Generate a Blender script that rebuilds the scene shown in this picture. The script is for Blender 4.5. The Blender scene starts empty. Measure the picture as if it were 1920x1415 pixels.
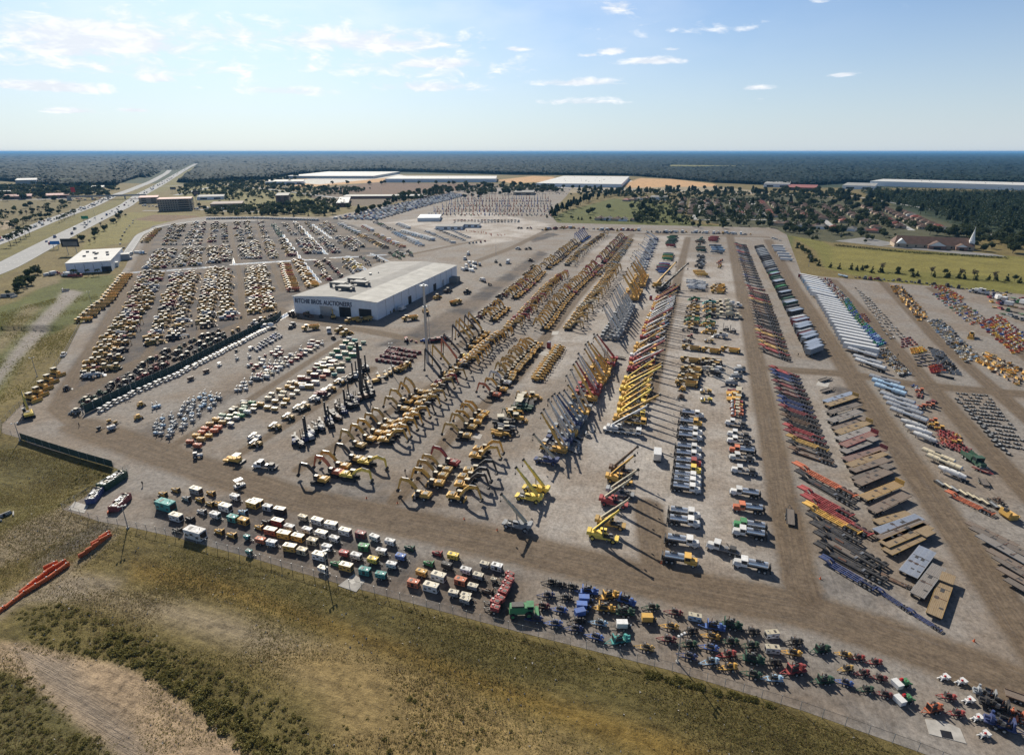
SKY_DUST = .8; SKY_STR = .066; EXPO = .36; HAZE = 4.0e-5; HAZE_COL = (.17, .44, .80, 1); SKY_TINT = (.68, .955, 1.28)
CLOUD_COL = (13.6, 13.6, 13.6); CLOUD_DARK = (9.6, 10.2, 11.2); HORIZON_COL = (8.7, 9.5, 10.2)
import bpy, math, random
import numpy as np
from mathutils import Matrix, Vector
random.seed(7); RNG = np.random.default_rng(7)
SC = bpy.context.scene
COL = SC.collection
PI = math.pi; R = math.radians
# ------------------------------------------------------------------ camera
HC = 95.0; FPX = 1102.0; HOR = 284.0
PITCH = math.atan((707.5 - HOR) / FPX)
cam = bpy.data.objects.new('camera', bpy.data.cameras.new('camera')); COL.objects.link(cam)
cam.location = (0, 0, HC); cam.rotation_euler = (PI / 2 - PITCH, 0, 0)
cam.data.sensor_width = 36; cam.data.lens = 36 * FPX / 1920
cam.data.clip_start = 1; cam.data.clip_end = 120000
SC.camera = cam
CP, SP = math.cos(PITCH), math.sin(PITCH)

def ray(px, py):
    a = (px - 960) / FPX; b = (707.5 - py) / FPX
    return a, CP + b * SP, -SP + b * CP          # x, y, z of the view ray

def G0(px, py, z=0.0):
    x, y, dz = ray(px, py)
    t = (z - HC) / dz
    return np.array((x * t, y * t))

# ------------------------------------------------------------------ yard outline (a point on the ground for each photo corner)
YARD_PX = [(40, 822), (60, 834), (150, 858), (213, 876), (240, 888), (118, 955), (185, 977), (240, 987), (330, 1007), (470, 1045), (610, 1087),
           (800, 1138), (980, 1186), (1260, 1257), (1500, 1330), (1720, 1408), (1900, 1480), (2150, 1560), (2400, 1300), (2500, 900),
           (2300, 640), (2100, 585), (1920, 552), (1640, 527), (1503, 515), (1475, 440), (1450, 427), (1300, 424), (1045, 418), (1030, 400),
           (1062, 368), (1075, 350), (880, 352), (858, 362), (700, 390), (615, 407), (385, 406), (335, 412), (285, 424), (248, 470), (235, 500), (215, 530),
           (150, 610), (122, 665), (90, 708), (60, 740), (4, 795), (4, 812)]
YARD = np.array([G0(*p) for p in YARD_PX])
_low = np.array([G0(*p) for p in [(150, 610), (122, 665), (90, 708), (60, 740), (4, 795), (4, 812), (40, 822), (60, 834), (150, 858), (213, 876), (240, 888), (118, 955), (185, 977), (240, 987), (330, 1007),
        (470, 1045), (610, 1087), (800, 1138), (980, 1186), (1260, 1257), (1500, 1330), (1720, 1408), (1900, 1480), (2150, 1560)]])

def inside(P, poly):
    x, y = P[..., 0], P[..., 1]
    c = np.zeros(x.shape, bool); n = len(poly)
    for i in range(n):
        x0, y0 = poly[i]; x1, y1 = poly[i - 1]
        if y0 == y1: continue
        c ^= ((y0 > y) != (y1 > y)) & (x < (x1 - x0) * (y - y0) / (y1 - y0) + x0)
    return c

def line_dist(P, pts):
    """distance to a polyline, signed sideways offset and distance along it"""
    best = np.full(P.shape[:-1], 1e9); lat = np.zeros_like(best); lon = np.zeros_like(best); acc = 0.0
    for a, b in zip(pts[:-1], pts[1:]):
        d = b - a; L = float(np.hypot(*d)); u = d / L
        q = P - a; t = np.clip(q @ u, 0, L); s = q[..., 0] * u[1] - q[..., 1] * u[0]
        e = np.hypot(q[..., 0] - t * u[0], q[..., 1] - t * u[1])
        m = e < best
        best = np.where(m, e, best); lat = np.where(m, s, lat); lon = np.where(m, acc + q @ u, lon); acc += L
    return best, lat, lon

def sstep(a, b, x):
    t = np.clip((x - a) / (b - a), 0, 1); return t * t * (3 - 2 * t)

def H(P):
    """ground height: the grass banks fall away outside the yard's near and left fences"""
    P = np.asarray(P, float)
    d, _, _ = line_dist(P, _low)
    z = -2.2 * sstep(1.0, 15, d)
    return np.where(inside(P, YARD) | (P[..., 1] > 330), 0.0, z)

def G(px, py):
    p = G0(px, py)
    if p[1] < 330:
        for _ in range(4):
            p = G0(px, py, float(H(p[None])[0]))
    return p

# ------------------------------------------------------------------ materials
class NT:
    def __init__(s, tree): s.t = tree
    def n(s, typ, **k):
        nd = s.t.nodes.new(typ)
        for a, v in k.items():
            if a.startswith('i_'):
                nm = a[2:]; nd.inputs[int(nm) if nm.isdigit() else nm].default_value = v
            else: setattr(nd, a, v)
        return nd
    def l(s, a, b): s.t.links.new(a, b)
    def math(s, op, a, b=None, c=None, clamp=False):
        nd = s.n('ShaderNodeMath', operation=op, use_clamp=clamp)
        for i, v in enumerate((a, b, c)):
            if v is None: continue
            if isinstance(v, (int, float)): nd.inputs[i].default_value = v
            else: s.l(v, nd.inputs[i])
        return nd.outputs[0]
    def mix(s, f, a, b, typ='MIX'):
        nd = s.n('ShaderNodeMix', data_type='RGBA', blend_type=typ)
        for i, v in ((0, f), (6, a), (7, b)):
            if isinstance(v, (int, float)): nd.inputs[i].default_value = v
            elif isinstance(v, (tuple, list)): nd.inputs[i].default_value = (*v, 1) if len(v) == 3 else v
            else: s.l(v, nd.inputs[i])
        return nd.outputs[2]
    def noise(s, vec, scale, detail=4, rough=.6, dist=0):
        nd = s.n('ShaderNodeTexNoise'); nd.inputs['Scale'].default_value = scale; nd.inputs['Detail'].default_value = detail
        nd.inputs['Roughness'].default_value = rough; nd.inputs['Distortion'].default_value = dist
        if vec is not None: s.l(vec, nd.inputs['Vector'])
        return nd.outputs['Fac']
    def ramp(s, f, a, b, lo=0., hi=1.):
        nd = s.n('ShaderNodeMapRange', i_1=a, i_2=b, i_3=lo, i_4=hi); s.l(f, nd.inputs[0]); return nd.outputs[0]

def newmat(name):
    m = bpy.data.materials.new(name); m.use_nodes = True
    t = NT(m.node_tree); b = m.node_tree.nodes['Principled BSDF']
    return m, t, b

MATS = {}
def plain(name, col, rough=.6, metal=0, var=.25, scale=2.0, spec=.5):
    m, t, b = newmat(name)
    tc = t.n('ShaderNodeTexCoord').outputs['Object']
    oi = t.n('ShaderNodeObjectInfo').outputs['Random']
    f = t.math('ADD', t.ramp(t.noise(tc, scale, 5), .3, .7, 1 - var, 1 + var * .6), t.math('MULTIPLY', t.math('SUBTRACT', oi, .5), var * .6))
    c = t.n('ShaderNodeMixRGB', blend_type='MULTIPLY', i_Fac=1.0); c.inputs[1].default_value = (*col, 1); t.l(f, c.inputs[2])
    t.l(c.outputs[0], b.inputs['Base Color']); b.inputs['Roughness'].default_value = rough; b.inputs['Metallic'].default_value = metal
    b.inputs['Specular IOR Level'].default_value = spec
    MATS[name] = m; return m

def paint_mat():
    m, t, b = newmat('paint')
    oi = t.n('ShaderNodeObjectInfo'); tc = t.n('ShaderNodeTexCoord').outputs['Object']
    add = t.n('ShaderNodeVectorMath', operation='ADD'); t.l(tc, add.inputs[0])
    mul = t.math('MULTIPLY', oi.outputs['Random'], 50); t.l(mul, add.inputs[1])
    nz = t.noise(add.outputs[0], 1.3, 6, .65)
    dust = t.mix(t.ramp(nz, .42, .76, .0, .42), oi.outputs['Color'], (.20, .165, .125))
    fade = t.math('ADD', t.math('MULTIPLY', oi.outputs['Random'], .35), .8)
    hs = t.n('ShaderNodeHueSaturation'); t.l(dust, hs.inputs['Color']); t.l(fade, hs.inputs['Value']); hs.inputs['Saturation'].default_value = .88
    t.l(hs.outputs[0], b.inputs['Base Color'])
    t.l(t.ramp(nz, .35, .7, .48, .88), b.inputs['Roughness']); b.inputs['Specular IOR Level'].default_value = .35
    MATS['paint'] = m
paint_mat()
plain('rubber', (.022, .022, .024), .85, var=.35)
plain('darksteel', (.05, .047, .045), .6, .0, .4)
plain('rust', (.14, .06, .035), .85, var=.5, scale=3)
plain('steel', (.33, .33, .33), .4, .6, .3)
plain('chrome', (.72, .74, .76), .24, .65, .12)
plain('alu', (.55, .56, .57), .38, .7, .2)
plain('white', (.66, .66, .65), .4, 0, .12)
plain('cream', (.47, .42, .31), .5, 0, .15)
plain('rim', (.45, .45, .43), .5, .2, .2)
plain('black', (.012, .012, .014), .5)
plain('redlamp', (.5, .02, .02), .3)
plain('galv', (.36, .38, .40), .45, .5, .2)
plain('concrete', (.40, .38, .35), .9, 0, .3, .5)
plain('bark', (.09, .065, .045), .95, 0, .4, 4)
m_, t_, b_ = newmat('glass'); b_.inputs['Base Color'].default_value = (.015, .022, .028, 1); b_.inputs['Roughness'].default_value = .06; MATS['glass'] = m_

def wood_mat():
    m, t, b = newmat('deck')
    tc = t.n('ShaderNodeTexCoord').outputs['Object']; oi = t.n('ShaderNodeObjectInfo')
    mp = t.n('ShaderNodeMapping'); mp.inputs['Scale'].default_value = (.5, 4, 1); t.l(tc, mp.inputs[0])
    nz = t.noise(mp.outputs[0], 1.5, 6, .7)
    sep = t.n('ShaderNodeSeparateXYZ'); t.l(tc, sep.inputs[0])
    pl = t.math('LESS_THAN', t.math('FRACT', t.math('MULTIPLY', sep.outputs[1], 3.2)), .1)
    c = t.mix(t.ramp(nz, .3, .7), (.10, .082, .070), (.25, .21, .175))
    c = t.mix(.22, c, oi.outputs['Color'])
    c = t.mix(t.math('MULTIPLY', pl, .7), c, (.03, .025, .02))
    t.l(c, b.inputs['Base Color']); b.inputs['Roughness'].default_value = .85
    MATS['deck'] = m
wood_mat()

PALC = {'y': ('yellow', (.68, .36, .010)), 't': ('tan', (.52, .31, .05)), 'o': ('orange', (.56, .11, .015)), 'r': ('red', (.36, .02, .02)),
        'b': ('blue', (.03, .12, .42)), 'w': ('white', (.68, .68, .67)), 'g': ('grey', (.30, .32, .34)), 'k': ('black', (.03, .03, .034)),
        'n': ('green', (.03, .24, .08)), 'e': ('teal', (.02, .30, .28)), 'c': ('cream', (.62, .53, .35)), 'u': ('brown', (.17, .10, .06)),
        'l': ('light blue', (.30, .48, .66)), 'm': ('maroon', (.20, .025, .03)), 's': ('silver', (.50, .51, .52)), 'p': ('pale green', (.36, .48, .33)),
        'v': ('navy', (.02, .045, .16)), 'j': ('bright yellow', (.85, .60, .02)), 'd': ('dark green', (.02, .085, .05))}

# ------------------------------------------------------------------ mesh helper
class MB:
    def __init__(s): s.v = []; s.f = []; s.m = []
    def add(s, vs, fs, m):
        o = len(s.v); s.v += [tuple(map(float, q)) for q in vs]; s.f += [tuple(i + o for i in q) for q in fs]; s.m += [m] * len(fs)
        return s
    def b(s, x, y, z, sx, sy, sz, m='paint', tx=1., ty=1., rz=0., ox=0.):
        """box standing on z, centred on x y, its top scaled by tx ty and moved by ox"""
        vs = []
        for k, (ax, ay, o) in enumerate(((1, 1, 0), (tx, ty, ox))):
            for dx, dy in ((-1, -1), (1, -1), (1, 1), (-1, 1)):
                px, py = dx * sx / 2 * ax + o, dy * sy / 2 * ay
                if rz: px, py = px * math.cos(rz) - py * math.sin(rz), px * math.sin(rz) + py * math.cos(rz)
                vs.append((x + px, y + py, z + k * sz))
        return s.add(vs, [(3, 2, 1, 0), (4, 5, 6, 7), (0, 1, 5, 4), (1, 2, 6, 5), (2, 3, 7, 6), (3, 0, 4, 7)], m)
    def c(s, x, y, z, r, l, ax='y', m='rubber', n=10, r2=None, rz=None):
        """cylinder centred on x y z"""
        r2 = r if r2 is None else r2; vs = []
        for e, rr in ((-1, r), (1, r2)):
            for i in range(n):
                a = 2 * PI * (i + .5) / n; p, q, h = rr * math.cos(a), (rz if rz and rr == r else rr) * math.sin(a), e * l / 2
                vs.append((x + h, y + p, z + q) if ax == 'x' else (x + p, y + h, z + q) if ax == 'y' else (x + p, y + q, z + h))
        fs = [tuple(range(n)), tuple(range(2 * n - 1, n - 1, -1))] + [(i, i + n, (i + 1) % n + n, (i + 1) % n) for i in range(n)]
        return s.add(vs, fs, m)
    def t(s, p, q, w, h=None, m='paint'):
        """bar from p to q"""
        h = h or w; p, q = Vector(p), Vector(q); d = (q - p).normalized()
        u = d.cross(Vector((0, 0, 1)));  u = Vector((0, 1, 0)) if u.length < 1e-3 else u.normalized(); k = u.cross(d)
        vs = [o + u * (a * w / 2) + k * (c * h / 2) for o in (p, q) for a, c in ((-1, -1), (1, -1), (1, 1), (-1, 1))]
        return s.add(vs, [(3, 2, 1, 0), (4, 5, 6, 7), (0, 1, 5, 4), (1, 2, 6, 5), (2, 3, 7, 6), (3, 0, 4, 7)], m)
    def pr(s, prof, y0, y1, m='paint'):
        """outline in x z pushed from y0 to y1"""
        n = len(prof); vs = [(a, y0, c) for a, c in prof] + [(a, y1, c) for a, c in prof]
        return s.add(vs, [tuple(range(n)), tuple(range(2 * n - 1, n - 1, -1))] + [(i, i + n, (i + 1) % n + n, (i + 1) % n) for i in range(n)], m)
    def path(s, pts, y0, y1, m='paint'):
        """bent arm: points x z and half depth"""
        up, dn = [], []
        for i, (x, z, hw) in enumerate(pts):
            a = pts[max(0, i - 1)]; c = pts[min(len(pts) - 1, i + 1)]
            dx, dz = c[0] - a[0], c[1] - a[1]; L = math.hypot(dx, dz)
            nx, nz = -dz / L, dx / L
            up.append((x + nx * hw, z + nz * hw)); dn.append((x - nx * hw, z - nz * hw))
        return s.pr(up + dn[::-1], y0, y1, m)
    def merge(s, o):
        k = len(s.v); s.v += o.v; s.f += [tuple(i + k for i in q) for q in o.f]; s.m += o.m; return s
    def mesh(s, name, recalc=True):
        me = bpy.data.meshes.new(name); me.from_pydata(s.v, [], s.f)
        ks = list(dict.fromkeys(s.m))
        for k in ks: me.materials.append(MATS[k])
        ix = {k: i for i, k in enumerate(ks)}
        me.polygons.foreach_set('material_index', [ix[k] for k in s.m])
        if recalc:
            import bmesh
            bm = bmesh.new(); bm.from_mesh(me); bmesh.ops.recalc_face_normals(bm, faces=bm.faces); bm.to_mesh(me); bm.free()
        me.update(); return me

def npmesh(name, V, F, mat=None, smooth=False):
    """numpy arrays to a mesh; F is n x 3 or n x 4"""
    me = bpy.data.meshes.new(name); k = F.shape[1]
    me.vertices.add(len(V)); me.vertices.foreach_set('co', V.astype(np.float32).ravel())
    me.loops.add(F.size); me.loops.foreach_set('vertex_index', F.astype(np.int32).ravel())
    me.polygons.add(len(F)); me.polygons.foreach_set('loop_start', np.arange(0, F.size, k, dtype=np.int32))
    if smooth: me.polygons.foreach_set('use_smooth', np.ones(len(F), bool))
    if mat: me.materials.append(mat)
    me.update(calc_edges=True); return me

def attr(me, name, arr, typ='FLOAT'):
    a = me.attributes.new(name, typ, 'POINT')
    a.data.foreach_set('color' if typ == 'FLOAT_COLOR' else 'value', np.asarray(arr, np.float32).ravel())

def link(name, data, kind=None, label=None, cat=None, group=None, parent=None, loc=None, color=None):
    o = bpy.data.objects.new(name, data); COL.objects.link(o)
    if kind: o['kind'] = kind
    if label: o['label'] = label
    if cat: o['category'] = cat
    if group: o['group'] = group
    if parent: o.parent = parent
    if loc is not None: o.location = loc
    if color: o.color = (*color, 1)
    return o

# ------------------------------------------------------------------ kinds: a kind is named parts in its own frame, +x ahead, z 0 on the ground
class Kind:
    def __init__(s, name, cat, phrase, length):
        s.name, s.cat, s.phrase, s.len = name, cat, phrase, length; s.parts = []; s.proto = None; s.flat = None; s.ks = 1.
    def p(s, name, parent=None):
        mb = MB(); s.parts.append([name, mb, parent]); return mb
    def wheel(s, x, y, r, w, n=12, rim='rim'):
        mb = s.p('wheel'); mb.c(x, y, r, r, w, 'y', 'rubber', n)
        mb.c(x, y, r, r * .55, w + .04, 'y', rim, 8); return mb
    def index(s, name): return max(i for i, q in enumerate(s.parts) if q[0] == name)
    def ready(s):
        if s.proto is None:
            s.proto = [(n, mb.mesh(s.name + '_' + n), p) for n, mb, p in s.parts]
            al = MB()
            for _, mb, _ in s.parts: al.merge(mb)
            s.flat = al.mesh(s.name)
    def put(s, x, y, ang, color, label, group=None, z=0., sc=1., parts=None):
        s.ready(); sc *= s.ks
        if parts is None:
            d = (y * CP + (HC - z) * SP); parts = s.len * sc * 588 / d > 12.5
        if parts:
            root = link(s.name, None)
            made = []
            for n, me, p in s.proto:
                made.append(link(n, me, parent=made[s.index_of(p, len(made))] if p else root, color=color))
        else:
            root = link(s.name, s.flat, color=color)
        root.location = (x, y, z); root.rotation_euler = (0, 0, ang)
        if sc != 1: root.scale = (sc, min(sc, 1.1), min(sc, 1.1)) if s.cat == 'trailer' else (sc, sc, sc)
        root['label'] = label; root['category'] = s.cat
        if group: root['group'] = group
        COUNT[s.name] = COUNT.get(s.name, 0) + 1
        return root
    def index_of(s, p, upto):
        return max(i for i in range(upto) if s.proto[i][0] == p)
COUNT = {}
KIND = {}
def kind(key, name, cat, phrase, length):
    k = KIND[key] = Kind(name, cat, phrase, length); return k
# ================================================================== the machines
def stadium(x0, x1, z0, z1):
    r = (z1 - z0) / 2
    return [(x0, z0 + r), (x0 + r * .4, z0 + r * .3), (x0 + r, z0), (x1 - r, z0), (x1 - r * .4, z0 + r * .3), (x1, z0 + r), (x1 - r * .5, z1 - r * .1), (x1 - r, z1), (x0 + r, z1), (x0 + r * .5, z1 - r * .1)]

def cabin(k, x, y, z, sx, sy, sz, roof='cream', post='paint', parent=None, name='cab'):
    c = k.p(name, parent)
    c.b(x, y, z, sx, sy, sz * .42, post, 1, 1)
    for dx in (-1, 1):
        for dy in (-1, 1):
            c.b(x + dx * (sx / 2 - .07), y + dy * (sy / 2 - .07), z + sz * .42, .13, .13, sz * .52, post)
    c.b(x, y, z + sz * .94, sx + .14, sy + .14, sz * .08, roof)
    w = k.p('window', name); w.b(x, y, z + sz * .42 + .003, sx - .08, sy - .08, sz * .52 - .006, 'glass')

def excavator(key, name, phrase, arm, rubber=False, armm='paint'):
    k = kind(key, name, 'excavator', phrase, 9.5)
    if rubber:
        ch = k.p('chassis'); ch.b(0, 0, .7, 4.6, 1.5, .5, 'darksteel'); ch.c(0, 0, 1.25, .7, .3, 'z', 'darksteel', 12); ch.b(2.4, 0, .3, .3, 2.5, .9, 'paint'); ch.b(-2.4, 0, .3, .3, 2.5, .6, 'darksteel')
        for x in (-1.5, 1.5):
            for y in (-1.15, 1.15): k.wheel(x, y, .58, .55)
    else:
        for y in (-1.3, 1.3):
            tr = k.p('track'); tr.pr(stadium(-2.5, 2.5, 0, .95), y - .33, y + .33, 'rubber'); tr.pr(stadium(-2.2, 2.2, .2, .75), y - .36, y + .36, 'darksteel')
        ch = k.p('undercarriage'); ch.b(0, 0, .4, 2.4, 2.0, .5, 'darksteel'); ch.c(0, 0, 1.0, .75, .3, 'z', 'darksteel', 12)
    bo = k.p('body'); bo.b(-1.35, 0, 1.28, 2.6, 2.5, .72, 'paint').b(-.6, 0, 1.08, 3.4, 2.0, .22, 'black').b(.65, .15, 1.29, 1.5, 2.1, .5, 'darksteel').b(.6, -.95, 1.3, 1.3, .7, .85, 'paint', .85, .9)
    cw = k.p('counterweight'); cw.pr([(-2.66, 1.15), (-3.1, 1.25), (-3.3, 1.6), (-3.15, 2.1), (-2.66, 2.2)], -1.3, 1.3, 'paint')
    ho = k.p('engine_hood'); ho.b(-1.6, 0, 2.003, 1.9, 2.3, .36, 'paint', .92, .9); ho.b(-1.6, .15, 2.362, 1.25, 1.5, .06, 'black'); ho.c(-1.2, -.8, 2.65, .09, .5, 'z', 'darksteel', 6)
    cabin(k, .6, .8, 1.8, 1.5, .9, 1.35, 'cream', 'darksteel')
    if arm == 'std':
        B = [(.9, 1.9, .3), (2.2, 3.6, .42), (3.5, 4.75, .46), (5.9, 4.85, .28)]; S = [(5.55, 5.3, .2), (5.95, 4.7, .33), (6.95, 1.75, .17)]
    elif arm == 'low':
        B = [(.9, 1.9, .3), (2.4, 3.0, .42), (3.9, 3.75, .46), (6.3, 3.4, .28)]; S = [(6.1, 3.9, .2), (6.4, 3.3, .33), (6.7, 1.1, .17)]
    elif arm == 'high':
        B = [(.9, 1.9, .3), (1.9, 4.0, .42), (2.9, 5.3, .46), (4.9, 6.3, .28)]; S = [(4.6, 6.75, .2), (5.0, 6.15, .33), (6.4, 2.5, .17)]
    else:
        B = [(.9, 1.9, .3), (1.9, 3.6, .4), (5.0, 7.2, .36), (8.2, 10.3, .22)]; S = [(7.9, 10.9, .16), (8.3, 10.2, .28), (8.9, 2.2, .14)]
    B = [(x * 1.1, .3 + (z - .3) * 1.16, w * 1.12) for x, z, w in B]; S = [(x * 1.1, .3 + (z - .3) * 1.16, w * 1.12) for x, z, w in S]
    k.p('boom').path(B, -.46, .16, armm)
    st = k.p('stick'); st.path(S, -.32, .02, armm)
    hy = k.p('hydraulic_cylinder')
    hy.t((1.5, -.55, 1.8), (B[1][0] + .9, -.55, B[1][1] + .75), .16, .16, 'steel'); hy.t((B[2][0], -.15, B[2][1] + .62), (S[0][0], -.15, S[0][1]), .18, .18, 'steel')
    ex, ez = S[-1][0], S[-1][1]
    bk = k.p('bucket'); bk.pr([(ex + .15, ez + .1), (ex + .55, ez - .35), (ex + .4, ez - .95), (ex - .25, ez - 1.05), (ex - .75, ez - .6), (ex - .35, ez - .7), (ex - .05, ez - .45)], -.75, .45, 'darksteel')
    return k
excavator('ex', 'excavator', 'tracked excavator', 'std'); excavator('exl', 'excavator', 'lowered-arm tracked excavator', 'low')
excavator('exh', 'excavator', 'high-boom tracked excavator', 'high'); excavator('exr', 'long_reach_excavator', 'long-reach excavator', 'reach')
excavator('exw', 'wheeled_excavator', 'wheeled excavator', 'std', True); excavator('exk', 'excavator', 'black-armed excavator', 'std', False, 'darksteel')
excavator('exrk', 'long_reach_excavator', 'black-armed long-reach excavator', 'reach', False, 'darksteel')

k = kind('loader', 'wheel_loader', 'wheel loader', 'wheel loader', 8)
k.p('rear_body').b(-2.1, 0, 1.0, 3.0, 1.8, 1.5, 'paint', .96, .9).b(-3.7, 0, .8, .5, 2.2, 1.3, 'paint').b(-2.2, 0, 2.5, 1.6, 1.1, .08, 'black')
k.p('front_frame').b(.9, 0, .9, 1.8, 1.2, 1.1, 'paint', .7, .9)
cabin(k, -.1, 0, 1.7, 1.6, 1.6, 1.8, 'cream')
for x in (-1.9, 1.5):
    for y in (-1.05, 1.05): k.wheel(x, y, .82, .62, 12, 'paint')
k.p('lift_arm').path([(.9, 2.0, .2), (2.2, 1.5, .24), (3.3, .7, .18)], -.75, -.5).path([(.9, 2.0, .2), (2.2, 1.5, .24), (3.3, .7, .18)], .5, .75)
k.p('bucket').pr([(3.2, 1.3), (3.05, .5), (3.3, .12), (4.5, .08), (4.45, .2), (3.5, .45), (3.45, 1.3)], -1.5, 1.5, 'paint')

k = kind('dozer', 'bulldozer', 'bulldozer', 'bulldozer', 6.2)
for y in (-1.05, 1.05):
    k.p('track').pr([(-2.2, .5), (-1.9, .1), (1.4, 0), (1.8, .4), (1.5, .9), (-.2, 1.3), (-1.9, 1.05)], y - .3, y + .3, 'rubber').pr([(-1.9, .35), (1.5, .25), (1.3, .75), (-1.7, .85)], y - .33, y + .33, 'paint')
k.p('engine_hood').b(1.0, 0, .8, 1.9, 1.2, 1.25, 'paint', .98, .85).c(.9, .3, 2.4, .08, .7, 'z', 'darksteel', 6)
k.p('body').b(-1.0, 0, .7, 2.1, 1.4, 1.0, 'paint')
cabin(k, -.6, 0, 1.7, 1.5, 1.6, 1.5, 'cream')
k.p('blade').pr([(2.7, .0), (2.95, .05), (2.75, .7), (2.95, 1.35), (2.7, 1.3), (2.55, .7)], -1.9, 1.9, 'paint').t((.8, 1.4, .6), (2.7, 1.5, .4), .2, .2).t((.8, -1.4, .6), (2.7, -1.5, .4), .2, .2)
k.p('ripper').b(-2.5, 0, .4, .6, 1.8, .5, 'darksteel').b(-2.75, 0, .05, .2, .2, .8, 'darksteel')

k = kind('adt', 'dump_truck', 'dump truck', 'articulated dump truck', 10)
k.p('frame').b(-1.5, 0, .9, 6.0, 1.0, .4, 'darksteel')
k.p('hood').b(4.0, 0, 1.1, 2.0, 2.2, 1.2, 'paint', .85, .9, 0, -.1)
cabin(k, 2.3, 0, 1.4, 1.6, 1.9, 1.9, 'cream')
k.p('dump_bed').pr([(1.1, 2.9), (.9, 1.5), (-3.6, 1.5), (-5.0, 2.3), (-5.0, 2.4), (-3.5, 1.75), (.7, 1.75), (.9, 2.9)], -1.3, 1.3).b(-1.9, 1.4, 1.5, 5.6, .14, 1.2).b(-1.9, -1.4, 1.5, 5.6, .14, 1.2).b(1.0, 0, 2.88, .9, 2.9, .1)
for x in (3.1, -1.6, -3.4):
    for y in (-1.15, 1.15): k.wheel(x, y, .85, .62, 12, 'paint')

k = kind('backhoe', 'backhoe_loader', 'backhoe', 'backhoe loader', 7)
k.p('body').b(.9, 0, .8, 2.0, .9, 1.0, 'paint', .9, .9).b(-.8, 0, .7, 1.4, 1.2, .5, 'darksteel')
cabin(k, -.5, 0, 1.1, 1.5, 1.5, 1.7, 'cream')
for y in (-.9, .9): k.wheel(-.9, y, .75, .45); k.wheel(1.6, y, .48, .32)
k.p('loader_arm').t((.2, .7, 1.5), (2.5, .7, .6), .14, .2).t((.2, -.7, 1.5), (2.5, -.7, .6), .14, .2)
k.p('bucket').pr([(2.5, .9), (2.4, .2), (3.2, .1), (3.15, .2), (2.65, .35), (2.65, .9)], -1.1, 1.1)
k.p('digging_arm').path([(-1.6, .9, .14), (-2.5, 3.0, .16), (-3.0, 2.9, .13), (-3.4, 1.0, .1)], -.15, .15).pr([(-3.3, 1.0), (-3.1, .4), (-3.6, .2), (-3.8, .7)], -.3, .3, 'darksteel')

k = kind('skid', 'compact_loader', 'compact loader', 'compact loader', 3.6)
k.p('body').b(-.3, 0, .4, 2.2, 1.1, .9, 'paint', .9, .9)
cabin(k, .1, 0, .9, 1.0, 1.0, 1.15, 'paint')
for x in (-.75, .6):
    for y in (-.72, .72): k.wheel(x, y, .42, .3)
k.p('lift_arm').path([(-1.2, 1.6, .12), (.6, 1.5, .12), (1.5, .4, .1)], -.72, -.56).path([(-1.2, 1.6, .12), (.6, 1.5, .12), (1.5, .4, .1)], .56, .72)
k.p('bucket').pr([(1.4, .8), (1.4, .1), (2.1, .06), (1.55, .3)], -.85, .85, 'darksteel')

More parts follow.
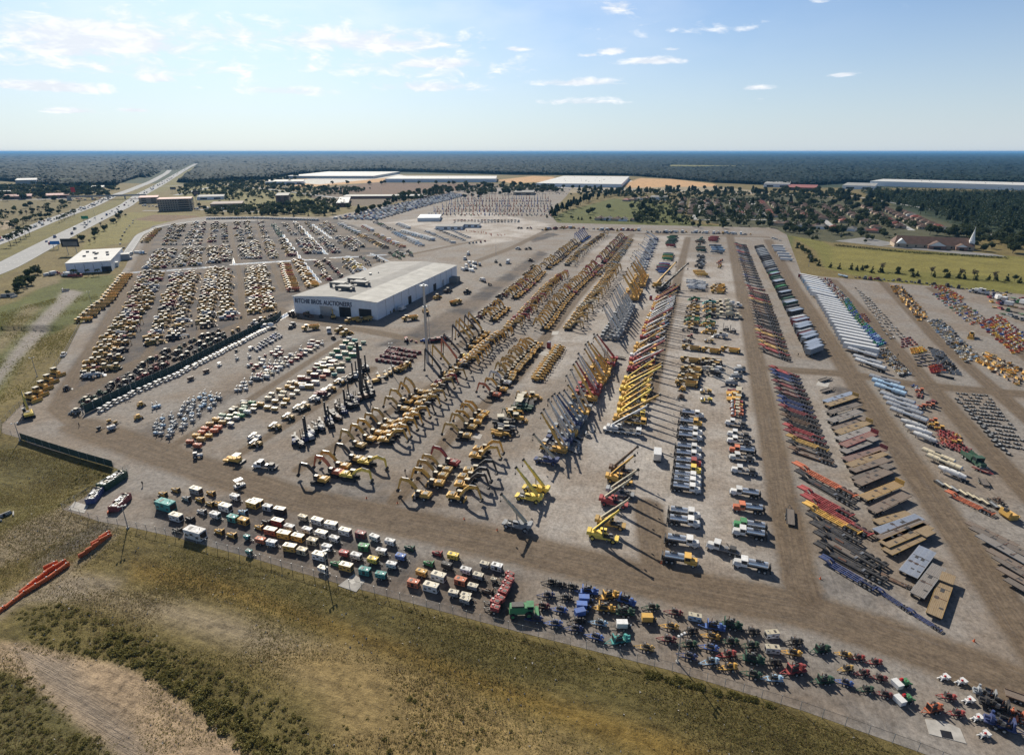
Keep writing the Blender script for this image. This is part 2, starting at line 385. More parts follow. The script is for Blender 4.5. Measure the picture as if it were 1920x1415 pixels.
def cranes(key, name, phrase, L, nax, el, boomL, boomm, rt=False, cabm='paint'):
    k = kind(key, name, 'crane', phrase, L + 4)
    zb = 1.0
    k.p('carrier').b(0, 0, zb, L, 2.5, .45, 'paint').b(0, 0, .7, L * .9, 1.2, .3, 'darksteel').b(-L * .2, 0, zb + .45, L * .35, 2.3, .3, 'paint' if rt else 'darksteel').b(-.2, 0, zb + .45, L - (2.0 if rt else 3.0), 2.1, .08, 'darksteel').b(L * .22, .7, zb + .53, .9, .6, .4, 'steel').b(L * .24, -.7, zb + .53, 1.1, .5, .3, 'darksteel')
    for i in range(nax):
        x = -L / 2 + 1.0 + i * (L - (2.4 if rt else 2.6)) / (nax - 1)
        for y in (-1.1, 1.1): k.wheel(x, y, .8 if rt else .58, .55 if rt else .42, 12, 'paint' if rt else 'rim')
    if rt:
        k.p('engine_hood').b(-L / 2 + 1.2, 0, 1.45, 2.2, 2.0, .9, 'paint', .9, .9)
    else:
        cabin(k, L / 2 - .9, 0, zb + .1, 1.6, 2.4, 1.55, cabm, cabm, None, 'driver_cab')
        k.p('front_bumper').b(L / 2 + .1, 0, .6, .3, 2.4, .5, 'darksteel')
    for x in (-L / 2 + .3, L * .12):
        k.p('outrigger').b(x, 0, .85, .4, 2.9, .3, 'darksteel').b(x, 1.5, .2, .35, .25, .9, 'steel').b(x, -1.5, .2, .35, .25, .9, 'steel')
    tx = -L * .15
    k.p('turntable').c(tx, 0, zb + .6, .9, .5, 'z', 'darksteel', 12).b(tx - .9, 0, zb + .75, 3.2, 2.0, .8, 'paint')
    k.p('counterweight').b(tx - 3.0, 0, zb + .8, 1.2, 2.5, 1.0, 'paint', .9, .95)
    cabin(k, tx + .9, .95, zb + .7, 1.7, .9, 1.4, cabm, cabm, None, 'operator_cab')
    c, s = math.cos(R(el)), math.sin(R(el)); px, pz = tx - 1.7, zb + 1.7
    f = lambda d, o=0: (px + c * d - s * o, pz + s * d + c * o)
    k.p('boom').path([(*f(0), .42), (*f(boomL * .5), .42)], -.42, .32, boomm).path([(*f(boomL * .5), .34), (*f(boomL * .8), .34)], -.34, .24, boomm).path([(*f(boomL * .8), .26), (*f(boomL), .26)], -.26, .16, boomm)
    a, b_ = f(boomL, .0), f(boomL + .6, -.1)
    hd = k.p('boom_head', 'boom'); hd.path([(*a, .4), (*b_, .45)], -.35, .25, 'darksteel')
    h = k.p('hook_block', 'boom'); h.t((b_[0], -.05, b_[1] - .3), (b_[0], -.05, b_[1] - 2.2), .05, .05, 'darksteel').b(b_[0], -.05, b_[1] - 2.8, .35, .3, .6, 'darksteel')
    q, w = f(boomL * .36, -.4), (tx + .9, zb + .9)
    k.p('lift_cylinder').t((w[0], -.05, w[1]), (q[0], -.05, q[1]), .3, .3, 'steel')
    jb = k.p('stowed_jib'); jb.t((f(boomL * .1)[0], -.6, f(boomL * .1)[1]), (f(boomL * .62)[0], -.6, f(boomL * .62)[1]), .16, .5, 'darksteel')
    return k
cranes('rt', 'crane', 'rough-terrain crane', 8.2, 2, 50, 10.5, 'paint', True)
cranes('rtw', 'crane', 'white-boomed rough-terrain crane', 8.2, 2, 46, 10.5, 'cream', True)
cranes('tc', 'crane', 'raised-boom truck crane', 10.5, 4, 56, 15, 'paint')
cranes('tcw', 'crane', 'grey-boomed truck crane', 10.5, 4, 56, 15, 'alu')
cranes('tl', 'crane', 'slant-boom truck crane', 11, 4, 36, 15, 'paint')
cranes('tlw', 'crane', 'pale-boomed truck crane', 11, 4, 36, 15, 'white')
cranes('tc2', 'crane', 'raised-boom truck crane', 9.5, 3, 50, 13, 'paint'); cranes('tcw2', 'crane', 'grey-boomed truck crane', 10, 4, 62, 16.5, 'alu'); cranes('tl2', 'crane', 'slant-boom truck crane', 10, 4, 42, 13, 'paint'); cranes('tlw2', 'crane', 'pale-boomed truck crane', 10, 4, 31, 13.5, 'white')
cranes('at', 'crane', 'five-axle mobile crane', 13.5, 5, 38, 15, 'white', False, 'white')

def trucks(key, name, cat, phrase, L, body):
    k = kind(key, name, cat, phrase, L)
    f = L / 2
    k.p('frame').b(-.4, 0, .75, L - .6, .9, .28, 'darksteel')
    k.p('hood').b(f - .95, 0, .75, 1.7, 1.75, 1.05, 'paint', .92, .85, 0, -.06)
    cabin(k, f - 2.5, 0, .9, 1.5, 2.2, 1.85, 'paint')
    k.p('front_bumper').b(f + .02, 0, .45, .25, 2.3, .42, 'steel')
    for y in (-.95, .95): k.p('fender').b(f - 1.15, y, .75, 1.3, .5, .4, 'paint', .8, .9)
    for y in (-.98, .98):
        k.wheel(f - 1.15, y, .52, .34)
        for x in ((-f + 1.2, -f + 2.5) if L > 6.5 else (-f + 1.4,)): k.wheel(x, y * .93, .52, .56)
    r0, r1 = -f + .2, f - 3.4; xm, ln = (r0 + r1) / 2, r1 - r0
    if body == 'tank':
        k.p('tank').c(xm + .2, 0, 1.95, .98, ln - .5, 'x', 'chrome', 20, None, .8)
        k.p('walkway').b(xm + .2, 0, 2.75, 1.3, .7, .14, 'black').b(xm + .2, -1.05, 1.3, ln - .7, .25, .3, 'darksteel').c(xm - .8, 0, 2.8, .28, .3, 'z', 'darksteel', 10)
        k.p('spray_bar').b(-f - .05, 0, .5, .35, 2.7, .3, 'darksteel').b(-f + .1, 0, .8, .4, 1.6, 1.3, 'darksteel').t((-f, .9, .6), (-f, .9, 2.3), .1, .1, 'darksteel').t((-f, -.9, .6), (-f, -.9, 2.3), .1, .1, 'darksteel')
    elif body == 'semi':
        k.p('sleeper').b(f - 3.9, 0, .9, 1.3, 2.2, 2.1, 'paint', .95, .95)
        k.p('fifth_wheel').b(-f + 1.9, 0, 1.03, 1.2, .9, .16, 'darksteel'); k.p('exhaust_stack').c(f - 3.3, 1.2, 2.2, .09, 2.6, 'z', 'steel', 8)
    elif body == 'box':
        k.p('cargo_box').b(xm, 0, 1.05, ln + .3, 2.4, 2.3, 'white')
        k.p('rear_door').b(-f + .03, 0, 1.1, .06, 2.2, 2.1, 'alu')
    elif body == 'flat':
        k.p('flatbed').b(xm, 0, 1.05, ln + .3, 2.4, .16, 'deck').b(r1 + .1, 0, 1.21, .12, 2.4, .9, 'darksteel')
        k.p('load').b(xm - .6, 0, 1.21, 1.6, 1.6, .9, 'darksteel').b(xm + .9, .3, 1.21, .8, 1.0, .6, 'steel').t((xm - 1, .8, 1.3), (xm + 1.2, -.6, 2.4), .14, .14, 'darksteel')
    elif body == 'dump':
        k.p('dump_bed').pr([(r0 - .1, 1.05), (r1, 1.05), (r1 + .1, 2.5), (r1 - .1, 2.5), (r1 - .25, 1.25), (r0, 1.25)], -1.15, 1.15).b(xm, 1.2, 1.05, ln, .1, 1.15).b(xm, -1.2, 1.05, ln, .1, 1.15)
    elif body == 'mixer':
        k.p('drum').c(xm - .6, 0, 2.4, .8, 1.5, 'x', 'paint', 14, 1.25).c(xm + .9, 0, 2.4, 1.25, 1.5, 'x', 'paint', 14, .9); k.p('chute').t((-f, 0, 2.9), (-f - .5, 0, 1.2), .5, .2, 'steel')
    k.p('headlight').b(f + .0, .75, 1.0, .06, .3, .2, 'white'); k.p('headlight').b(f + .0, -.75, 1.0, .06, .3, .2, 'white')
    return k
trucks('dist', 'tank_truck', 'truck', 'asphalt tank truck', 8.6, 'tank'); trucks('semi', 'truck_tractor', 'truck', 'truck tractor', 7.0, 'semi')
trucks('boxt', 'box_truck', 'truck', 'box truck', 8, 'box'); trucks('flatt', 'flatbed_truck', 'truck', 'loaded flatbed truck', 8.4, 'flat')
trucks('dumpt', 'tipper_truck', 'truck', 'tipper truck', 8, 'dump'); trucks('mixt', 'mixer_truck', 'truck', 'concrete mixer truck', 9, 'mixer')

def cars(key, name, phrase, L, typ):
    k = kind(key, name, 'car' if typ != 'van' else 'van', phrase, L)
    f = L / 2
    if typ == 'pickup':
        k.p('body').b(0, 0, .45, L, 1.9, .55, 'paint', .98, .96).b(-f + .9, 0, 1.0, 1.7, 1.75, .06, 'black').b(-f + .9, .9, 1.0, 1.8, .1, .22).b(-f + .9, -.9, 1.0, 1.8, .1, .22)
        k.p('cab').b(.25, 0, 1.0, 2.2, 1.8, .75, 'glass', .72, .85).b(.25, 0, 1.75, 1.6, 1.5, .05)
    elif typ == 'van':
        k.p('body').b(-.2, 0, .4, L - .6, 2.0, 1.9, 'paint', .96, .9).b(f - .6, 0, .4, 1.1, 1.9, .8, 'paint', .8, .9); k.p('windshield').b(f - .75, 0, 1.2, .8, 1.75, .85, 'glass', .4, .9)
    else:
        k.p('body').b(0, 0, .35, L, 1.8, .6, 'paint', .97, .94); k.p('cab').b(-.2, 0, .95, 2.5, 1.65, .52, 'glass', .68, .84).b(-.2, 0, 1.47, 1.65, 1.35, .04)
    for x in (-f + .85, f - .85):
        for y in (-.82, .82): k.wheel(x, y, .34, .24, 10)
    return k
cars('car', 'car', 'car', 4.5, 'car'); cars('pick', 'pickup_truck', 'pickup truck', 5.4, 'pickup'); cars('van', 'van', 'van', 6, 'van')

def bogie(k, xs, w=2.4, r=.5, lift=0):
    for x in xs:
        for y in (-w / 2 + .28, w / 2 - .28): k.wheel(x, y, r, .55, 12)

def lowboy(key, phrase, L, deckm, nax, rails=False):
    k = kind(key, 'lowboy_trailer', 'trailer', phrase, L); f = L / 2
    k.p('gooseneck').path([(f, 1.35, .13), (f - 2.2, 1.35, .2), (f - 3.0, 1.0, .3), (f - 3.4, .65, .25)], -1.1, -.55).path([(f, 1.35, .13), (f - 2.2, 1.35, .2), (f - 3.0, 1.0, .3), (f - 3.4, .65, .25)], .55, 1.1).b(f - 1.2, 0, 1.25, 2.2, 1.1, .15)
    d = k.p('deck'); x0, x1 = -f + 3.6, f - 3.3; xm = (x0 + x1) / 2
    if rails:
        for y in (-1.15, -.4, .4, 1.15): d.b(xm, y, .5, x1 - x0, .28, .3, 'paint')
        for i in range(5): d.b(x0 + .4 + i * (x1 - x0 - .8) / 4, 0, .53, .2, 2.2, .2, 'paint')
    else:
        d.b(xm, 0, .52, x1 - x0, 1.7, .22, deckm).b(xm, 1.15, .47, x1 - x0, .3, .34, 'paint').b(xm, -1.15, .47, x1 - x0, .3, .34, 'paint')
    r = k.p('rear_frame'); r.b(-f + 1.8, 0, .75, 3.7, .8, .35, 'paint').b(-f + 1.8, 0, 1.1, 3.0, .45, .06, 'darksteel').b(-f + .1, 0, .7, .2, 2.4, .3, 'paint')
    if not rails: d.b(xm + 1, .5, .745, 1.6, .5, .12, 'rust').b(xm - 2, -.4, .745, .9, .7, .1, 'darksteel').b(xm - 3.2, .3, .745, .4, 1.2, .14, 'steel')
    bogie(k, [-f + .7 + i * 1.2 for i in range(nax)], 2.6, .52)
    k.p('landing_leg').b(f - 3.2, .6, 0, .2, .2, .6, 'darksteel'); k.p('landing_leg').b(f - 3.2, -.6, 0, .2, .2, .6, 'darksteel')
    return k
lowboy('low', 'timber-deck lowboy trailer', 14.5, 'deck', 3); lowboy('lowr', 'open-rail lowboy trailer', 14.5, 'paint', 3, True)
lowboy('lows', 'steel-deck lowboy trailer', 14.5, 'paint', 3)

def flatbed(key, phrase, L, deckm, head=False, drop=False):
    k = kind(key, 'flatbed_trailer', 'trailer', phrase, L); f = L / 2
    d = k.p('deck')
    if drop: d.b(-1.7, 0, 1.0, L - 3.5, 2.55, .14, deckm).b(f - 1.7, 0, 1.45, 3.3, 2.55, .14, deckm).b(f - 3.4, 0, 1.0, .1, 2.5, .5, 'darksteel')
    else: d.b(0, 0, 1.35, L, 2.55, .14, deckm)
    fr = k.p('frame'); z = .6 if drop else .85
    for y in (-.5, .5): fr.b(-1 if drop else 0, y, z, L - (3.6 if drop else 1), .18, .395 if drop else .495, 'darksteel')
    sr = k.p('side_rail')
    for y in (-1.31, 1.31): sr.b(-1.7 if drop else 0, y, .98 if drop else 1.3, L - (3.5 if drop else 0), .06, .2, 'paint')
    zt = 1.145 if drop else 1.495
    for i in range(3): d.b(-L * .3 + i * L * .2, (-.7, .6, .1)[i], zt, .5 + .4 * i, .7, .03, 'darksteel')
    d.b(-L * .1, 0, zt, .12, 2.3, .05, 'rust').b(L * .14, 0, zt, .1, 2.3, .04, 'darksteel')
    bogie(k, (-f + 1.2, -f + 2.6), 2.5, .42 if drop else .5)
    k.p('landing_leg').b(f - 3.8, .6, 0, .2, .2, .86, 'darksteel'); k.p('landing_leg').b(f - 3.8, -.6, 0, .2, .2, .86, 'darksteel')
    if head: k.p('headboard').b(f - .06, 0, 1.5, .1, 2.5, 1.2, 'paint')
    return k
flatbed('flat', 'flatbed trailer with worn timber deck', 14.6, 'deck'); flatbed('flath', 'flatbed trailer with headboard', 14.6, 'deck', True)
flatbed('flata', 'flatbed trailer with aluminium deck', 14.6, 'alu'); flatbed('flatd', 'step-deck flatbed trailer', 14.8, 'deck', False, True)

def boxtr(key, name, phrase, L, h, roof, side, openT=False, zb=1.1):
    k = kind(key, name, 'trailer', phrase, L); f = L / 2
    if openT:
        b = k.p('body')
        b.b(0, 0, zb, L, 2.5, .12, 'darksteel')
        for y in (-1.25, 1.25): b.b(0, y, zb + .12, L, .1, h, side)
        b.b(f - .05, 0, zb + .12, .1, 2.4, h, side)
        for i in range(9):
            for y in (-1.32, 1.32): b.b(-f + .6 + i * (L - 1.2) / 8, y, zb, .16, .05, h, side)
        k.p('tarp').b(0, 0, zb + h - .1, L - .5, 2.2, .16, 'paint', .98, .6)
        k.p('tailgate').b(-f, 0, zb + .1, .12, 2.5, h, 'paint')
    else:
        b = k.p('body'); b.b(0, 0, zb, L, 2.55, h, side)
        k.p('roof').b(0, 0, zb + h, L, 2.57, .05, roof, .999, .985)
        k.p('rear_door').b(-f - .03, .63, zb + .12, .05, 1.15, h - .25, side); k.p('rear_door').b(-f - .03, -.63, zb + .12, .05, 1.15, h - .25, side)
        b.b(0, 1.29, zb, L, .03, .16, 'steel').b(0, -1.29, zb, L, .03, .16, 'steel')
    k.p('underframe').b(-f + 2.2, 0, .7, 4.0, .9, .4, 'darksteel')
    bogie(k, (-f + 1.3, -f + 2.6))
    k.p('landing_leg').b(f - 2.6, .7, 0, .18, .18, 1.08, 'darksteel'); k.p('landing_leg').b(f - 2.6, -.7, 0, .18, .18, 1.08, 'darksteel')
    return k
boxtr('boxw', 'box_trailer', 'box trailer', 16, 2.85, 'white', 'paint'); boxtr('dumptr', 'dump_trailer', 'covered dump trailer', 11, 1.8, '', 'paint', True)
boxtr('livet', 'container_trailer', 'ribbed container trailer', 12, 2.6, 'alu', 'paint')

def tanker(key, phrase, typ):
    L = 13; k = kind(key, 'tank_trailer', 'trailer', phrase, L); f = L / 2
    if typ == 'pneu':
        k.p('tank').c(-3.6, 0, 2.2, .75, 2.2, 'x', 'paint', 18, 1.05).c(0, 0, 2.25, 1.05, 5.0, 'x', 'paint', 18).c(3.7, 0, 2.2, 1.05, 2.4, 'x', 'paint', 18, .7)
        for x in (-2.6, 0, 2.6): k.p('hopper').c(x, 0, 1.0, .25, .9, 'z', 'paint', 10, .8)
        k.p('hatch').c(1.4, 0, 3.35, .3, .2, 'z', 'steel', 10); k.p('hatch').c(-1.4, 0, 3.35, .3, .2, 'z', 'steel', 10)
    else:
        k.p('tank').c(0, 0, 2.05, .95, L - .6, 'x', 'paint' if typ == 'paint' else 'alu', 20).c(-f + .2, 0, 2.05, .6, .25, 'x', 'alu', 16, .95).c(f - .2, 0, 2.05, .95, .25, 'x', 'alu', 16, .6)
        k.p('catwalk').b(.4, 0, 2.97, 2.4, .9, .1, 'black').c(0, 0, 3.1, .3, .2, 'z', 'darksteel', 10)
        k.p('side_cabinet').b(.2, 1.0, 1.2, 2.2, .3, .9, 'darksteel')
        for x in (-4, -2, 2, 4): k.p('tank_band', 'tank').c(x, 0, 2.05, .965, .12, 'x', 'steel', 20)
    k.p('frame').b(-3.2, 0, .7, 5.5, .9, .35, 'darksteel')
    bogie(k, (-f + 1.2, -f + 2.5))
    k.p('landing_leg').b(f - 3.0, .6, 0, .18, .18, 1.3, 'darksteel'); k.p('landing_leg').b(f - 3.0, -.6, 0, .18, .18, 1.3, 'darksteel')
    return k
tanker('tank', 'silver tank trailer', 'alu'); tanker('tankp', 'tank trailer', 'paint'); tanker('pneu', 'dry bulk tank trailer', 'pneu')

def genset(key, name, phrase, L, h, w, base, roof, style):
    k = kind(key, name, 'generator', phrase, L + 1); zb = .28 if base == 'skid' else .75
    k.p('housing').b(0, 0, zb, L, w, h, 'paint', 1, .98)
    k.p('roof_panel').b(0, 0, zb + h, L + .06, w + .06, .07, roof).b(-L * .22, 0, zb + h + .07, .7, w * .55, .06, 'darksteel').b(L * .3, -w * .2, zb + h + .07, .35, .35, .12, 'steel').c(L * .25, w * .2, zb + h + .2, .07, .4, 'z', 'darksteel', 6)
    k.p('radiator_grille').b(L / 2 + .02, 0, zb + h * .15, .05, w * .8, h * .7, 'black')
    for y in (-1, 1):
        for i in range(2 if L < 3 else 3):
            n = 2 if L < 3 else 3
            k.p('side_door').b(-L / 2 + (i + .5) * L / n, y * (w / 2 + .01), zb + h * .15, L / n * .82, .04, h * .68, 'black' if style == 'open' and i == 1 else 'paint')
            k.p('side_louver').b(-L / 2 + (i + .5) * L / n, y * (w / 2 + .035), zb + h * (.5 if i % 2 else .25), L / n * .55, .03, h * .25, 'darksteel')
    if base == 'skid': k.p('skid_base').b(0, 0, 0, L + .3, w * .9, .28, 'darksteel')
    else:
        k.p('trailer_frame').b(.3, 0, .5, L + .3, w * .8, .25, 'darksteel').t((L / 2, .5, .55), (L / 2 + 1.6, 0, .5), .12, .12, 'darksteel').t((L / 2, -.5, .55), (L / 2 + 1.6, 0, .5), .12, .12, 'darksteel').b(L / 2 + 1.4, 0, 0, .1, .1, .6, 'steel')
        for x in ((-.35, .5) if L > 3 else (0,)):
            for y in (-1, 1): k.wheel(x, y * (w / 2 - .02), .36, .24, 10); k.p('mudguard').b(x, y * (w / 2 + .0), .74, .85, .28, .06, 'darksteel')
    return k
genset('gen', 'generator', 'box generator', 4.2, 2.0, 1.9, 'skid', 'cream', ''); genset('gent', 'generator', 'trailer generator', 3.4, 1.5, 1.6, 'trail', 'paint', '')
genset('geno', 'generator', 'generator with open side', 3.2, 1.7, 1.7, 'skid', 'paint', 'open'); genset('genb', 'generator', 'large box generator', 5.6, 2.5, 2.4, 'skid', 'paint', '')
genset('comp', 'air_compressor', 'trailer air compressor', 3.0, 1.25, 1.6, 'trail', 'cream', ''); genset('compp', 'air_compressor', 'air compressor', 3.0, 1.3, 1.6, 'trail', 'paint', '')
genset('welder', 'welding_generator', 'small welding generator', 1.7, .8, 1.0, 'trail', 'paint', '')

k = kind('engine', 'engine_set', 'engine', 'open skid engine', 3.6)
k.p('skid_base').b(0, 0, 0, 3.4, 1.3, .25, 'darksteel')
k.p('engine_block').b(.1, 0, .25, 1.7, .8, .8, 'paint').b(.1, .3, 1.05, 1.4, .3, .3, 'paint').b(.1, -.3, 1.05, 1.4, .3, .25, 'darksteel').c(.4, 0, 1.5, .08, .6, 'z', 'rust', 6)
k.p('radiator').b(1.4, 0, .25, .3, 1.3, 1.5, 'paint').b(1.56, 0, .35, .04, 1.1, 1.3, 'black')
k.p('alternator').c(-1.1, 0, .75, .42, 1.0, 'x', 'paint', 12)

k = kind('pump', 'water_pump', 'water pump', 'trailer water pump', 4)
k.p('trailer_frame').b(0, .5, .5, 3.0, .14, .2, 'paint').b(0, -.5, .5, 3.0, .14, .2, 'paint').b(-1.4, 0, .5, .14, 1.2, .2, 'paint').b(1.4, 0, .5, .14, 1.2, .2, 'paint')
k.p('drawbar').t((1.5, .45, .55), (2.9, 0, .5), .12, .12).t((1.5, -.45, .55), (2.9, 0, .5), .12, .12).b(2.7, 0, 0, .1, .1, .7, 'steel')
for y in (-.85, .85): k.wheel(-.2, y, .38, .26, 10)
k.p('engine_block').b(.1, 0, .7, 1.2, .65, .55, 'darksteel').b(.1, 0, 1.25, 1.0, .5, .2, 'paint').b(.1, .2, 1.45, .9, .25, .25, 'darksteel').b(.5, -.4, .9, .3, .3, .6, 'steel').t((-.5, .5, .9), (.7, .55, 1.4), .1, .1, 'darksteel').c(.3, -.2, 1.75, .07, .7, 'z', 'rust', 6)
k.p('radiator').b(.9, 0, .7, .2, .95, 1.05, 'darksteel')
k.p('pump_housing').c(-.95, 0, 1.0, .5, .4, 'x', 'paint', 12).c(-1.3, 0, 1.0, .2, .6, 'x', 'paint', 10).c(-.95, .35, 1.5, .17, .7, 'z', 'paint', 10)
k.p('fuel_tank').b(.1, -.55, .72, 1.0, .35, .4, 'paint')
k = kind('pumpb', 'water_pump', 'water pump', 'large twin-axle water pump', 5)
k.p('trailer_frame').b(0, 0, .55, 4.2, 1.5, .25, 'paint'); k.p('drawbar').t((2.1, .5, .6), (3.6, 0, .55), .12, .12).t((2.1, -.5, .6), (3.6, 0, .55), .12, .12).b(3.3, 0, 0, .12, .12, .75, 'steel')
for x in (-.6, .5):
    for y in (-.95, .95): k.wheel(x, y, .42, .3, 10)
k.p('engine_block').b(.5, 0, .8, 1.7, .9, .7, 'darksteel').b(.5, 0, 1.5, 1.4, .7, .3, 'paint').b(.2, -.6, 1.0, .6, .3, .8, 'steel').t((-.6, .7, 1.0), (1.2, .6, 1.9), .14, .14, 'darksteel').t((-.6, -.7, 1.0), (1.0, -.7, 1.6), .1, .1, 'rust').b(.5, .3, 1.8, 1.2, .25, .35, 'darksteel').c(.8, -.3, 2.3, .09, 1.0, 'z', 'rust', 6).c(.1, .2, 2.1, .25, .7, 'x', 'darksteel', 8)
k.p('radiator').b(1.6, 0, .8, .25, 1.4, 1.5, 'paint').b(1.75, 0, .9, .05, 1.2, 1.3, 'black')
k.p('pump_housing').c(-1.1, 0, 1.3, .7, .5, 'x', 'paint', 14).c(-1.7, 0, 1.3, .3, .9, 'x', 'paint', 10).c(-1.1, .5, 1.9, .22, 1.0, 'z', 'paint', 10)
k.p('control_box').b(-.3, -.6, 1.5, .5, .3, .6, 'darksteel')
k = kind('pumph', 'water_pump', 'water pump', 'boxed water pump', 4)
k.p('housing').b(.3, 0, .7, 2.4, 1.4, 1.3, 'paint', .98, .96); k.p('roof_panel').b(.3, 0, 2.0, 2.5, 1.5, .06, 'paint')
k.p('trailer_frame').b(0, 0, .5, 3.6, 1.1, .2, 'darksteel').t((1.7, 0, .55), (2.9, 0, .5), .14, .14, 'darksteel')
for y in (-.85, .85): k.wheel(0, y, .38, .26, 10)
k.p('pump_housing').c(-1.3, 0, 1.0, .5, .4, 'x', 'darksteel', 12).c(-1.6, 0, 1.0, .2, .5, 'x', 'paint', 10)
k = kind('drill', 'drilling_pump', 'pump rig', 'skid-mounted spraying machine', 4)
k.p('hopper').b(1.3, 0, .3, 1.3, 1.8, 1.1, 'white', 1.1, 1.1); k.p('engine_block').b(-.4, 0, .5, 1.6, 1.0, .9, 'paint').c(-.4, .3, 1.6, .08, .5, 'z', 'rust', 6).c(.2, -.2, 1.6, .3, .6, 'x', 'redlamp', 8)
k.p('discharge_pipe').t((-1.0, .3, 1.0), (-2.0, .6, .5), .25, .25).t((-1.0, -.4, 1.0), (-2.0, -.7, .6), .2, .2)
k.p('trailer_frame').b(0, 0, .3, 3.0, 1.2, .18, 'darksteel')
for y in (-.8, .8): k.wheel(-.6, y, .34, .24, 10)

k = kind('lt', 'light_tower', 'light tower', 'folded light tower', 4)
k.p('housing').b(0, 0, .55, 2.0, 1.2, .95, 'paint', .95, .9); k.p('mast').b(-.6, 0, .6, .16, .16, 2.6, 'galv').b(-.4, 0, .6, .1, .1, 2.2, 'galv')
k.p('lamp_head').b(-.6, .5, 3.0, .25, .45, .4, 'galv').b(-.6, -.5, 3.0, .25, .45, .4, 'galv').b(-.6, 0, 3.12, .08, 1.5, .08, 'galv')
for y in (-.62, .62): k.wheel(0, y, .33, .2, 10)
for x, y in ((.8, .85), (.8, -.85), (-.8, .85), (-.8, -.85)): k.p('outrigger').b(x, y, .1, .1, .1, 1.5, 'galv').t((x, y, .6), (x, y * .5, .6), .1, .1, 'galv')
k.p('drawbar').t((1.0, 0, .5), (2.3, 0, .5), .1, .1, 'darksteel')

k = kind('cart', 'golf_cart', 'golf cart', 'golf cart with white roof', 2.4)
k.p('body').b(0, 0, .3, 2.2, 1.1, .35, 'paint', .9, .95).b(-.3, 0, .65, .5, 1.0, .35, 'black'); k.p('roof').b(-.1, 0, 1.75, 1.6, 1.15, .08, 'white')
k.p('roof_post').b(.6, .45, .6, .05, .05, 1.15, 'black').b(.6, -.45, .6, .05, .05, 1.15, 'black').b(-.8, .45, .6, .05, .05, 1.15, 'black').b(-.8, -.45, .6, .05, .05, 1.15, 'black')
for x in (-.7, .75):
    for y in (-.48, .48): k.wheel(x, y, .24, .2, 8)

k = kind('tractor', 'tractor', 'tractor', 'farm tractor', 4.4)
k.p('hood').b(1.0, 0, .8, 1.9, .75, .8, 'paint', .92, .85).c(.9, .3, 1.9, .05, .7, 'z', 'darksteel', 6); k.p('body').b(-.6, 0, .7, 1.3, .8, .5, 'darksteel')
cabin(k, -.7, 0, 1.1, 1.3, 1.3, 1.4, 'paint')
for y in (-.8, .8): k.wheel(-.8, y, .8, .45); k.wheel(1.4, y * .9, .5, .3)
k = kind('combine', 'harvester', 'harvester', 'green harvester with pipes', 6.5)
k.p('body').b(-.6, 0, .9, 3.8, 1.9, 1.5, 'paint', .9, .85).b(-.8, 0, 2.4, 2.4, 1.3, .3, 'darksteel'); cabin(k, 1.7, 0, 1.3, 1.3, 1.6, 1.4, 'paint')
for y in (-1.1, 1.1): k.wheel(1.4, y, .8, .5, 12, 'paint'); k.wheel(-1.8, y, .6, .4, 12, 'paint')
k.p('header').b(3.1, 0, .2, .9, 2.6, .7, 'paint', .7, 1)

k = kind('roller', 'road_roller', 'road roller', 'road roller', 5)
k.p('drum').c(1.7, 0, .75, .75, 2.0, 'y', 'steel', 18); k.p('drum_frame').b(1.7, 1.1, .5, 1.5, .16, .5).b(1.7, -1.1, .5, 1.5, .16, .5).b(.75, 0, .5, .3, 2.3, .6)
k.p('engine_hood').b(-1.4, 0, .8, 1.8, 1.7, .95, 'paint', .9, .9); k.p('canopy').b(-.1, 0, 2.5, 1.6, 1.7, .09, 'cream').b(.6, .75, 1.2, .08, .08, 1.3, 'darksteel').b(.6, -.75, 1.2, .08, .08, 1.3, 'darksteel').b(-.8, .75, 1.2, .08, .08, 1.3, 'darksteel').b(-.8, -.75, 1.2, .08, .08, 1.3, 'darksteel')
k.p('platform').b(-.1, 0, .8, 1.2, 1.6, .4, 'darksteel')
for y in (-.85, .85): k.wheel(-1.5, y, .72, .5)
k = kind('paver', 'road_paver', 'road paver', 'road paver with canopy', 6.5)
for y in (-1.0, 1.0): k.p('track').pr(stadium(-1.8, 1.6, 0, .8), y - .2, y + .2, 'rubber')
k.p('hopper').b(2.3, .9, .5, 1.8, 1.0, .7, 'paint', 1.1, 1.1).b(2.3, -.9, .5, 1.8, 1.0, .7, 'paint', 1.1, 1.1).b(2.3, 0, .45, 1.8, .9, .2, 'black')
k.p('body').b(-.4, 0, .6, 3.6, 2.2, 1.2, 'paint', .95, .9); k.p('screed').b(-2.9, 0, .1, 1.0, 3.0, .6, 'darksteel')
k.p('canopy').b(-1.2, 0, 2.9, 2.2, 2.4, .1, 'cream').b(-.3, 1.0, 1.8, .08, .08, 1.1, 'darksteel').b(-.3, -1.0, 1.8, .08, .08, 1.1, 'darksteel').b(-2.1, 1.0, 1.6, .08, .08, 1.3, 'darksteel').b(-2.1, -1.0, 1.6, .08, .08, 1.3, 'darksteel')
k = kind('mill', 'milling_machine', 'milling machine', 'large grey milling machine', 13)
k.p('body').b(0, 0, 1.0, 6.5, 2.4, 1.7, 'paint', .9, .85).b(-2.2, 0, 2.7, 1.8, 2.0, .5, 'darksteel', .8, .9); k.p('canopy').b(.6, 0, 3.9, 2.2, 2.3, .1, 'white').b(1.5, .9, 2.7, .08, .08, 1.2, 'darksteel').b(1.5, -.9, 2.7, .08, .08, 1.2, 'darksteel').b(-.3, .9, 2.7, .08, .08, 1.2, 'darksteel').b(-.3, -.9, 2.7, .08, .08, 1.2, 'darksteel')
for x in (-2.5, 2.3):
    for y in (-1.0, 1.0): k.p('track').pr(stadium(x - .9, x + .9, 0, .75), y - .2, y + .2, 'rubber')
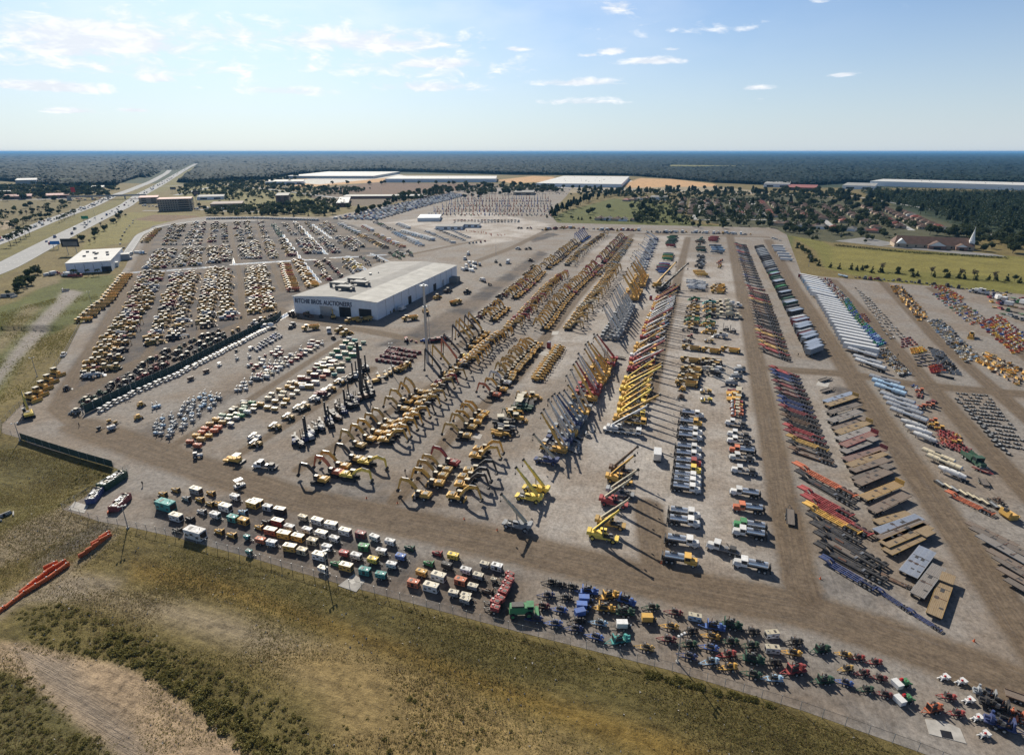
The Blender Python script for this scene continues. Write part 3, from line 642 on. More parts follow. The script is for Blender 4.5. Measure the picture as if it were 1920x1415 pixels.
k.p('cutter_drum').c(0, 0, .7, .6, 2.1, 'y', 'darksteel', 12); k.p('conveyor').path([(3.0, 1.5, .25), (6.0, 2.7, .25), (9.5, 4.3, .2)], -.5, .5, 'paint')
k = kind('scraper', 'motor_scraper', 'motor scraper', 'motor scraper', 11)
k.p('tractor_body').b(3.6, 0, 1.0, 2.6, 1.9, 1.3, 'paint', .85, .9); cabin(k, 2.6, 0, 1.5, 1.4, 1.4, 1.6, 'cream')
k.p('bowl').b(-1.6, 1.3, .6, 4.6, .16, 1.6).b(-1.6, -1.3, .6, 4.6, .16, 1.6).b(-1.6, 0, .55, 4.6, 2.5, .2, 'darksteel').b(-4.0, 0, .8, .5, 2.4, 1.6); k.p('gooseneck').path([(2.2, 1.6, .25), (1.4, 2.6, .3), (.4, 2.2, .25)], -.4, .4)
for x in (3.4, -4.0):
    for y in (-1.15, 1.15): k.wheel(x, y, .85, .65, 12, 'paint')
k = kind('grader', 'motor_grader', 'motor grader', 'motor grader', 9)
k.p('rear_body').b(-2.6, 0, .9, 2.8, 1.5, 1.3, 'paint', .95, .9); cabin(k, -.4, 0, 1.0, 1.4, 1.5, 2.0, 'cream'); k.p('front_beam').path([(-.2, 1.3, .25), (1.5, 1.8, .2), (4.2, 1.2, .2)], -.18, .18)
k.p('blade').b(1.4, 0, .1, .25, 3.4, .65, 'darksteel', 1, 1, .5)
for x in (-3.3, -1.9):
    for y in (-.95, .95): k.wheel(x, y, .65, .4)
for y in (-.95, .95): k.wheel(4.0, y, .65, .4)
k = kind('trench', 'trencher', 'trencher', 'folded-mast drilling machine', 8)
k.p('body').b(-1.0, 0, .8, 3.0, 1.7, 1.2, 'paint', .9, .9); k.p('mast').path([(-3.0, 1.6, .25), (4.0, 2.0, .25)], -.35, .35, 'darksteel'); cabin(k, .9, .5, .9, 1.1, .9, 1.5, 'darksteel')
for y in (-.9, .9): k.p('track').pr(stadium(-2.3, 1.5, 0, .8), y - .22, y + .22, 'rubber')
k = kind('rig', 'drill_rig', 'drill rig', 'upright-mast drill rig', 8)
k.p('body').b(-1.0, 0, .8, 3.6, 1.9, 1.3, 'paint', .9, .9); k.p('mast').b(1.8, 0, .6, .5, .5, 7.0, 'darksteel').b(2.1, 0, 1.2, .2, .3, 3.0, 'steel'); cabin(k, .6, .6, 1.0, 1.2, .9, 1.6, 'darksteel')
for y in (-.9, .9): k.p('track').pr(stadium(-2.5, 1.5, 0, .8), y - .22, y + .22, 'rubber')
k = kind('fork', 'forklift', 'forklift', 'forklift with raised mast', 5)
k.p('body').b(-.5, 0, .6, 2.6, 1.6, .9, 'paint', .9, .9).b(-1.6, 0, .6, .6, 1.7, 1.2, 'paint', .9, .9); k.p('mast').b(1.3, .45, .15, .2, .16, 4.4, 'darksteel').b(1.3, -.45, .15, .2, .16, 4.4, 'darksteel').b(1.3, 0, 4.2, .16, .9, .15, 'darksteel').b(1.3, 0, 2.0, .16, .9, .15, 'darksteel')
k.p('overhead_guard').b(-.3, 0, 2.4, 1.4, 1.4, .08, 'darksteel').b(.3, .6, 1.5, .08, .08, .9, 'darksteel').b(.3, -.6, 1.5, .08, .08, .9, 'darksteel').b(-.9, .6, 1.5, .08, .08, .9, 'darksteel').b(-.9, -.6, 1.5, .08, .08, .9, 'darksteel')
k.p('fork').b(2.1, .35, .15, 1.4, .12, .07, 'steel'); k.p('fork').b(2.1, -.35, .15, 1.4, .12, .07, 'steel')
for y in (-.75, .75): k.wheel(.8, y, .5, .4); k.wheel(-1.4, y, .45, .35)
k = kind('tele', 'telehandler', 'telehandler', 'low-boom telehandler', 7)
k.p('body').b(-.4, 0, .8, 4.6, 1.3, .7, 'paint', .95, .9).b(-.3, -.8, .8, 2.2, .6, .9, 'paint'); cabin(k, -.2, .7, .9, 1.4, .8, 1.5, 'cream'); k.p('boom').path([(-2.8, 2.1, .22), (2.6, 1.4, .2), (3.2, .6, .15)], -.3, .1)
for x in (-1.6, 1.5):
    for y in (-.95, .95): k.wheel(x, y, .6, .4)
k = kind('lift', 'boom_lift', 'boom lift', 'boom lift with raised arm', 6)
k.p('chassis').b(0, 0, .5, 2.8, 1.9, .5, 'paint').b(-.2, 0, 1.0, 2.2, 1.8, .9, 'paint', .9, .9); k.p('boom').path([(-.9, 1.9, .4), (-.5, 6.5, .34), (-.2, 9.5, .3)], -.35, .35, 'paint'); k.p('basket').b(.4, 0, 9.0, .8, 1.6, .1, 'steel').b(.4, .75, 9.1, .8, .06, 1.0, 'steel').b(.4, -.75, 9.1, .8, .06, 1.0, 'steel').b(.78, 0, 10.0, .06, 1.5, .08, 'steel')
for x in (-1.0, 1.0):
    for y in (-.9, .9): k.wheel(x, y, .42, .35, 10)
k = kind('scis', 'scissor_lift', 'scissor lift', 'lowered scissor lift', 3.2)
k.p('chassis').b(0, 0, .25, 2.6, 1.2, .6, 'paint'); k.p('platform').b(0, 0, 1.4, 2.7, 1.25, .12, 'paint').b(0, .6, 2.3, 2.6, .05, .06, 'steel').b(0, -.6, 2.3, 2.6, .05, .06, 'steel').b(1.3, 0, 1.5, .05, 1.2, .85, 'steel').b(-1.3, 0, 1.5, .05, 1.2, .85, 'steel'); k.p('scissor_arm').b(0, 0, .85, 2.2, .9, .5, 'darksteel')
for x in (-.9, .9):
    for y in (-.55, .55): k.wheel(x, y, .3, .2, 8)

# small goods for the outdoor rows
def small(key, name, cat, phrase, L): return kind(key, name, cat, phrase, L)
k = small('bkt', 'bucket_attachment', 'attachment', 'excavator bucket', 1.8)
k.p('shell').pr([(-.7, 1.2), (-.85, .5), (-.4, .03), (.4, 0), (.95, .5), (.85, .55), (.35, .18), (-.35, .2), (-.68, .55), (-.5, 1.2)], -.7, .7).b(0, .72, .1, 1.2, .06, .7).b(0, -.72, .1, 1.2, .06, .7).b(-.6, 0, 1.0, .3, .5, .35, 'darksteel')
k = small('blade', 'blade_attachment', 'attachment', 'loader blade', 2.6)
k.p('blade').pr([(-.2, 0), (.2, .05), (-.05, .5), (.2, .95), (-.15, .95), (-.3, .5)], -1.3, 1.3).b(-.5, 0, .3, .5, .7, .5, 'darksteel')
k = small('tote', 'liquid_tote', 'tote', 'caged liquid tote', 1.3)
k.p('tank').b(0, 0, .15, 1.15, 1.0, 1.0, 'paint', .97, .97).c(0, 0, 1.17, .14, .1, 'z', 'black', 8); k.p('pallet').b(0, 0, 0, 1.2, 1.05, .14, 'darksteel')
k = small('pal', 'steel_frame', 'frame', 'stacked steel frame', 2.4)
k.p('frame').b(0, .5, .1, 2.2, .1, .35, 'darksteel').b(0, -.5, .1, 2.2, .1, .35, 'darksteel').b(-.8, 0, .1, .12, 1.1, .3, 'darksteel').b(.8, 0, .1, .12, 1.1, .3, 'darksteel').b(0, 0, .45, 2.0, .5, .08, 'paint')
k = small('forkt', 'fork_attachment', 'attachment', 'pallet fork attachment', 1.6)
k.p('carriage').b(-.5, 0, .1, .1, 1.3, .8, 'paint'); k.p('fork').b(.2, .4, .05, 1.3, .12, .07, 'darksteel'); k.p('fork').b(.2, -.4, .05, 1.3, .12, .07, 'darksteel')
k = small('crate', 'parts_crate', 'crate', 'crate of machine parts', 1.5)
k.p('crate').b(0, 0, 0, 1.4, 1.0, .6, 'paint', 1.02, 1.02).b(0, 0, .6, 1.2, .8, .06, 'darksteel'); k.p('load').b(.2, .1, .66, .5, .5, .35, 'steel', .7, .7).c(-.3, -.1, .8, .2, .5, 'y', 'paint', 8)
k = small('drumk', 'drum_compactor', 'compactor', 'small vibrating roller', 2)
k.p('drum').c(.45, 0, .45, .45, 1.1, 'y', 'steel', 12); k.p('body').b(-.4, 0, .3, 1.2, 1.0, .7, 'paint', .85, .85).b(-.3, 0, 1.0, .4, .4, .3, 'black').b(-.9, 0, 1.0, .06, .8, .4, 'darksteel')
k = small('tyre', 'spare_tyre', 'tyre', 'black tyre and rim', 1.4)
k.p('tyre').c(0, 0, .22, .6, .44, 'z', 'rubber', 12).c(0, 0, .25, .3, .42, 'z', 'rim', 8)
k = small('trl', 'small_trailer', 'trailer', 'small equipment trailer', 5)
k.p('deck').b(-.5, 0, .55, 3.6, 1.8, .1, 'deck').b(-.5, .93, .5, 3.6, .08, .3).b(-.5, -.93, .5, 3.6, .08, .3); k.p('drawbar').t((1.3, .6, .5), (2.5, 0, .5), .1, .1).t((1.3, -.6, .5), (2.5, 0, .5), .1, .1)
for x in (-.9, -.1):
    for y in (-1.05, 1.05): k.wheel(x, y, .34, .22, 8)
k = small('plough', 'harrow', 'implement', 'harrow implement', 3)
k.p('frame').b(0, .7, .6, 2.4, .12, .12).b(0, -.7, .6, 2.4, .12, .12).b(-.9, 0, .6, .12, 2.6, .12).b(.5, 0, .6, .12, 2.6, .12).t((.8, 0, .6), (1.8, 0, .5), .12, .12).b(.3, 0, .72, .5, .5, .6)
k.p('disc_gang').c(-.9, 0, .35, .34, 2.6, 'y', 'darksteel', 10); k.p('disc_gang').c(.5, 0, .35, .34, 2.6, 'y', 'darksteel', 10)

for _k, _s in dict(lt=.8, ex=.98, exl=.98, exh=.98, exk=.98, exw=.97, tl=1.06, tlw=1.06, tractor=.85, comp=.74, gent=.74, gen=.76, geno=.78, compp=.78, welder=.8, genb=.82, engine=.8, pump=.86, pumpb=.88, pumph=.86, drill=.85, rt=.93, rtw=.93, dist=.98, flatt=.98).items(): KIND[_k].ks = _s
# ================================================================== sun, sky, air
SUN_AZ, SUN_EL = R(-22.9), R(34)                       # azimuth measured from +y towards +x
sl = bpy.data.lights.new('sun', 'SUN'); sl.energy = 5.0; sl.angle = R(.53); sl.color = (1, .92, .79)
so = bpy.data.objects.new('sun', sl); COL.objects.link(so); so.location = (-200, 300, 400)
sd = Vector((math.sin(SUN_AZ) * math.cos(SUN_EL), math.cos(SUN_AZ) * math.cos(SUN_EL), math.sin(SUN_EL)))
so.rotation_euler = sd.to_track_quat('Z', 'Y').to_euler()
W = bpy.data.worlds.new('World'); SC.world = W; W.use_nodes = True
w = NT(W.node_tree); bg = W.node_tree.nodes['Background']
sky = w.n('ShaderNodeTexSky', sky_type='NISHITA', sun_disc=False, sun_elevation=SUN_EL, sun_rotation=SUN_AZ, altitude=50, air_density=1.0, dust_density=SKY_DUST, ozone_density=1.6)
tc = w.n('ShaderNodeTexCoord').outputs['Generated']; sp = w.n('ShaderNodeSeparateXYZ'); w.l(tc, sp.inputs[0]); X, Y, Z = sp.outputs
az = w.math('ARCTAN2', X, Y); el = w.math('ARCSINE', Z)
def azel(px, py):
    x, y, z = ray(px, py); L = math.sqrt(x * x + y * y + z * z); return math.atan2(x, y), math.asin(z / L)
CLOUDS = [(430, 70, 460, 56, .7), (210, 125, 360, 50, .68), (760, 130, 320, 44, .6), (1250, 60, 300, 30, .42), (190, 78, 185, 44, 1.5), (120, 95, 110, 26, 1.3), (90, 165, 115, 16, 1.4), (290, 148, 45, 14, 1.2), (690, 82, 200, 38, 1.15), (820, 122, 100, 17, 1.2), (800, 165, 125, 16, 1.0), (540, 172, 110, 14, .9), (968, 93, 30, 8, 1.0), (1148, 97, 38, 11, 1.1), (1105, 104, 25, 7, .8), (1228, 116, 65, 11, 1.2), (1160, 16, 45, 22, .9), (1085, 156, 90, 11, 1.1), (1090, 192, 110, 10, .8), (1260, 93, 30, 5, .7), (1415, 166, 45, 8, .9), (1580, 141, 35, 7, 1.0), (1545, 2, 40, 8, .6),
          (130, 209, 55, 8, 1.2), (252, 208, 35, 7, 1.1), (360, 165, 28, 6, .6), (440, 215, 40, 5, .4), (600, 80, 100, 34, 1.0), (300, 45, 280, 30, .5), (1420, 186, 22, 4, .5), (115, 135, 16, 4, .6)]
pos = w.n('ShaderNodeCombineXYZ'); w.l(w.math('MULTIPLY', az, 22), pos.inputs[0]); w.l(w.math('MULTIPLY', el, 60), pos.inputs[1])
nz = w.noise(pos.outputs[0], 1.0, 9, .62, .4); nz2 = w.noise(pos.outputs[0], .35, 3, .5)
tot = None
for cx, cy, rx, ry, a in CLOUDS:
    a0, e0 = azel(cx, cy); a1, _ = azel(cx + rx, cy); _, e1 = azel(cx, cy - ry)
    da = w.math('DIVIDE', w.math('SUBTRACT', az, a0), abs(a1 - a0)); de = w.math('DIVIDE', w.math('SUBTRACT', el, e0), abs(e1 - e0))
    de = w.math('MULTIPLY', de, w.math('ADD', w.math('MULTIPLY', w.math('LESS_THAN', de, 0), .9), 1))   # flatter undersides
    g = w.math('MULTIPLY', w.math('EXPONENT', w.math('MULTIPLY', w.math('ADD', w.math('MULTIPLY', da, da), w.math('MULTIPLY', de, de)), -1)), a)
    tot = g if tot is None else w.math('MAXIMUM', tot, g)
dens = w.math('ADD', tot, w.math('MULTIPLY', w.math('SUBTRACT', nz, .5), 2.4))
dens = w.ramp(dens, .42, .95); dens = w.math('MULTIPLY', dens, w.math('MINIMUM', w.math('MULTIPLY', tot, 3), 1))
tint = w.n('ShaderNodeVectorMath', operation='MULTIPLY'); w.l(sky.outputs[0], tint.inputs[0]); tint.inputs[1].default_value = SKY_TINT
veil = w.math('MULTIPLY', w.ramp(nz2, .35, .75), w.math('MULTIPLY', w.ramp(el, .02, .3), w.ramp(az, .55, -.15)))
skyc = w.mix(w.math('MULTIPLY', veil, .5), tint.outputs[0], CLOUD_COL)
hzn = w.ramp(el, .30, -.02); hzf = w.math('MULTIPLY', w.math('POWER', hzn, 1.5), w.ramp(Y, -.6, .5, .35, .85)); skyc = w.mix(hzf, skyc, HORIZON_COL)
shade = w.mix(w.ramp(nz, .45, .7), CLOUD_DARK, CLOUD_COL)
skyc = w.mix(w.math('MULTIPLY', dens, .9), skyc, shade)
dt = w.n('ShaderNodeVectorMath', operation='DOT_PRODUCT'); w.l(tc, dt.inputs[0]); dt.inputs[1].default_value = sd; gl_ = w.math('POWER', w.math('MAXIMUM', dt.outputs['Value'], 0), 9); skyc = w.mix(w.math('MULTIPLY', gl_, .34), skyc, (14.5, 14.4, 14.0))
hi = w.n('ShaderNodeVectorMath', operation='SCALE'); w.l(skyc, hi.inputs[0]); w.l(w.ramp(el, .42, .8, 1.0, .32), hi.inputs[3]); skyc = hi.outputs[0]
w.l(skyc, bg.inputs['Color']); bg.inputs['Strength'].default_value = SKY_STR

SC.view_settings.view_transform = 'Standard'; SC.view_settings.look = 'None'; SC.view_settings.exposure = EXPO; SC.view_settings.gamma = 1

hz = bpy.data.materials.new('haze'); hz.use_nodes = True; ht = NT(hz.node_tree); hz.node_tree.nodes.remove(hz.node_tree.nodes['Principled BSDF'])
pv = ht.n('ShaderNodeVolumePrincipled'); pv.inputs['Color'].default_value = HAZE_COL; pv.inputs['Density'].default_value = HAZE; pv.inputs['Anisotropy'].default_value = .1
ht.l(pv.outputs[0], hz.node_tree.nodes['Material Output'].inputs['Volume'])
if HAZE > 0:
    hb = MB().b(0, 0, -6, 124000, 124000, 112, 'paint'); hm = hb.mesh('haze'); hm.materials.clear(); hm.materials.append(hz)
    link('haze', hm, 'stuff', 'thin blue air over the far plain and forest', None)

# ================================================================== ground sheets
def polar(r0, r1, az0, az1, dr, da):
    r = np.exp(np.arange(math.log(r0), math.log(r1), dr)); a = np.arange(az0, az1 + da, da); A, Rr = np.meshgrid(a, r)
    return np.stack([np.sin(A) * Rr, np.cos(A) * Rr], -1), len(r), len(a)
def gridfaces(nr, na):
    i = np.arange(nr * na).reshape(nr, na)
    return np.stack([i[:-1, :-1], i[:-1, 1:], i[1:, 1:], i[1:, :-1]], -1).reshape(-1, 4)[:, ::-1]

# patches of bare ground and grass: photo outlines, real surface colour, edge softness in metres
OLIVE0 = (.15, .118, .046)
OLIVE, DRY, SAND, PALE, LUSH, BROWN, ORANGE, WHITE, WOODS = (.118, .098, .038), (.185, .135, .06), (.30, .245, .175), (.185, .15, .098), (.105, .115, .03), (.15, .115, .08), (.42, .26, .13), (.52, .50, .46), (.028, .042, .022)
ZONES = [
 (WOODS, [(-3000, 350), (-500, 345), (0, 340), (330, 345), (720, 326), (1180, 330), (1500, 352), (2400, 356), (6000, 356), (6000, 285.2), (-3000, 285.2)], 40),
 (BROWN, [(540, 386), (600, 352), (700, 342), (940, 345), (930, 362), (860, 362), (700, 386)], 8), ((.16, .10, .07), [(590, 358), (700, 343), (920, 346), (900, 360), (740, 366)], 8),
 (ORANGE, [(520, 338), (640, 332), (760, 330), (740, 340), (640, 346), (560, 352)], 8), (WHITE, [(545, 342), (600, 331), (740, 325), (760, 330), (700, 336), (600, 346)], 6),
 (WHITE, [(1000, 348), (1060, 332), (1170, 332), (1185, 340), (1150, 355), (1000, 356)], 5), (ORANGE, [(1170, 345), (1200, 334), (1260, 336), (1340, 345), (1345, 352), (1250, 350), (1180, 356)], 6), (ORANGE, [(930, 338), (1000, 330), (1040, 332), (1035, 340), (960, 344)], 6),
 ((.26, .22, .15), [(1060, 350), (1180, 352), (1340, 350), (1420, 358), (1420, 366), (1200, 362), (1060, 362)], 8),
 (LUSH, [(1010, 418), (1060, 396), (1150, 372), (1260, 384), (1300, 420), (1460, 430), (1490, 445), (1475, 512), (1450, 428), (1040, 420)], 4), (LUSH, [(1140, 384), (1255, 381), (1255, 392), (1200, 398), (1150, 394)], 4),
 ((.17, .16, .04), [(1475, 438), (1530, 470), (1545, 502), (1640, 526), (1930, 552), (2300, 620), (2300, 500), (1930, 482), (1560, 462), (1500, 428), (1470, 430)], 3), ((.21, .185, .05), [(1560, 464), (1700, 474), (1930, 484), (2100, 490), (2100, 545), (1930, 524), (1700, 508), (1560, 500)], 4),
 ((.09, .09, .05), [(1290, 368), (1500, 366), (1700, 388), (1900, 445), (1560, 455), (1300, 412)], 6), ((.20, .19, .06), [(1255, 309), (1410, 311), (1405, 316), (1250, 314)], 30),
 ((.17, .15, .05), [(-400, 560), (0, 455), (180, 388), (330, 330), (365, 312), (372, 313), (330, 350), (250, 380), (0, 520), (-400, 640)], 6), ((.20, .175, .055), [(200, 420), (245, 398), (370, 402), (390, 410), (310, 420), (270, 428), (240, 455), (150, 470), (170, 440)], 4), ((.18, .12, .07), [(250, 412), (290, 402), (370, 404), (380, 410), (300, 416)], 4),
 ((.16, .13, .055), [(0, 430), (0, 372), (140, 376), (170, 386), (120, 400), (40, 440)], 6), ((.28, .22, .15), [(0, 432), (0, 412), (30, 415), (26, 428)], 3), ((.19, .17, .06), [(340, 352), (380, 345), (560, 362), (640, 392), (580, 402), (380, 378), (330, 368)], 6),
 (WOODS, [(1612, 358), (1700, 358), (1930, 362), (2400, 370), (2400, 470), (1930, 446), (1810, 428), (1690, 392)], 10),
 (LUSH, [(0, 740), (60, 640), (160, 600), (215, 525), (210, 515), (100, 525), (30, 565), (-200, 640), (-200, 900)], 4), ((.21, .17, .09), [(30, 560), (60, 520), (110, 512), (112, 530), (60, 545)], 2),
 ((.25, .225, .20), [(-60, 740), (0, 690), (40, 635), (100, 570), (118, 545), (135, 543), (155, 548), (125, 575), (90, 620), (30, 680), (-40, 770)], 3), ((.20, .165, .085), [(-40, 650), (10, 620), (50, 570), (80, 575), (40, 625), (0, 665)], 4),
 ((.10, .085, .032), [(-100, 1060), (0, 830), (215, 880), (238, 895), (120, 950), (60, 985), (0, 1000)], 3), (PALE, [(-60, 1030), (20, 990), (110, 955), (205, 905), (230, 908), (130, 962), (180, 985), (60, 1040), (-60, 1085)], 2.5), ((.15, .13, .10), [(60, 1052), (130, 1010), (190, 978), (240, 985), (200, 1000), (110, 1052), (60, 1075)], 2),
 (PALE, [(-60, 1150), (0, 1118), (40, 1090), (128, 1058), (205, 1000), (226, 1000), (190, 1030), (130, 1072), (60, 1120), (0, 1165)], 1.5), ((.20, .165, .12), [(40, 1130), (130, 1070), (230, 1090), (200, 1118), (90, 1135)], 3), (PALE, [(170, 1100), (340, 1130), (500, 1170), (620, 1215), (760, 1290), (740, 1330), (560, 1260), (420, 1205), (250, 1150), (150, 1125)], 4),
 (DRY, [(500, 1230), (640, 1200), (820, 1270), (960, 1330), (1100, 1400), (1150, 1480), (760, 1460), (640, 1400), (600, 1310)], 5), ((.155, .105, .03), [(250, 1050), (420, 1075), (600, 1150), (760, 1205), (980, 1285), (1240, 1370), (1400, 1440), (1300, 1450), (1020, 1345), (780, 1245), (560, 1165), (380, 1110), (250, 1085)], 3), ((.10, .082, .03), [(300, 1010), (620, 1100), (980, 1200), (1300, 1275), (1700, 1420), (1500, 1450), (1200, 1340), (900, 1255), (600, 1140), (330, 1050)], 3),
 ((.10, .082, .03), [(-40, 1250), (40, 1140), (110, 1130), (230, 1160), (330, 1205), (430, 1260), (560, 1330), (640, 1440), (470, 1440), (380, 1345), (300, 1285), (190, 1245), (50, 1215)], 3), ((.085, .075, .03), [(-60, 1500), (-20, 1255), (60, 1265), (150, 1330), (230, 1420), (240, 1500)], 3),
 ((.29, .215, .14), [(-40, 1225), (0, 1203), (45, 1205), (130, 1228), (220, 1245), (280, 1270), (340, 1310), (410, 1365), (480, 1430), (500, 1480), (270, 1480), (215, 1400), (140, 1350), (80, 1300), (20, 1255), (-40, 1250)], 1.2), ((.235, .19, .145), [(30, 1215), (130, 1240), (160, 1290), (250, 1370), (300, 1450), (250, 1470), (190, 1380), (120, 1320), (60, 1265)], 2.5)]
def soft(P, poly, f):
    ins = inside(P, poly); d, _, _ = line_dist(P, np.concatenate([poly, poly[:1]])); return sstep(-f, f, np.where(ins, d, -d))
P, nr, na = polar(34, 60000, R(-62), R(62), .0085, R(.22))
Pf = P.reshape(-1, 2); rr = np.hypot(Pf[:, 0], Pf[:, 1]); col = np.tile(np.array(OLIVE0), (len(Pf), 1)); sandy = np.zeros(len(Pf))
for c, px, f in ZONES:
    poly = np.array([G(*p) for p in px]); lo, hi = poly.min(0) - 3 * f - 5, poly.max(0) + 3 * f + 5
    m = np.nonzero(((Pf >= lo) & (Pf <= hi)).all(1))[0]
    if len(m):
        s = soft(Pf[m], poly, f)[:, None]; col[m] = col[m] * (1 - s) + np.array(c) * ((.85 if np.hypot(*poly.mean(0)) > 330 else 1.18) if c != WOODS and c[2] < .10 else 1.1) * s
        b_ = 1.0 if min(c) > .14 else 0.0; sandy[m] = sandy[m] * (1 - s[:, 0]) + b_ * s[:, 0]
near = rr < 480; zz = np.zeros(len(Pf)); zz[near] = H(Pf[near])
inY = np.zeros(len(Pf), bool); mY = rr < 1700; inY[mY] = inside(Pf[mY], YARD)
rel = np.zeros(len(Pf)); q = Pf[near]; rel[near] = (np.sin(q[:, 0] * .13 + 1.3 * np.sin(q[:, 1] * .07)) * np.sin(q[:, 1] * .17) * .25) * sstep(6, 20, line_dist(q, _low)[0])
zz += np.where(inY, 0, rel)
# the rest of the plain, all the way round
F = gridfaces(nr, na); V = np.concatenate([Pf, zz[:, None]], 1)
ring = []; nf = 60
for r_ in (34, 400, 4000, 60000):
    for k_ in range(nf + 1):
        a_ = R(62) + (2 * PI - R(124)) * k_ / nf; ring.append((math.sin(a_) * r_, math.cos(a_) * r_, 0))
ring = np.array(ring); o_ = len(V); F2 = gridfaces(4, nf + 1) + o_
cen = np.concatenate([P[0][:, :2], ring[1:nf, :2]]); V3 = np.array([(0, 0, -1.0)]); first = np.concatenate([np.arange(na), o_ + np.arange(1, nf)])
tri = np.stack([np.full(len(first), o_ + len(ring)), np.roll(first, -1), first], 1)
zr = np.where(np.hypot(ring[:, 0], ring[:, 1]) < 500, -2.2, 0); ring[:, 2] = zr
Vall = np.concatenate([V, ring, V3]); colA = np.concatenate([col, np.tile(np.array(OLIVE0), (len(ring) + 1, 1))]); sA = np.concatenate([sandy, np.zeros(len(ring) + 1)])
me = npmesh('ground', Vall, np.concatenate([F, F2])); attr(me, 'soil', np.concatenate([colA, np.ones((len(colA), 1))], 1), 'FLOAT_COLOR'); attr(me, 'sandy', sA)
m, t, b = newmat('ground'); tcO = t.n('ShaderNodeNewGeometry').outputs['Position']
a1 = t.n('ShaderNodeAttribute', attribute_name='soil'); a2 = t.n('ShaderNodeAttribute', attribute_name='sandy').outputs['Fac']
rot = t.n('ShaderNodeMapping', vector_type='TEXTURE'); rot.inputs['Rotation'].default_value = (0, 0, R(-21)); rot.inputs['Scale'].default_value = (3.2, .65, 1); t.l(tcO, rot.inputs[0])
n1 = t.noise(tcO, .05, 6, .65); n2 = t.noise(tcO, .6, 8, .75); n3 = t.noise(rot.outputs[0], .45, 6, .7); n4 = t.noise(tcO, 3.0, 4, .7)
v = t.math('ADD', t.math('MULTIPLY', t.ramp(n2, .25, .75, -.75, .85), 1.0), t.math('ADD', t.ramp(n1, .3, .7, -.3, .3), t.ramp(n3, .3, .7, -.5, .5)))
v = t.math('ADD', v, t.ramp(n4, .3, .7, -.4, .4))
v = t.math('MAXIMUM', t.math('ADD', 1.0, t.math('MULTIPLY', v, t.ramp(a2, 0, 1, .75, .38))), .18)
c1 = t.n('ShaderNodeVectorMath', operation='SCALE'); t.l(a1.outputs['Color'], c1.inputs[0]); t.l(v, c1.inputs[3])
straw = t.math('MULTIPLY', t.ramp(n2, .56, .72), t.math('SUBTRACT', 1, a2)); straw = t.math('MULTIPLY', straw, t.ramp(n1, .35, .6, .1, .6))
c2 = t.mix(straw, c1.outputs[0], (.21, .165, .085))
weed = t.math('MULTIPLY', t.ramp(n3, .58, .72), t.ramp(n2, .5, .62, 0, .6)); weed = t.math('MULTIPLY', weed, t.math('SUBTRACT', 1, t.math('MULTIPLY', a2, .7))); c2 = t.mix(weed, c2, (.06, .065, .02))
rt_ = t.n('ShaderNodeMapping', vector_type='TEXTURE'); rt_.inputs['Rotation'].default_value = (0, 0, R(-25)); rt_.inputs['Scale'].default_value = (14, .8, 1); t.l(tcO, rt_.inputs[0]); n6 = t.noise(rt_.outputs[0], 1.0, 6, .7, 1.6)
c2 = t.mix(t.math('MULTIPLY', t.math('MULTIPLY', t.ramp(n6, .54, .66), a2), .35), c2, (.13, .105, .08)); c2 = t.mix(t.math('MULTIPLY', t.math('MULTIPLY', t.ramp(n6, .44, .34), a2), .25), c2, (.34, .26, .17))
t.l(c2, b.inputs['Base Color']); b.inputs['Roughness'].default_value = .95; b.inputs['Specular IOR Level'].default_value = .15
bp = t.n('ShaderNodeBump', i_Strength=.8, i_Distance=.5); t.l(t.math('ADD', n2, t.math('ADD', t.math('MULTIPLY', n3, .5), t.math('MULTIPLY', t.math('MULTIPLY', n6, a2), 1.5))), bp.inputs['Height']); t.l(bp.outputs[0], b.inputs['Normal'])
me.materials.append(m); me2 = me
# centre fan under the camera
cf = npmesh('under', np.concatenate([Vall]), tri)
import bmesh
bm = bmesh.new(); bm.from_mesh(me); bm.faces.ensure_lookup_table(); bm.verts.ensure_lookup_table()
for f3 in tri:
    try: bm.faces.new([bm.verts[int(i)] for i in f3])
    except ValueError: pass
bm.to_mesh(me); bm.free(); bpy.data.meshes.remove(cf)
link('ground', me, 'structure', 'olive grass banks and sandy plain round the yard')

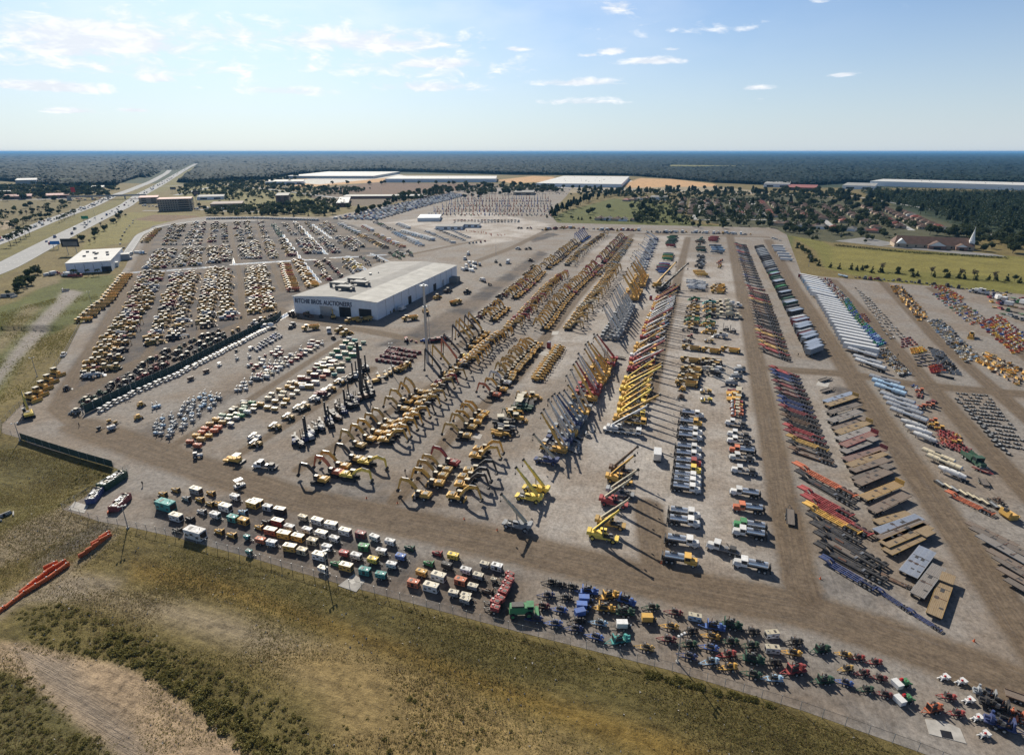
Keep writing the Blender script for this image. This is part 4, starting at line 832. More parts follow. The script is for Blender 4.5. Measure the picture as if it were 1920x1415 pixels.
# ---- the yard's gravel
sub = inY.reshape(nr, na); cell = sub[:-1, :-1] | sub[1:, 1:] | sub[1:, :-1] | sub[:-1, 1:]
Fy = F.reshape(nr - 1, na - 1, 4)[cell]; use = np.unique(Fy); mp_ = np.full(len(Pf), -1); mp_[use] = np.arange(len(use)); Py = Pf[use].copy(); ou = np.nonzero(~inY[use])[0]; bd = np.full(len(ou), 1e9); bq = Py[ou].copy()
for i_ in range(len(YARD)):
    a_, d_ = YARD[i_ - 1], YARD[i_] - YARD[i_ - 1]; tt_ = np.clip(((Py[ou] - a_) @ d_) / (d_ @ d_), 0, 1); qq = a_ + tt_[:, None] * d_; ee = np.hypot(*(Py[ou] - qq).T); mm_ = ee < bd; bd[mm_] = ee[mm_]; bq[mm_] = qq[mm_]
Py[ou] = bq
TRACKS = [([(150, 798), (300, 852), (560, 938), (800, 988), (1000, 1035), (1200, 1085), (1500, 1140), (1700, 1205), (1850, 1262), (2000, 1330)], 7.5), ([(1368, 440), (1402, 600), (1440, 790), (1470, 950), (1505, 1110), (1530, 1150)], 5), ([(1440, 450), (1490, 540), (1580, 680), (1660, 800), (1760, 950), (1870, 1110), (1990, 1280)], 5.5), ([(1560, 525), (1650, 620), (1740, 720), (1850, 840), (1960, 960)], 4.5), ([(1655, 528), (1760, 640), (1870, 735), (2000, 850)], 4),
          ([(1745, 540), (1840, 600), (2000, 730)], 4), ([(1450, 692), (1600, 702), (1720, 722), (1990, 745)], 5), ([(150, 798), (108, 765), (128, 725), (190, 625), (250, 520), (290, 432)], 4), ([(130, 745), (250, 682), (400, 628), (520, 580), (560, 600), (700, 622), (800, 642)], 4.5), ([(960, 715), (1080, 560), (1185, 440)], 4), ([(700, 625), (860, 650), (900, 620)], 3), ([(880, 495), (960, 465), (1030, 430)], 5), ([(620, 510), (780, 475), (900, 450)], 4), ([(1010, 430), (1200, 438), (1440, 445)], 5), ([(260, 690), (310, 610), (345, 515)], 2.5), ([(375, 640), (385, 560), (395, 430)], 2.5), ([(455, 600), (450, 520), (430, 425)], 2.5), ([(530, 545), (505, 480), (480, 420)], 2.5),
          ([(1215, 750), (1262, 560), (1290, 445)], 4), ([(560, 880), (700, 790), (850, 700)], 2.5), ([(740, 940), (860, 800), (960, 715)], 3), ([(450, 850), (580, 770), (700, 690)], 2.5), ([(300, 850), (420, 780), (640, 640)], 2.5), ([(1215, 950), (1228, 1030), (1240, 1095)], 5)]
dirt = np.zeros(len(Py)); lat = Py @ np.array((math.cos(R(16.5)), -math.sin(R(16.5)))); lon = Py @ np.array((math.sin(R(16.5)), math.cos(R(16.5))))
for px, wd in TRACKS:
    d, la, lo = line_dist(Py, np.array([G(*p) for p in px])); s = 1 - sstep(wd * .3, wd * 1.45, d); m = s > dirt
    lat = np.where(m & (s > .25), la, lat); lon = np.where(m & (s > .25), lo, lon); dirt = np.maximum(dirt, s)
def zone(list_):
    a = np.zeros(len(Py))
    for px, f, k_ in list_: a = np.maximum(a, k_ * soft(Py, np.array([G(*p) for p in px]), f))
    return a
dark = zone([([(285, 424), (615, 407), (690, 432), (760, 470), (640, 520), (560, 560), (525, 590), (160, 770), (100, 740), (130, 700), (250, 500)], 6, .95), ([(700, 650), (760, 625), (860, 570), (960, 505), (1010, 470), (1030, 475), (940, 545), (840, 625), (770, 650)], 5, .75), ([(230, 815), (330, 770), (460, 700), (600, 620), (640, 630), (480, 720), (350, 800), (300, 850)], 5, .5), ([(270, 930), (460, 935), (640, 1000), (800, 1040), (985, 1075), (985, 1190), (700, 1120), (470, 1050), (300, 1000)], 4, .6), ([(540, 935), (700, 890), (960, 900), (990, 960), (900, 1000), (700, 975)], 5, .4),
             ([(990, 448), (1030, 436), (1050, 440), (1000, 455)], 3, .9), ([(985, 1090), (1450, 1180), (1720, 1290), (1700, 1400), (985, 1190)], 5, .3), ([(1400, 900), (1700, 950), (1850, 1200), (1500, 1120)], 8, .3), ([(1480, 1100), (1550, 1110), (1560, 1140), (1500, 1150)], 3, .6), ([(1560, 725), (1600, 725), (1605, 745), (1565, 748)], 2, .6)])
pale = zone([([(720, 418), (900, 395), (1030, 420), (1020, 440), (900, 462), (860, 440)], 8, 1.0), ([(640, 960), (930, 905), (1130, 720), (1260, 480), (1420, 500), (1440, 900), (1400, 1080), (1240, 1075), (1100, 1040), (960, 1000)], 10, .65), ([(1480, 700), (1560, 690), (1900, 1300), (1700, 1180)], 10, .35), ([(1120, 450), (1290, 440), (1260, 560), (1000, 740), (980, 720)], 6, .6)])
wet = np.zeros(len(Py))
for px, wd in [([(252, 511), (330, 506), (480, 493), (640, 483), (772, 474)], 1.7), ([(553, 415), (585, 447), (612, 477)], 1.2), ([(585, 420), (622, 447)], 1.0), ([(652, 480), (687, 507)], 1.1), ([(696, 475), (728, 490)], 1.0), ([(530, 440), (560, 480), (600, 530)], .9), ([(578, 508), (596, 545)], 1.1), ([(272, 505), (292, 472)], 1.0), ([(520, 600), (552, 582)], 1.6), ([(340, 505), (352, 470), (375, 420)], .6), ([(440, 497), (430, 430)], .5)]:
    d, _, _ = line_dist(Py, np.array([G(*p) for p in px])); wet = np.maximum(wet, 1 - sstep(wd * .6, wd * 1.7, d))
Vy = np.concatenate([Py, np.full((len(Py), 1), .045)], 1); ym = npmesh('yard', Vy, mp_[Fy])
for nme, a in (('dirt', dirt), ('dark', dark), ('pale', pale), ('wet', wet), ('lat', lat), ('lon', lon)): attr(ym, nme, a)
m, t, b = newmat('yard_gravel'); pos_ = t.n('ShaderNodeNewGeometry').outputs['Position']; A = {k_: t.n('ShaderNodeAttribute', attribute_name=k_).outputs['Fac'] for k_ in ('dirt', 'dark', 'pale', 'wet', 'lat', 'lon')}
cv = t.n('ShaderNodeCombineXYZ'); t.l(t.math('MULTIPLY', A['lat'], 1.1), cv.inputs[0]); t.l(t.math('MULTIPLY', A['lon'], .035), cv.inputs[1])
s1 = t.noise(cv.outputs[0], 1.0, 5, .7, .3); n1 = t.noise(pos_, .035, 6, .6); n2 = t.noise(pos_, .35, 7, .7); n3 = t.noise(pos_, 4.0, 4, .75); n5 = t.noise(pos_, .12, 5, .6, .8)
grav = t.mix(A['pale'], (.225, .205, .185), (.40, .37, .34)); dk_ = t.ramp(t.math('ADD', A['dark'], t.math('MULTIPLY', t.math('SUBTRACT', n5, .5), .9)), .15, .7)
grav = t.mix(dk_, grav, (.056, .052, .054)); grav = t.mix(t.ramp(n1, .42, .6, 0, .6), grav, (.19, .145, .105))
dmask = t.ramp(t.math('ADD', A['dirt'], t.math('MULTIPLY', t.math('SUBTRACT', n2, .5), .8)), .25, .75)
dcol = t.mix(t.ramp(s1, .35, .68), (.080, .056, .036), (.165, .122, .080)); grav = t.mix(t.math('MULTIPLY', dmask, .88), grav, dcol)
grav = t.mix(t.math('MULTIPLY', t.ramp(s1, .55, .72), .32), grav, (.12, .10, .08)); grav = t.mix(t.math('MULTIPLY', t.ramp(s1, .44, .30), .25), grav, (.33, .28, .23))
vv = t.math('ADD', t.ramp(n2, .25, .75, .66, 1.32), t.math('ADD', t.ramp(n3, .3, .7, -.2, .2), t.ramp(t.noise(pos_, 1.1, 3, .6), .3, .7, -.24, .24))); sc_ = t.n('ShaderNodeVectorMath', operation='SCALE'); t.l(grav, sc_.inputs[0]); t.l(vv, sc_.inputs[3])
wm = t.ramp(t.math('ADD', A['wet'], t.math('MULTIPLY', t.math('SUBTRACT', n2, .5), .9)), .35, .6); fin = t.mix(wm, sc_.outputs[0], (.10, .09, .08))
t.l(fin, b.inputs['Base Color']); t.l(t.ramp(wm, 0, 1, .93, .12), b.inputs['Roughness']); t.l(t.ramp(wm, 0, 1, .2, .9), b.inputs['Specular IOR Level'])
bp = t.n('ShaderNodeBump', i_Distance=.12); t.l(t.ramp(wm, 0, .5, .55, .02), bp.inputs['Strength']); t.l(t.math('ADD', n2, t.math('MULTIPLY', s1, 1.2)), bp.inputs['Height']); t.l(bp.outputs[0], b.inputs['Normal'])
ym.materials.append(m); link('yard', ym, 'structure', 'grey and brown gravel yard with dirt haul tracks')

# ---- paved roads
m, t, b = newmat('asphalt_road'); uvn = t.n('ShaderNodeAttribute', attribute_name='lat').outputs['Fac']; ho = t.n('ShaderNodeAttribute', attribute_name='half').outputs['Fac']; lo_ = t.n('ShaderNodeAttribute', attribute_name='lon').outputs['Fac']; pz = t.n('ShaderNodeNewGeometry').outputs['Position']
edge = t.math('LESS_THAN', t.math('ABSOLUTE', t.math('SUBTRACT', t.math('ABSOLUTE', uvn), t.math('SUBTRACT', ho, 1.2))), .16)
ln_ = t.math('LESS_THAN', t.math('ABSOLUTE', t.math('SUBTRACT', t.math('ABSOLUTE', uvn), 1.85)), .12); dash = t.math('LESS_THAN', t.math('FRACT', t.math('DIVIDE', lo_, 12)), .3)
base = t.mix(t.ramp(t.noise(pz, .08, 6, .6), .3, .7), (.33, .33, .33), (.41, .41, .40)); shoulder = t.math('GREATER_THAN', t.math('ABSOLUTE', uvn), t.math('SUBTRACT', ho, 1.1)); base = t.mix(t.math('MULTIPLY', shoulder, .6), base, (.09, .088, .085))
t.l(t.mix(t.math('MAXIMUM', edge, t.math('MULTIPLY', ln_, dash)), base, (.75, .75, .72)), b.inputs['Base Color']); b.inputs['Roughness'].default_value = .95; b.inputs['Specular IOR Level'].default_value = .1; MATS['road'] = m
def road(name, px, half, z=.12, label=None, mat='road', n=24):
    P_ = [G(*p) if not isinstance(p, np.ndarray) else p for p in px]; pts = []
    for a, c in zip(P_[:-1], P_[1:]): pts += [a + (c - a) * i / n for i in range(n)]
    pts.append(P_[-1]); pts = np.array(pts)
    for _ in range(12): pts[1:-1] = pts[1:-1] * .5 + (pts[:-2] + pts[2:]) * .25
    d = np.gradient(pts, axis=0); d /= np.hypot(d[:, 0], d[:, 1])[:, None]; nr_ = np.stack([d[:, 1], -d[:, 0]], 1); L = np.concatenate([[0], np.cumsum(np.hypot(*np.diff(pts, axis=0).T))])
    V, la = [], []
    for s in (-1, 1):
        V.append(np.concatenate([pts + nr_ * half * s, np.full((len(pts), 1), z) if np.isscalar(z) else np.asarray(z)[:, None]], 1)); la.append(np.full(len(pts), half * s))
    k_ = len(pts); i = np.arange(k_ - 1); mm = npmesh(name, np.concatenate(V), np.stack([i, i + k_, i + k_ + 1, i + 1], 1), MATS[mat]); attr(mm, 'lat', np.concatenate(la)); attr(mm, 'half', np.full(2 * k_, half)); attr(mm, 'lon', np.concatenate([L, L]))
    link(name, mm, 'structure', label); return pts, nr_
HWL, HNL = road('highway', [(-260, 545), (0, 452), (90, 415), (172, 386), (205, 370), (240, 358), (285, 340), (312, 325), (318, 319)], 11, .12, 'pale far carriageway with three lanes of traffic')
HWR, HNR = road('highway', [(-260, 600), (0, 505), (100, 452), (180, 412), (235, 386), (262, 366), (300, 346), (335, 325), (352, 315), (368, 307)], 12, .12, 'pale near carriageway with three lanes of traffic')
road('access_road', [(236, 478), (262, 440), (300, 424), (380, 413), (480, 414)], 4.5, .16, 'grey access road beside the dark gravel', 'road'); road('frontage_road', [(268, 395), (330, 395), (360, 392), (420, 396), (520, 398)], 5, .1, 'grey road behind the grass')
road('cross_road', [(-100, 377), (60, 374), (140, 373)], 9, .1, 'road between shops and overpass'); road('far_road', [(330, 366), (400, 350), (480, 352), (560, 362), (640, 372), (730, 368), (900, 356), (1060, 352), (1250, 357), (1420, 362), (1600, 372)], 8, .1, 'pale road beyond the truck lot'); road('ramp_road', [(300, 350), (360, 347), (420, 345), (480, 353)], 5, .14, 'curving slip road')
for i, px in enumerate([[(1300, 412), (1312, 390), (1318, 375)], [(1440, 410), (1420, 390), (1405, 375)], [(1560, 425), (1530, 400), (1500, 378)], [(1710, 432), (1660, 405), (1625, 388)], [(1830, 435), (1880, 445), (1990, 460)], [(1300, 412), (1440, 412), (1560, 428)], [(1580, 365), (1630, 373), (1760, 395)]]): road('street', px, 4.5, .1, ['pale street between the first house lanes', 'pale street between brown roofs', 'street of parked cars between house lanes', 'wide street beside the dark grove', 'road by the church corner', 'street behind the near houses', 'pale road at the pine wood edge'][i])
# ================================================================== placing
_T = 'first second third fourth fifth sixth seventh eighth ninth tenth eleventh twelfth thirteenth fourteenth fifteenth sixteenth seventeenth eighteenth nineteenth'.split()
_D = 'twent thirt fort fift sixt sevent eight ninet'.split()
def ordinal(i):
    if i < 20: return _T[i - 1]
    if i >= 100: return 'hundredth' if i == 100 else 'hundred-and-' + ordinal(i - 100)
    d, u = divmod(i, 10)
    return _D[d - 2] + ('ieth' if u == 0 else 'y-' + _T[u - 1])

def lay(items, desc, group=None):
    """items: kind key, x, y, angle, colour letter, scale; the nearest is the first"""
    items.sort(key=lambda q: q[1] ** 2 + q[2] ** 2)
    for i, (kk, x, y, a, c, s) in enumerate(items):
        K = KIND[kk]; nm, rgb = PALC[c]
        cn = nm + ' ' if c in K.colors else ''
        K.put(x, y, a, rgb, f'{cn}{K.phrase}, {ordinal(i + 1)} nearest in {desc}', group or desc.replace('the ', '', 1), sc=s, z=float(H((x, y))) + (ZT[0] if 'ZT' in globals() else 0))
Kind.colors = 'ytorbwgkneculmspvjd'
for _k in ('cart', 'tyre', 'tank', 'tcw', 'lt'):
    KIND[_k].colors = '' if _k != 'tcw' else Kind.colors

VARY = {'tc': ['tc', 'tc2'], 'tcw': ['tcw', 'tcw2'], 'tl': ['tl', 'tl2'], 'tlw': ['tlw', 'tlw2']}
def row(kk, pts, n, face, pal, desc, jit=.35, ang=4., wid=0., sc=1., lanes=1, gap=0., group=None):
    """n things along the photo line pts, turned face degrees off the row"""
    P = [G(*p) for p in pts]; seg = [b - a for a, b in zip(P[:-1], P[1:])]; Ls = [float(np.hypot(*s)) for s in seg]; T = sum(Ls)
    kk = ['ex', 'ex', 'exh', 'exl'] if kk == 'ex' else [kk] if isinstance(kk, str) else kk; kk = [q for k_ in kk for q in VARY.get(k_, [k_])]; out = []
    for ln in range(lanes):
        for i in range(n):
            d = (i + .5) / n * T; j = 0
            while d > Ls[j] and j < len(Ls) - 1: d -= Ls[j]; j += 1
            u = seg[j] / Ls[j]; q = P[j] + u * d
            if u[1] < 0: u = -u
            off = (ln - (lanes - 1) / 2) * gap + random.uniform(-1, 1) * wid
            q = q + np.array((u[1], -u[0])) * off + np.array([random.gauss(0, jit), random.gauss(0, jit)])
            c = random.choice(pal); k = random.choice(kk)
            out.append((k, q[0], q[1], math.atan2(u[1], u[0]) + R(face + random.gauss(0, ang)), c, sc * random.uniform(.96, 1.04)))
    lay(out, desc, group)

def quad(kk, a, b, c, d, n, lanes, pal, desc, ang=None, jit=.3, keep=1., rnd=6., sc=1., group=None):
    """a grid between photo corners a b (near edge) and d c (far edge); lanes run a to d"""
    A, B, C_, D_ = [G(*p) for p in (a, b, c, d)]; out = []
    kk = [kk] if isinstance(kk, str) else kk
    for j in range(lanes):
        t = (j + .5) / lanes
        p0, p1 = A + (B - A) * t, D_ + (C_ - D_) * t; u = p1 - p0
        for i in range(n):
            if random.random() > keep: continue
            q = p0 + u * ((i + .5) / n) + np.array([random.gauss(0, jit), random.gauss(0, jit)])
            a_ = math.atan2(u[1], u[0]) + R((90 if ang is None else ang) + random.gauss(0, rnd))
            out.append((random.choice(kk), q[0], q[1], a_, random.choice(pal), sc * random.uniform(.93, 1.07)))
    lay(out, desc, group)

def put(kk, px, py, pal, label, to=None, deg=None, group=None, sc=1., parts=None):
    """one thing at a photo point, turned towards another photo point"""
    p = G(px, py); K = KIND[kk]
    a = R(deg) if deg is not None else math.atan2(*(G(*to) - p)[::-1])
    return K.put(p[0], p[1], a, PALC[pal][1], label, group, z=float(H(p)), sc=sc, parts=parts)

def seg(kk, f, r, pal, label, group=None, lo=.8, hi=1.4):
    """one long thing between the photo points of its front and rear"""
    A, B = G(*f), G(*r); K = KIND[kk]; L = float(np.hypot(*(A - B))); m = (A + B) / 2
    return K.put(m[0], m[1], math.atan2(*(A - B)[::-1]), PALC[pal][1], label, group, sc=max(lo, min(hi, L / K.len)))

def segrow(kk, f0, r0, f1, r1, n, pal, desc, jit=.15, ang=1.5, sc=None, group=None):
    F0, R0, F1, R1 = [G(*p) for p in (f0, r0, f1, r1)]; out = []
    kk = [kk] if isinstance(kk, str) else kk
    for i in range(n):
        t = i / max(1, n - 1); A = F0 + (F1 - F0) * t; B = R0 + (R1 - R0) * t; m = (A + B) / 2
        k = random.choice(kk); L = float(np.hypot(*(A - B)))
        out.append((k, m[0] + random.gauss(0, jit), m[1] + random.gauss(0, jit), math.atan2(*(A - B)[::-1]) + R(random.gauss(0, ang)), random.choice(pal), sc or max(.8, min(1.3, L / KIND[k].len))))
    lay(out, desc, group)

# ================================================================== trees
def leafmat(name, a, b2):
    m, t, b = newmat(name); tc_ = t.n('ShaderNodeTexCoord').outputs['Object']; oi = t.n('ShaderNodeObjectInfo').outputs['Random']
    at = t.n('ShaderNodeAttribute', attribute_name='tone').outputs['Fac']
    f = t.math('ADD', t.math('MULTIPLY', at, .6), t.math('MULTIPLY', oi, .4)); t.l(t.mix(f, a, b2), b.inputs['Base Color']); b.inputs['Roughness'].default_value = .7; b.inputs['Specular IOR Level'].default_value = .25
    tr = t.n('ShaderNodeBsdfTranslucent'); tr.inputs[0].default_value = (*b2, 1); mx = t.n('ShaderNodeMixShader', i_0=.25); t.l(b.outputs[0], mx.inputs[1]); t.l(tr.outputs[0], mx.inputs[2]); t.l(mx.outputs[0], m.node_tree.nodes['Material Output'].inputs[0])
    MATS[name] = m; return m
leafmat('leaf', (.030, .050, .020), (.085, .105, .042)); leafmat('pineleaf', (.022, .042, .022), (.060, .085, .040)); leafmat('scrubleaf', (.11, .11, .032), (.30, .26, .085)); leafmat('palmleaf', (.03, .05, .018), (.08, .10, .04)); leafmat('strawleaf', (.15, .11, .045), (.27, .20, .09)); leafmat('barefoliage', (.07, .06, .045), (.13, .11, .08))
def leaves(cen, size, rng, flat=.6):
    """a small leaf clump (two crossed triangles) at every centre"""
    n = len(cen); V = np.empty((n, 6, 3)); sz = size[:, None] if hasattr(size, '__len__') else size
    for k_ in range(2):
        a = rng.normal(size=(n, 3)); a /= np.linalg.norm(a, axis=1)[:, None]; b = rng.normal(size=(n, 3)); b -= (b * a).sum(1)[:, None] * a; b /= np.linalg.norm(b, axis=1)[:, None]
        V[:, 3 * k_] = cen + a * sz; V[:, 3 * k_ + 1] = cen - a * sz * .6 + b * sz * .8; V[:, 3 * k_ + 2] = cen - a * sz * .6 - b * sz * .8
    return V.reshape(-1, 3), np.arange(n * 6).reshape(-1, 3), np.repeat(rng.random(n), 6)
def treekind(key, name, phrase, h, w_, shape, mat, seed, n=420, leaf=.55):
    rng = np.random.default_rng(seed); k_ = kind(key, name, 'tree', phrase, h); k_.colors = ''
    tk = k_.p('trunk'); z0 = {'round': .3, 'cone': .05, 'pine': .35, 'palm': .9}[shape] * h; r = .022 * h + .05
    tk.c(0, 0, h * .22, r, h * .44, 'z', 'bark', 7, r * .7).c(rng.normal() * .02 * h, 0, h * .6, r * .7, h * .36, 'z', 'bark', 6, r * .3)
    cen = []
    if shape == 'palm':
        for i in range(18):
            a = rng.random() * 2 * PI; e = rng.random() * 1.2 - .4
            for s in np.linspace(.15, 1, 9): cen.append((math.cos(a) * s * w_ / 2, math.sin(a) * s * w_ / 2, h * .92 + (math.sin(e) * s - .55 * s * s) * w_ * .4))
    else:
        cl = []
        for i in range(26 if shape == 'round' else 30):
            if shape == 'round':
                d = rng.normal(size=3); d /= np.linalg.norm(d); d *= rng.uniform(.45, 1.0); cl.append((d[0] * w_ / 2 * .8, d[1] * w_ / 2 * .8, z0 + (h - z0) * (.5 + d[2] * .42), rng.uniform(.13, .24) * w_))
            else:
                t_ = rng.random() ** (1.25 if shape == 'cone' else .9); a = rng.random() * 2 * PI; rr_ = w_ / 2 * ((1 - t_) * (1 if shape == 'cone' else .9) + .08) * rng.uniform(.4, 1)
                cl.append((math.cos(a) * rr_, math.sin(a) * rr_, z0 + (h - z0) * t_ * .95, rng.uniform(.12, .2) * w_ * (1.15 - t_ * .7)))
        for c in cl[:10]: tk.t((0, 0, z0 + (c[2] - z0) * .3), c[:3], .05 + .006 * h, .05 + .006 * h, 'bark')
        cl = np.array(cl)
        for i in range(n):
            c = cl[rng.integers(len(cl))]; d = rng.normal(size=3); d /= np.linalg.norm(d); cen.append(c[:3] + d * c[3] * rng.uniform(.5, 1.1) * np.array((1, 1, .8)))
    V, F_, tone = leaves(np.array(cen), leaf * rng.uniform(.7, 1.3, len(cen)) * (h / 8) ** .5, rng)
    cm = npmesh(name + '_crown', V, F_, MATS[mat]); attr(cm, 'tone', tone)
    def ready():
        if k_.proto is None:
            tm = k_.parts[0][1].mesh(name + '_trunk'); k_.proto = [('trunk', tm, None), ('crown', cm, None)]
            nv = len(tm.vertices); fv = np.array([v.co for v in tm.vertices]); tris = [tuple(p.vertices) for p in tm.polygons]
            fm = bpy.data.meshes.new(name); fm.from_pydata(list(map(tuple, fv)) + list(map(tuple, V)), [], tris + [tuple(int(x) + nv for x in f) for f in F_])
            fm.materials.append(MATS['bark']); fm.materials.append(MATS[mat]); fm.polygons.foreach_set('material_index', [0] * len(tris) + [1] * len(F_)); attr(fm, 'tone', np.concatenate([np.zeros(nv), tone])); k_.flat = fm
    k_.ready = ready; return k_
for s in range(3): treekind(f'oak{s}', ['oak_tree', 'broadleaf_tree', 'spreading_tree'][s], ['round dark oak', 'broad dark tree', 'wide spreading tree'][s], 9 + s, 10 + s, 'round', 'leaf', s + 1, 520, .8); treekind(f'pine{s}', 'pine_tree', 'dark pine', 14 + s, 7.5, 'pine', 'pineleaf', 10 + s, 420, 1.0)
for s in range(2): treekind(f'cone{s}', 'shrub_tree', 'dark cone-shaped shrub', 5 + s, 3.6, 'cone', 'leaf', 20 + s, 320, .45); treekind(f'bush{s}', 'young_tree', 'small leafy tree', 5, 4.5, 'round', 'leaf', 30 + s, 260, .5); treekind(f'palm{s}', 'palm_tree', 'palm', 8, 5.5, 'palm', 'palmleaf', 40 + s)
treekind('bare', 'thin_tree', 'thin half-bare tree', 8, 5, 'round', 'barefoliage', 50, 160, .35)
OAK, PINE, CONE = ['oak0', 'oak1', 'oak2'], ['pine0', 'pine1', 'pine2'], ['cone0', 'cone1']
def trees(kk, pts, n, desc, wid=0., jit=2., sc=1.): row(kk, pts, n, 0, 'g', desc, jit=jit, ang=180, wid=wid, sc=sc)
def grove(kk, px, n, desc, sc=1.):
    poly = np.array([G(*p) for p in px]); lo, hi = poly.min(0), poly.max(0); out = []
    while len(out) < n:
        q = lo + (hi - lo) * np.array((random.random(), random.random()))
        if inside(q[None], poly)[0]: out.append((random.choice(kk), q[0], q[1], random.random() * 6.28, 'g', sc * random.uniform(.75, 1.25)))
    lay(out, desc)
trees(CONE, [(1548, 503), (1600, 506), (1700, 515), (1800, 522), (1915, 530)], 22, 'the shrub line along the mown field', jit=3, sc=.95); trees(['bush0', 'bare'], [(1620, 507), (1760, 518), (1910, 529)], 10, 'the thin tree line along the mown field', jit=3)
trees(['cone0', 'bush0', 'oak0'], [(1504, 437), (1536, 452)], 9, 'the upper hedge clump beside the field', wid=3, sc=.9); trees(['bush0', 'cone1', 'bush1'], [(1495, 462), (1510, 475), (1525, 492), (1536, 500)], 14, 'the hedge running down to the field corner', wid=2, jit=1.2)
trees(PINE + ['cone0'], [(1030, 412), (1060, 396), (1100, 378), (1150, 366)], 34, 'the pine belt beside the far lifts', wid=8, jit=3); trees(['cone0', 'oak0', 'bush0'], [(1060, 411), (1095, 413), (1140, 414), (1180, 415), (1300, 421)], 22, 'the tree line in front of the houses', wid=4, jit=4); trees(OAK, [(1080, 404), (1110, 400), (1160, 392), (1245, 412), (1160, 412)], 9, 'the big oaks on the green', wid=8, jit=8)
trees(OAK + PINE, [(660, 404), (720, 388), (800, 370), (850, 360)], 34, 'the tree line along the truck lot', wid=5, jit=3, sc=.9); grove(OAK + ['bush0', 'cone1'], [(480, 405), (520, 388), (600, 376), (640, 400), (600, 408)], 44, 'the grove behind the white truck row'); grove(OAK, [(860, 378), (915, 372), (915, 358), (880, 362)], 12, 'the oak clump inside the truck lot', sc=.9)
trees(OAK, [(610, 346), (780, 345), (920, 348), (1030, 352)], 20, 'the scattered oaks before the far warehouse', wid=15, jit=15, sc=1.1); trees(OAK, [(850, 356), (1000, 350), (1180, 360)], 24, 'the oaks along the far road', wid=10, jit=10); trees(OAK, [(1240, 356), (1300, 354), (1400, 360), (1520, 372)], 18, 'the oaks beyond the houses', wid=8, jit=8)
grove(OAK + PINE[:1], [(1180, 412), (1190, 372), (1290, 366), (1500, 372), (1640, 392), (1760, 425), (1560, 428), (1440, 424)], 95, 'the housing estate', sc=.95); grove(['bush0', 'bush1', 'cone0'], [(1190, 416), (1190, 372), (1290, 366), (1500, 372), (1640, 392), (1770, 430), (1560, 434), (1440, 428)], 120, 'the gardens of the housing estate', sc=1.1); grove(PINE + OAK, [(1560, 372), (1640, 372), (1700, 395), (1690, 410), (1640, 400), (1580, 385)], 34, 'the dark grove between the streets', sc=1.15); grove(OAK, [(1820, 470), (1830, 440), (1920, 455), (1930, 478)], 14, 'the trees beside the church', sc=.9); grove(['oak0', 'bush0'], [(1560, 452), (1600, 436), (1700, 440), (1690, 462), (1600, 456)], 14, 'the church car park', sc=.75); trees(['oak0', 'bare'], [(1690, 462), (1770, 464), (1820, 466)], 8, 'the tree line under the church wall', sc=.7)
grove(PINE, [(1615, 366), (1920, 372), (1960, 376), (1960, 450), (1900, 440), (1790, 425), (1680, 388)], 160, 'the pine wood behind the church', sc=1.0)
grove(OAK, [(-40, 372), (60, 345), (190, 352), (215, 372), (120, 378)], 42, 'the trees among the distant shops', sc=1.0); grove(OAK + ['bush0'], [(355, 382), (480, 378), (480, 405), (400, 402), (350, 392)], 22, 'the scrub around the hotels', sc=.6)
trees(['palm0', 'palm1'], [(14, 466), (26, 459), (38, 452), (49, 446), (60, 439)], 5, 'the palm row on the median', jit=.5, sc=1.5); trees(['palm0', 'palm1'], [(20, 430), (45, 420), (70, 410)], 12, 'the palm row by the far carriageway', jit=2); trees(['palm0', 'palm1'], [(112, 420), (130, 409), (145, 400)], 9, 'the palm row before the overpass', jit=2)
trees(['palm0', 'bare', 'bush0'], [(20, 400), (60, 404), (100, 390), (150, 384)], 14, 'the thin palms on the verge', wid=10, jit=8); trees(['bush0', 'bush1', 'oak0'], [(32, 553), (50, 535), (66, 518), (80, 510)], 14, 'the shrubs below the white store', wid=4, jit=3, sc=.8); trees(['bush0', 'bare', 'oak0'], [(150, 462), (180, 440), (210, 420), (232, 402)], 20, 'the scrub along the near carriageway', wid=6, jit=4, sc=.8); trees(['bush0', 'palm0'], [(128, 518), (165, 520), (185, 518)], 6, 'the trees along the store wall', jit=2, sc=.7)
grove(OAK, [(-60, 385), (-20, 350), (130, 354), (215, 356), (200, 368), (130, 372), (60, 374)], 70, 'the belt before the far forest', sc=1.15); grove(OAK + ['palm0', 'bush0'], [(-30, 440), (0, 392), (130, 380), (170, 386), (90, 412), (30, 445)], 34, 'the open verge left of the highway', sc=.7)
grove(OAK, [(330, 352), (480, 347), (560, 350), (700, 356), (640, 372), (480, 372), (345, 366)], 60, 'the scrub beyond the hotels', sc=1.0); grove(OAK + PINE, [(330, 349), (480, 338), (560, 334), (545, 345), (400, 350)], 50, 'the edge of the far forest', sc=1.15)
grove(OAK, [(720, 366), (860, 350), (1010, 348), (1060, 362), (930, 366), (860, 362), (760, 376)], 75, 'the belt behind the truck lot', sc=1.1); grove(OAK + PINE, [(1060, 362), (1180, 356), (1420, 362), (1600, 366), (1500, 374), (1300, 368), (1180, 370)], 80, 'the belt behind the houses', sc=1.0)
grove(OAK, [(1340, 356), (1500, 356), (1620, 362), (1590, 372), (1480, 366)], 40, 'the trees among the distant stores', sc=1.1); grove(OAK + ['bush0'], [(1740, 440), (1790, 428), (1940, 448), (1940, 470), (1840, 462)], 34, 'the wood edge by the church', sc=.95); grove(['oak0', 'oak1', 'bush0'], [(1210, 420), (1440, 422), (1560, 434), (1660, 444), (1560, 450), (1450, 432), (1220, 425)], 34, 'the back gardens facing the yard', sc=.8)
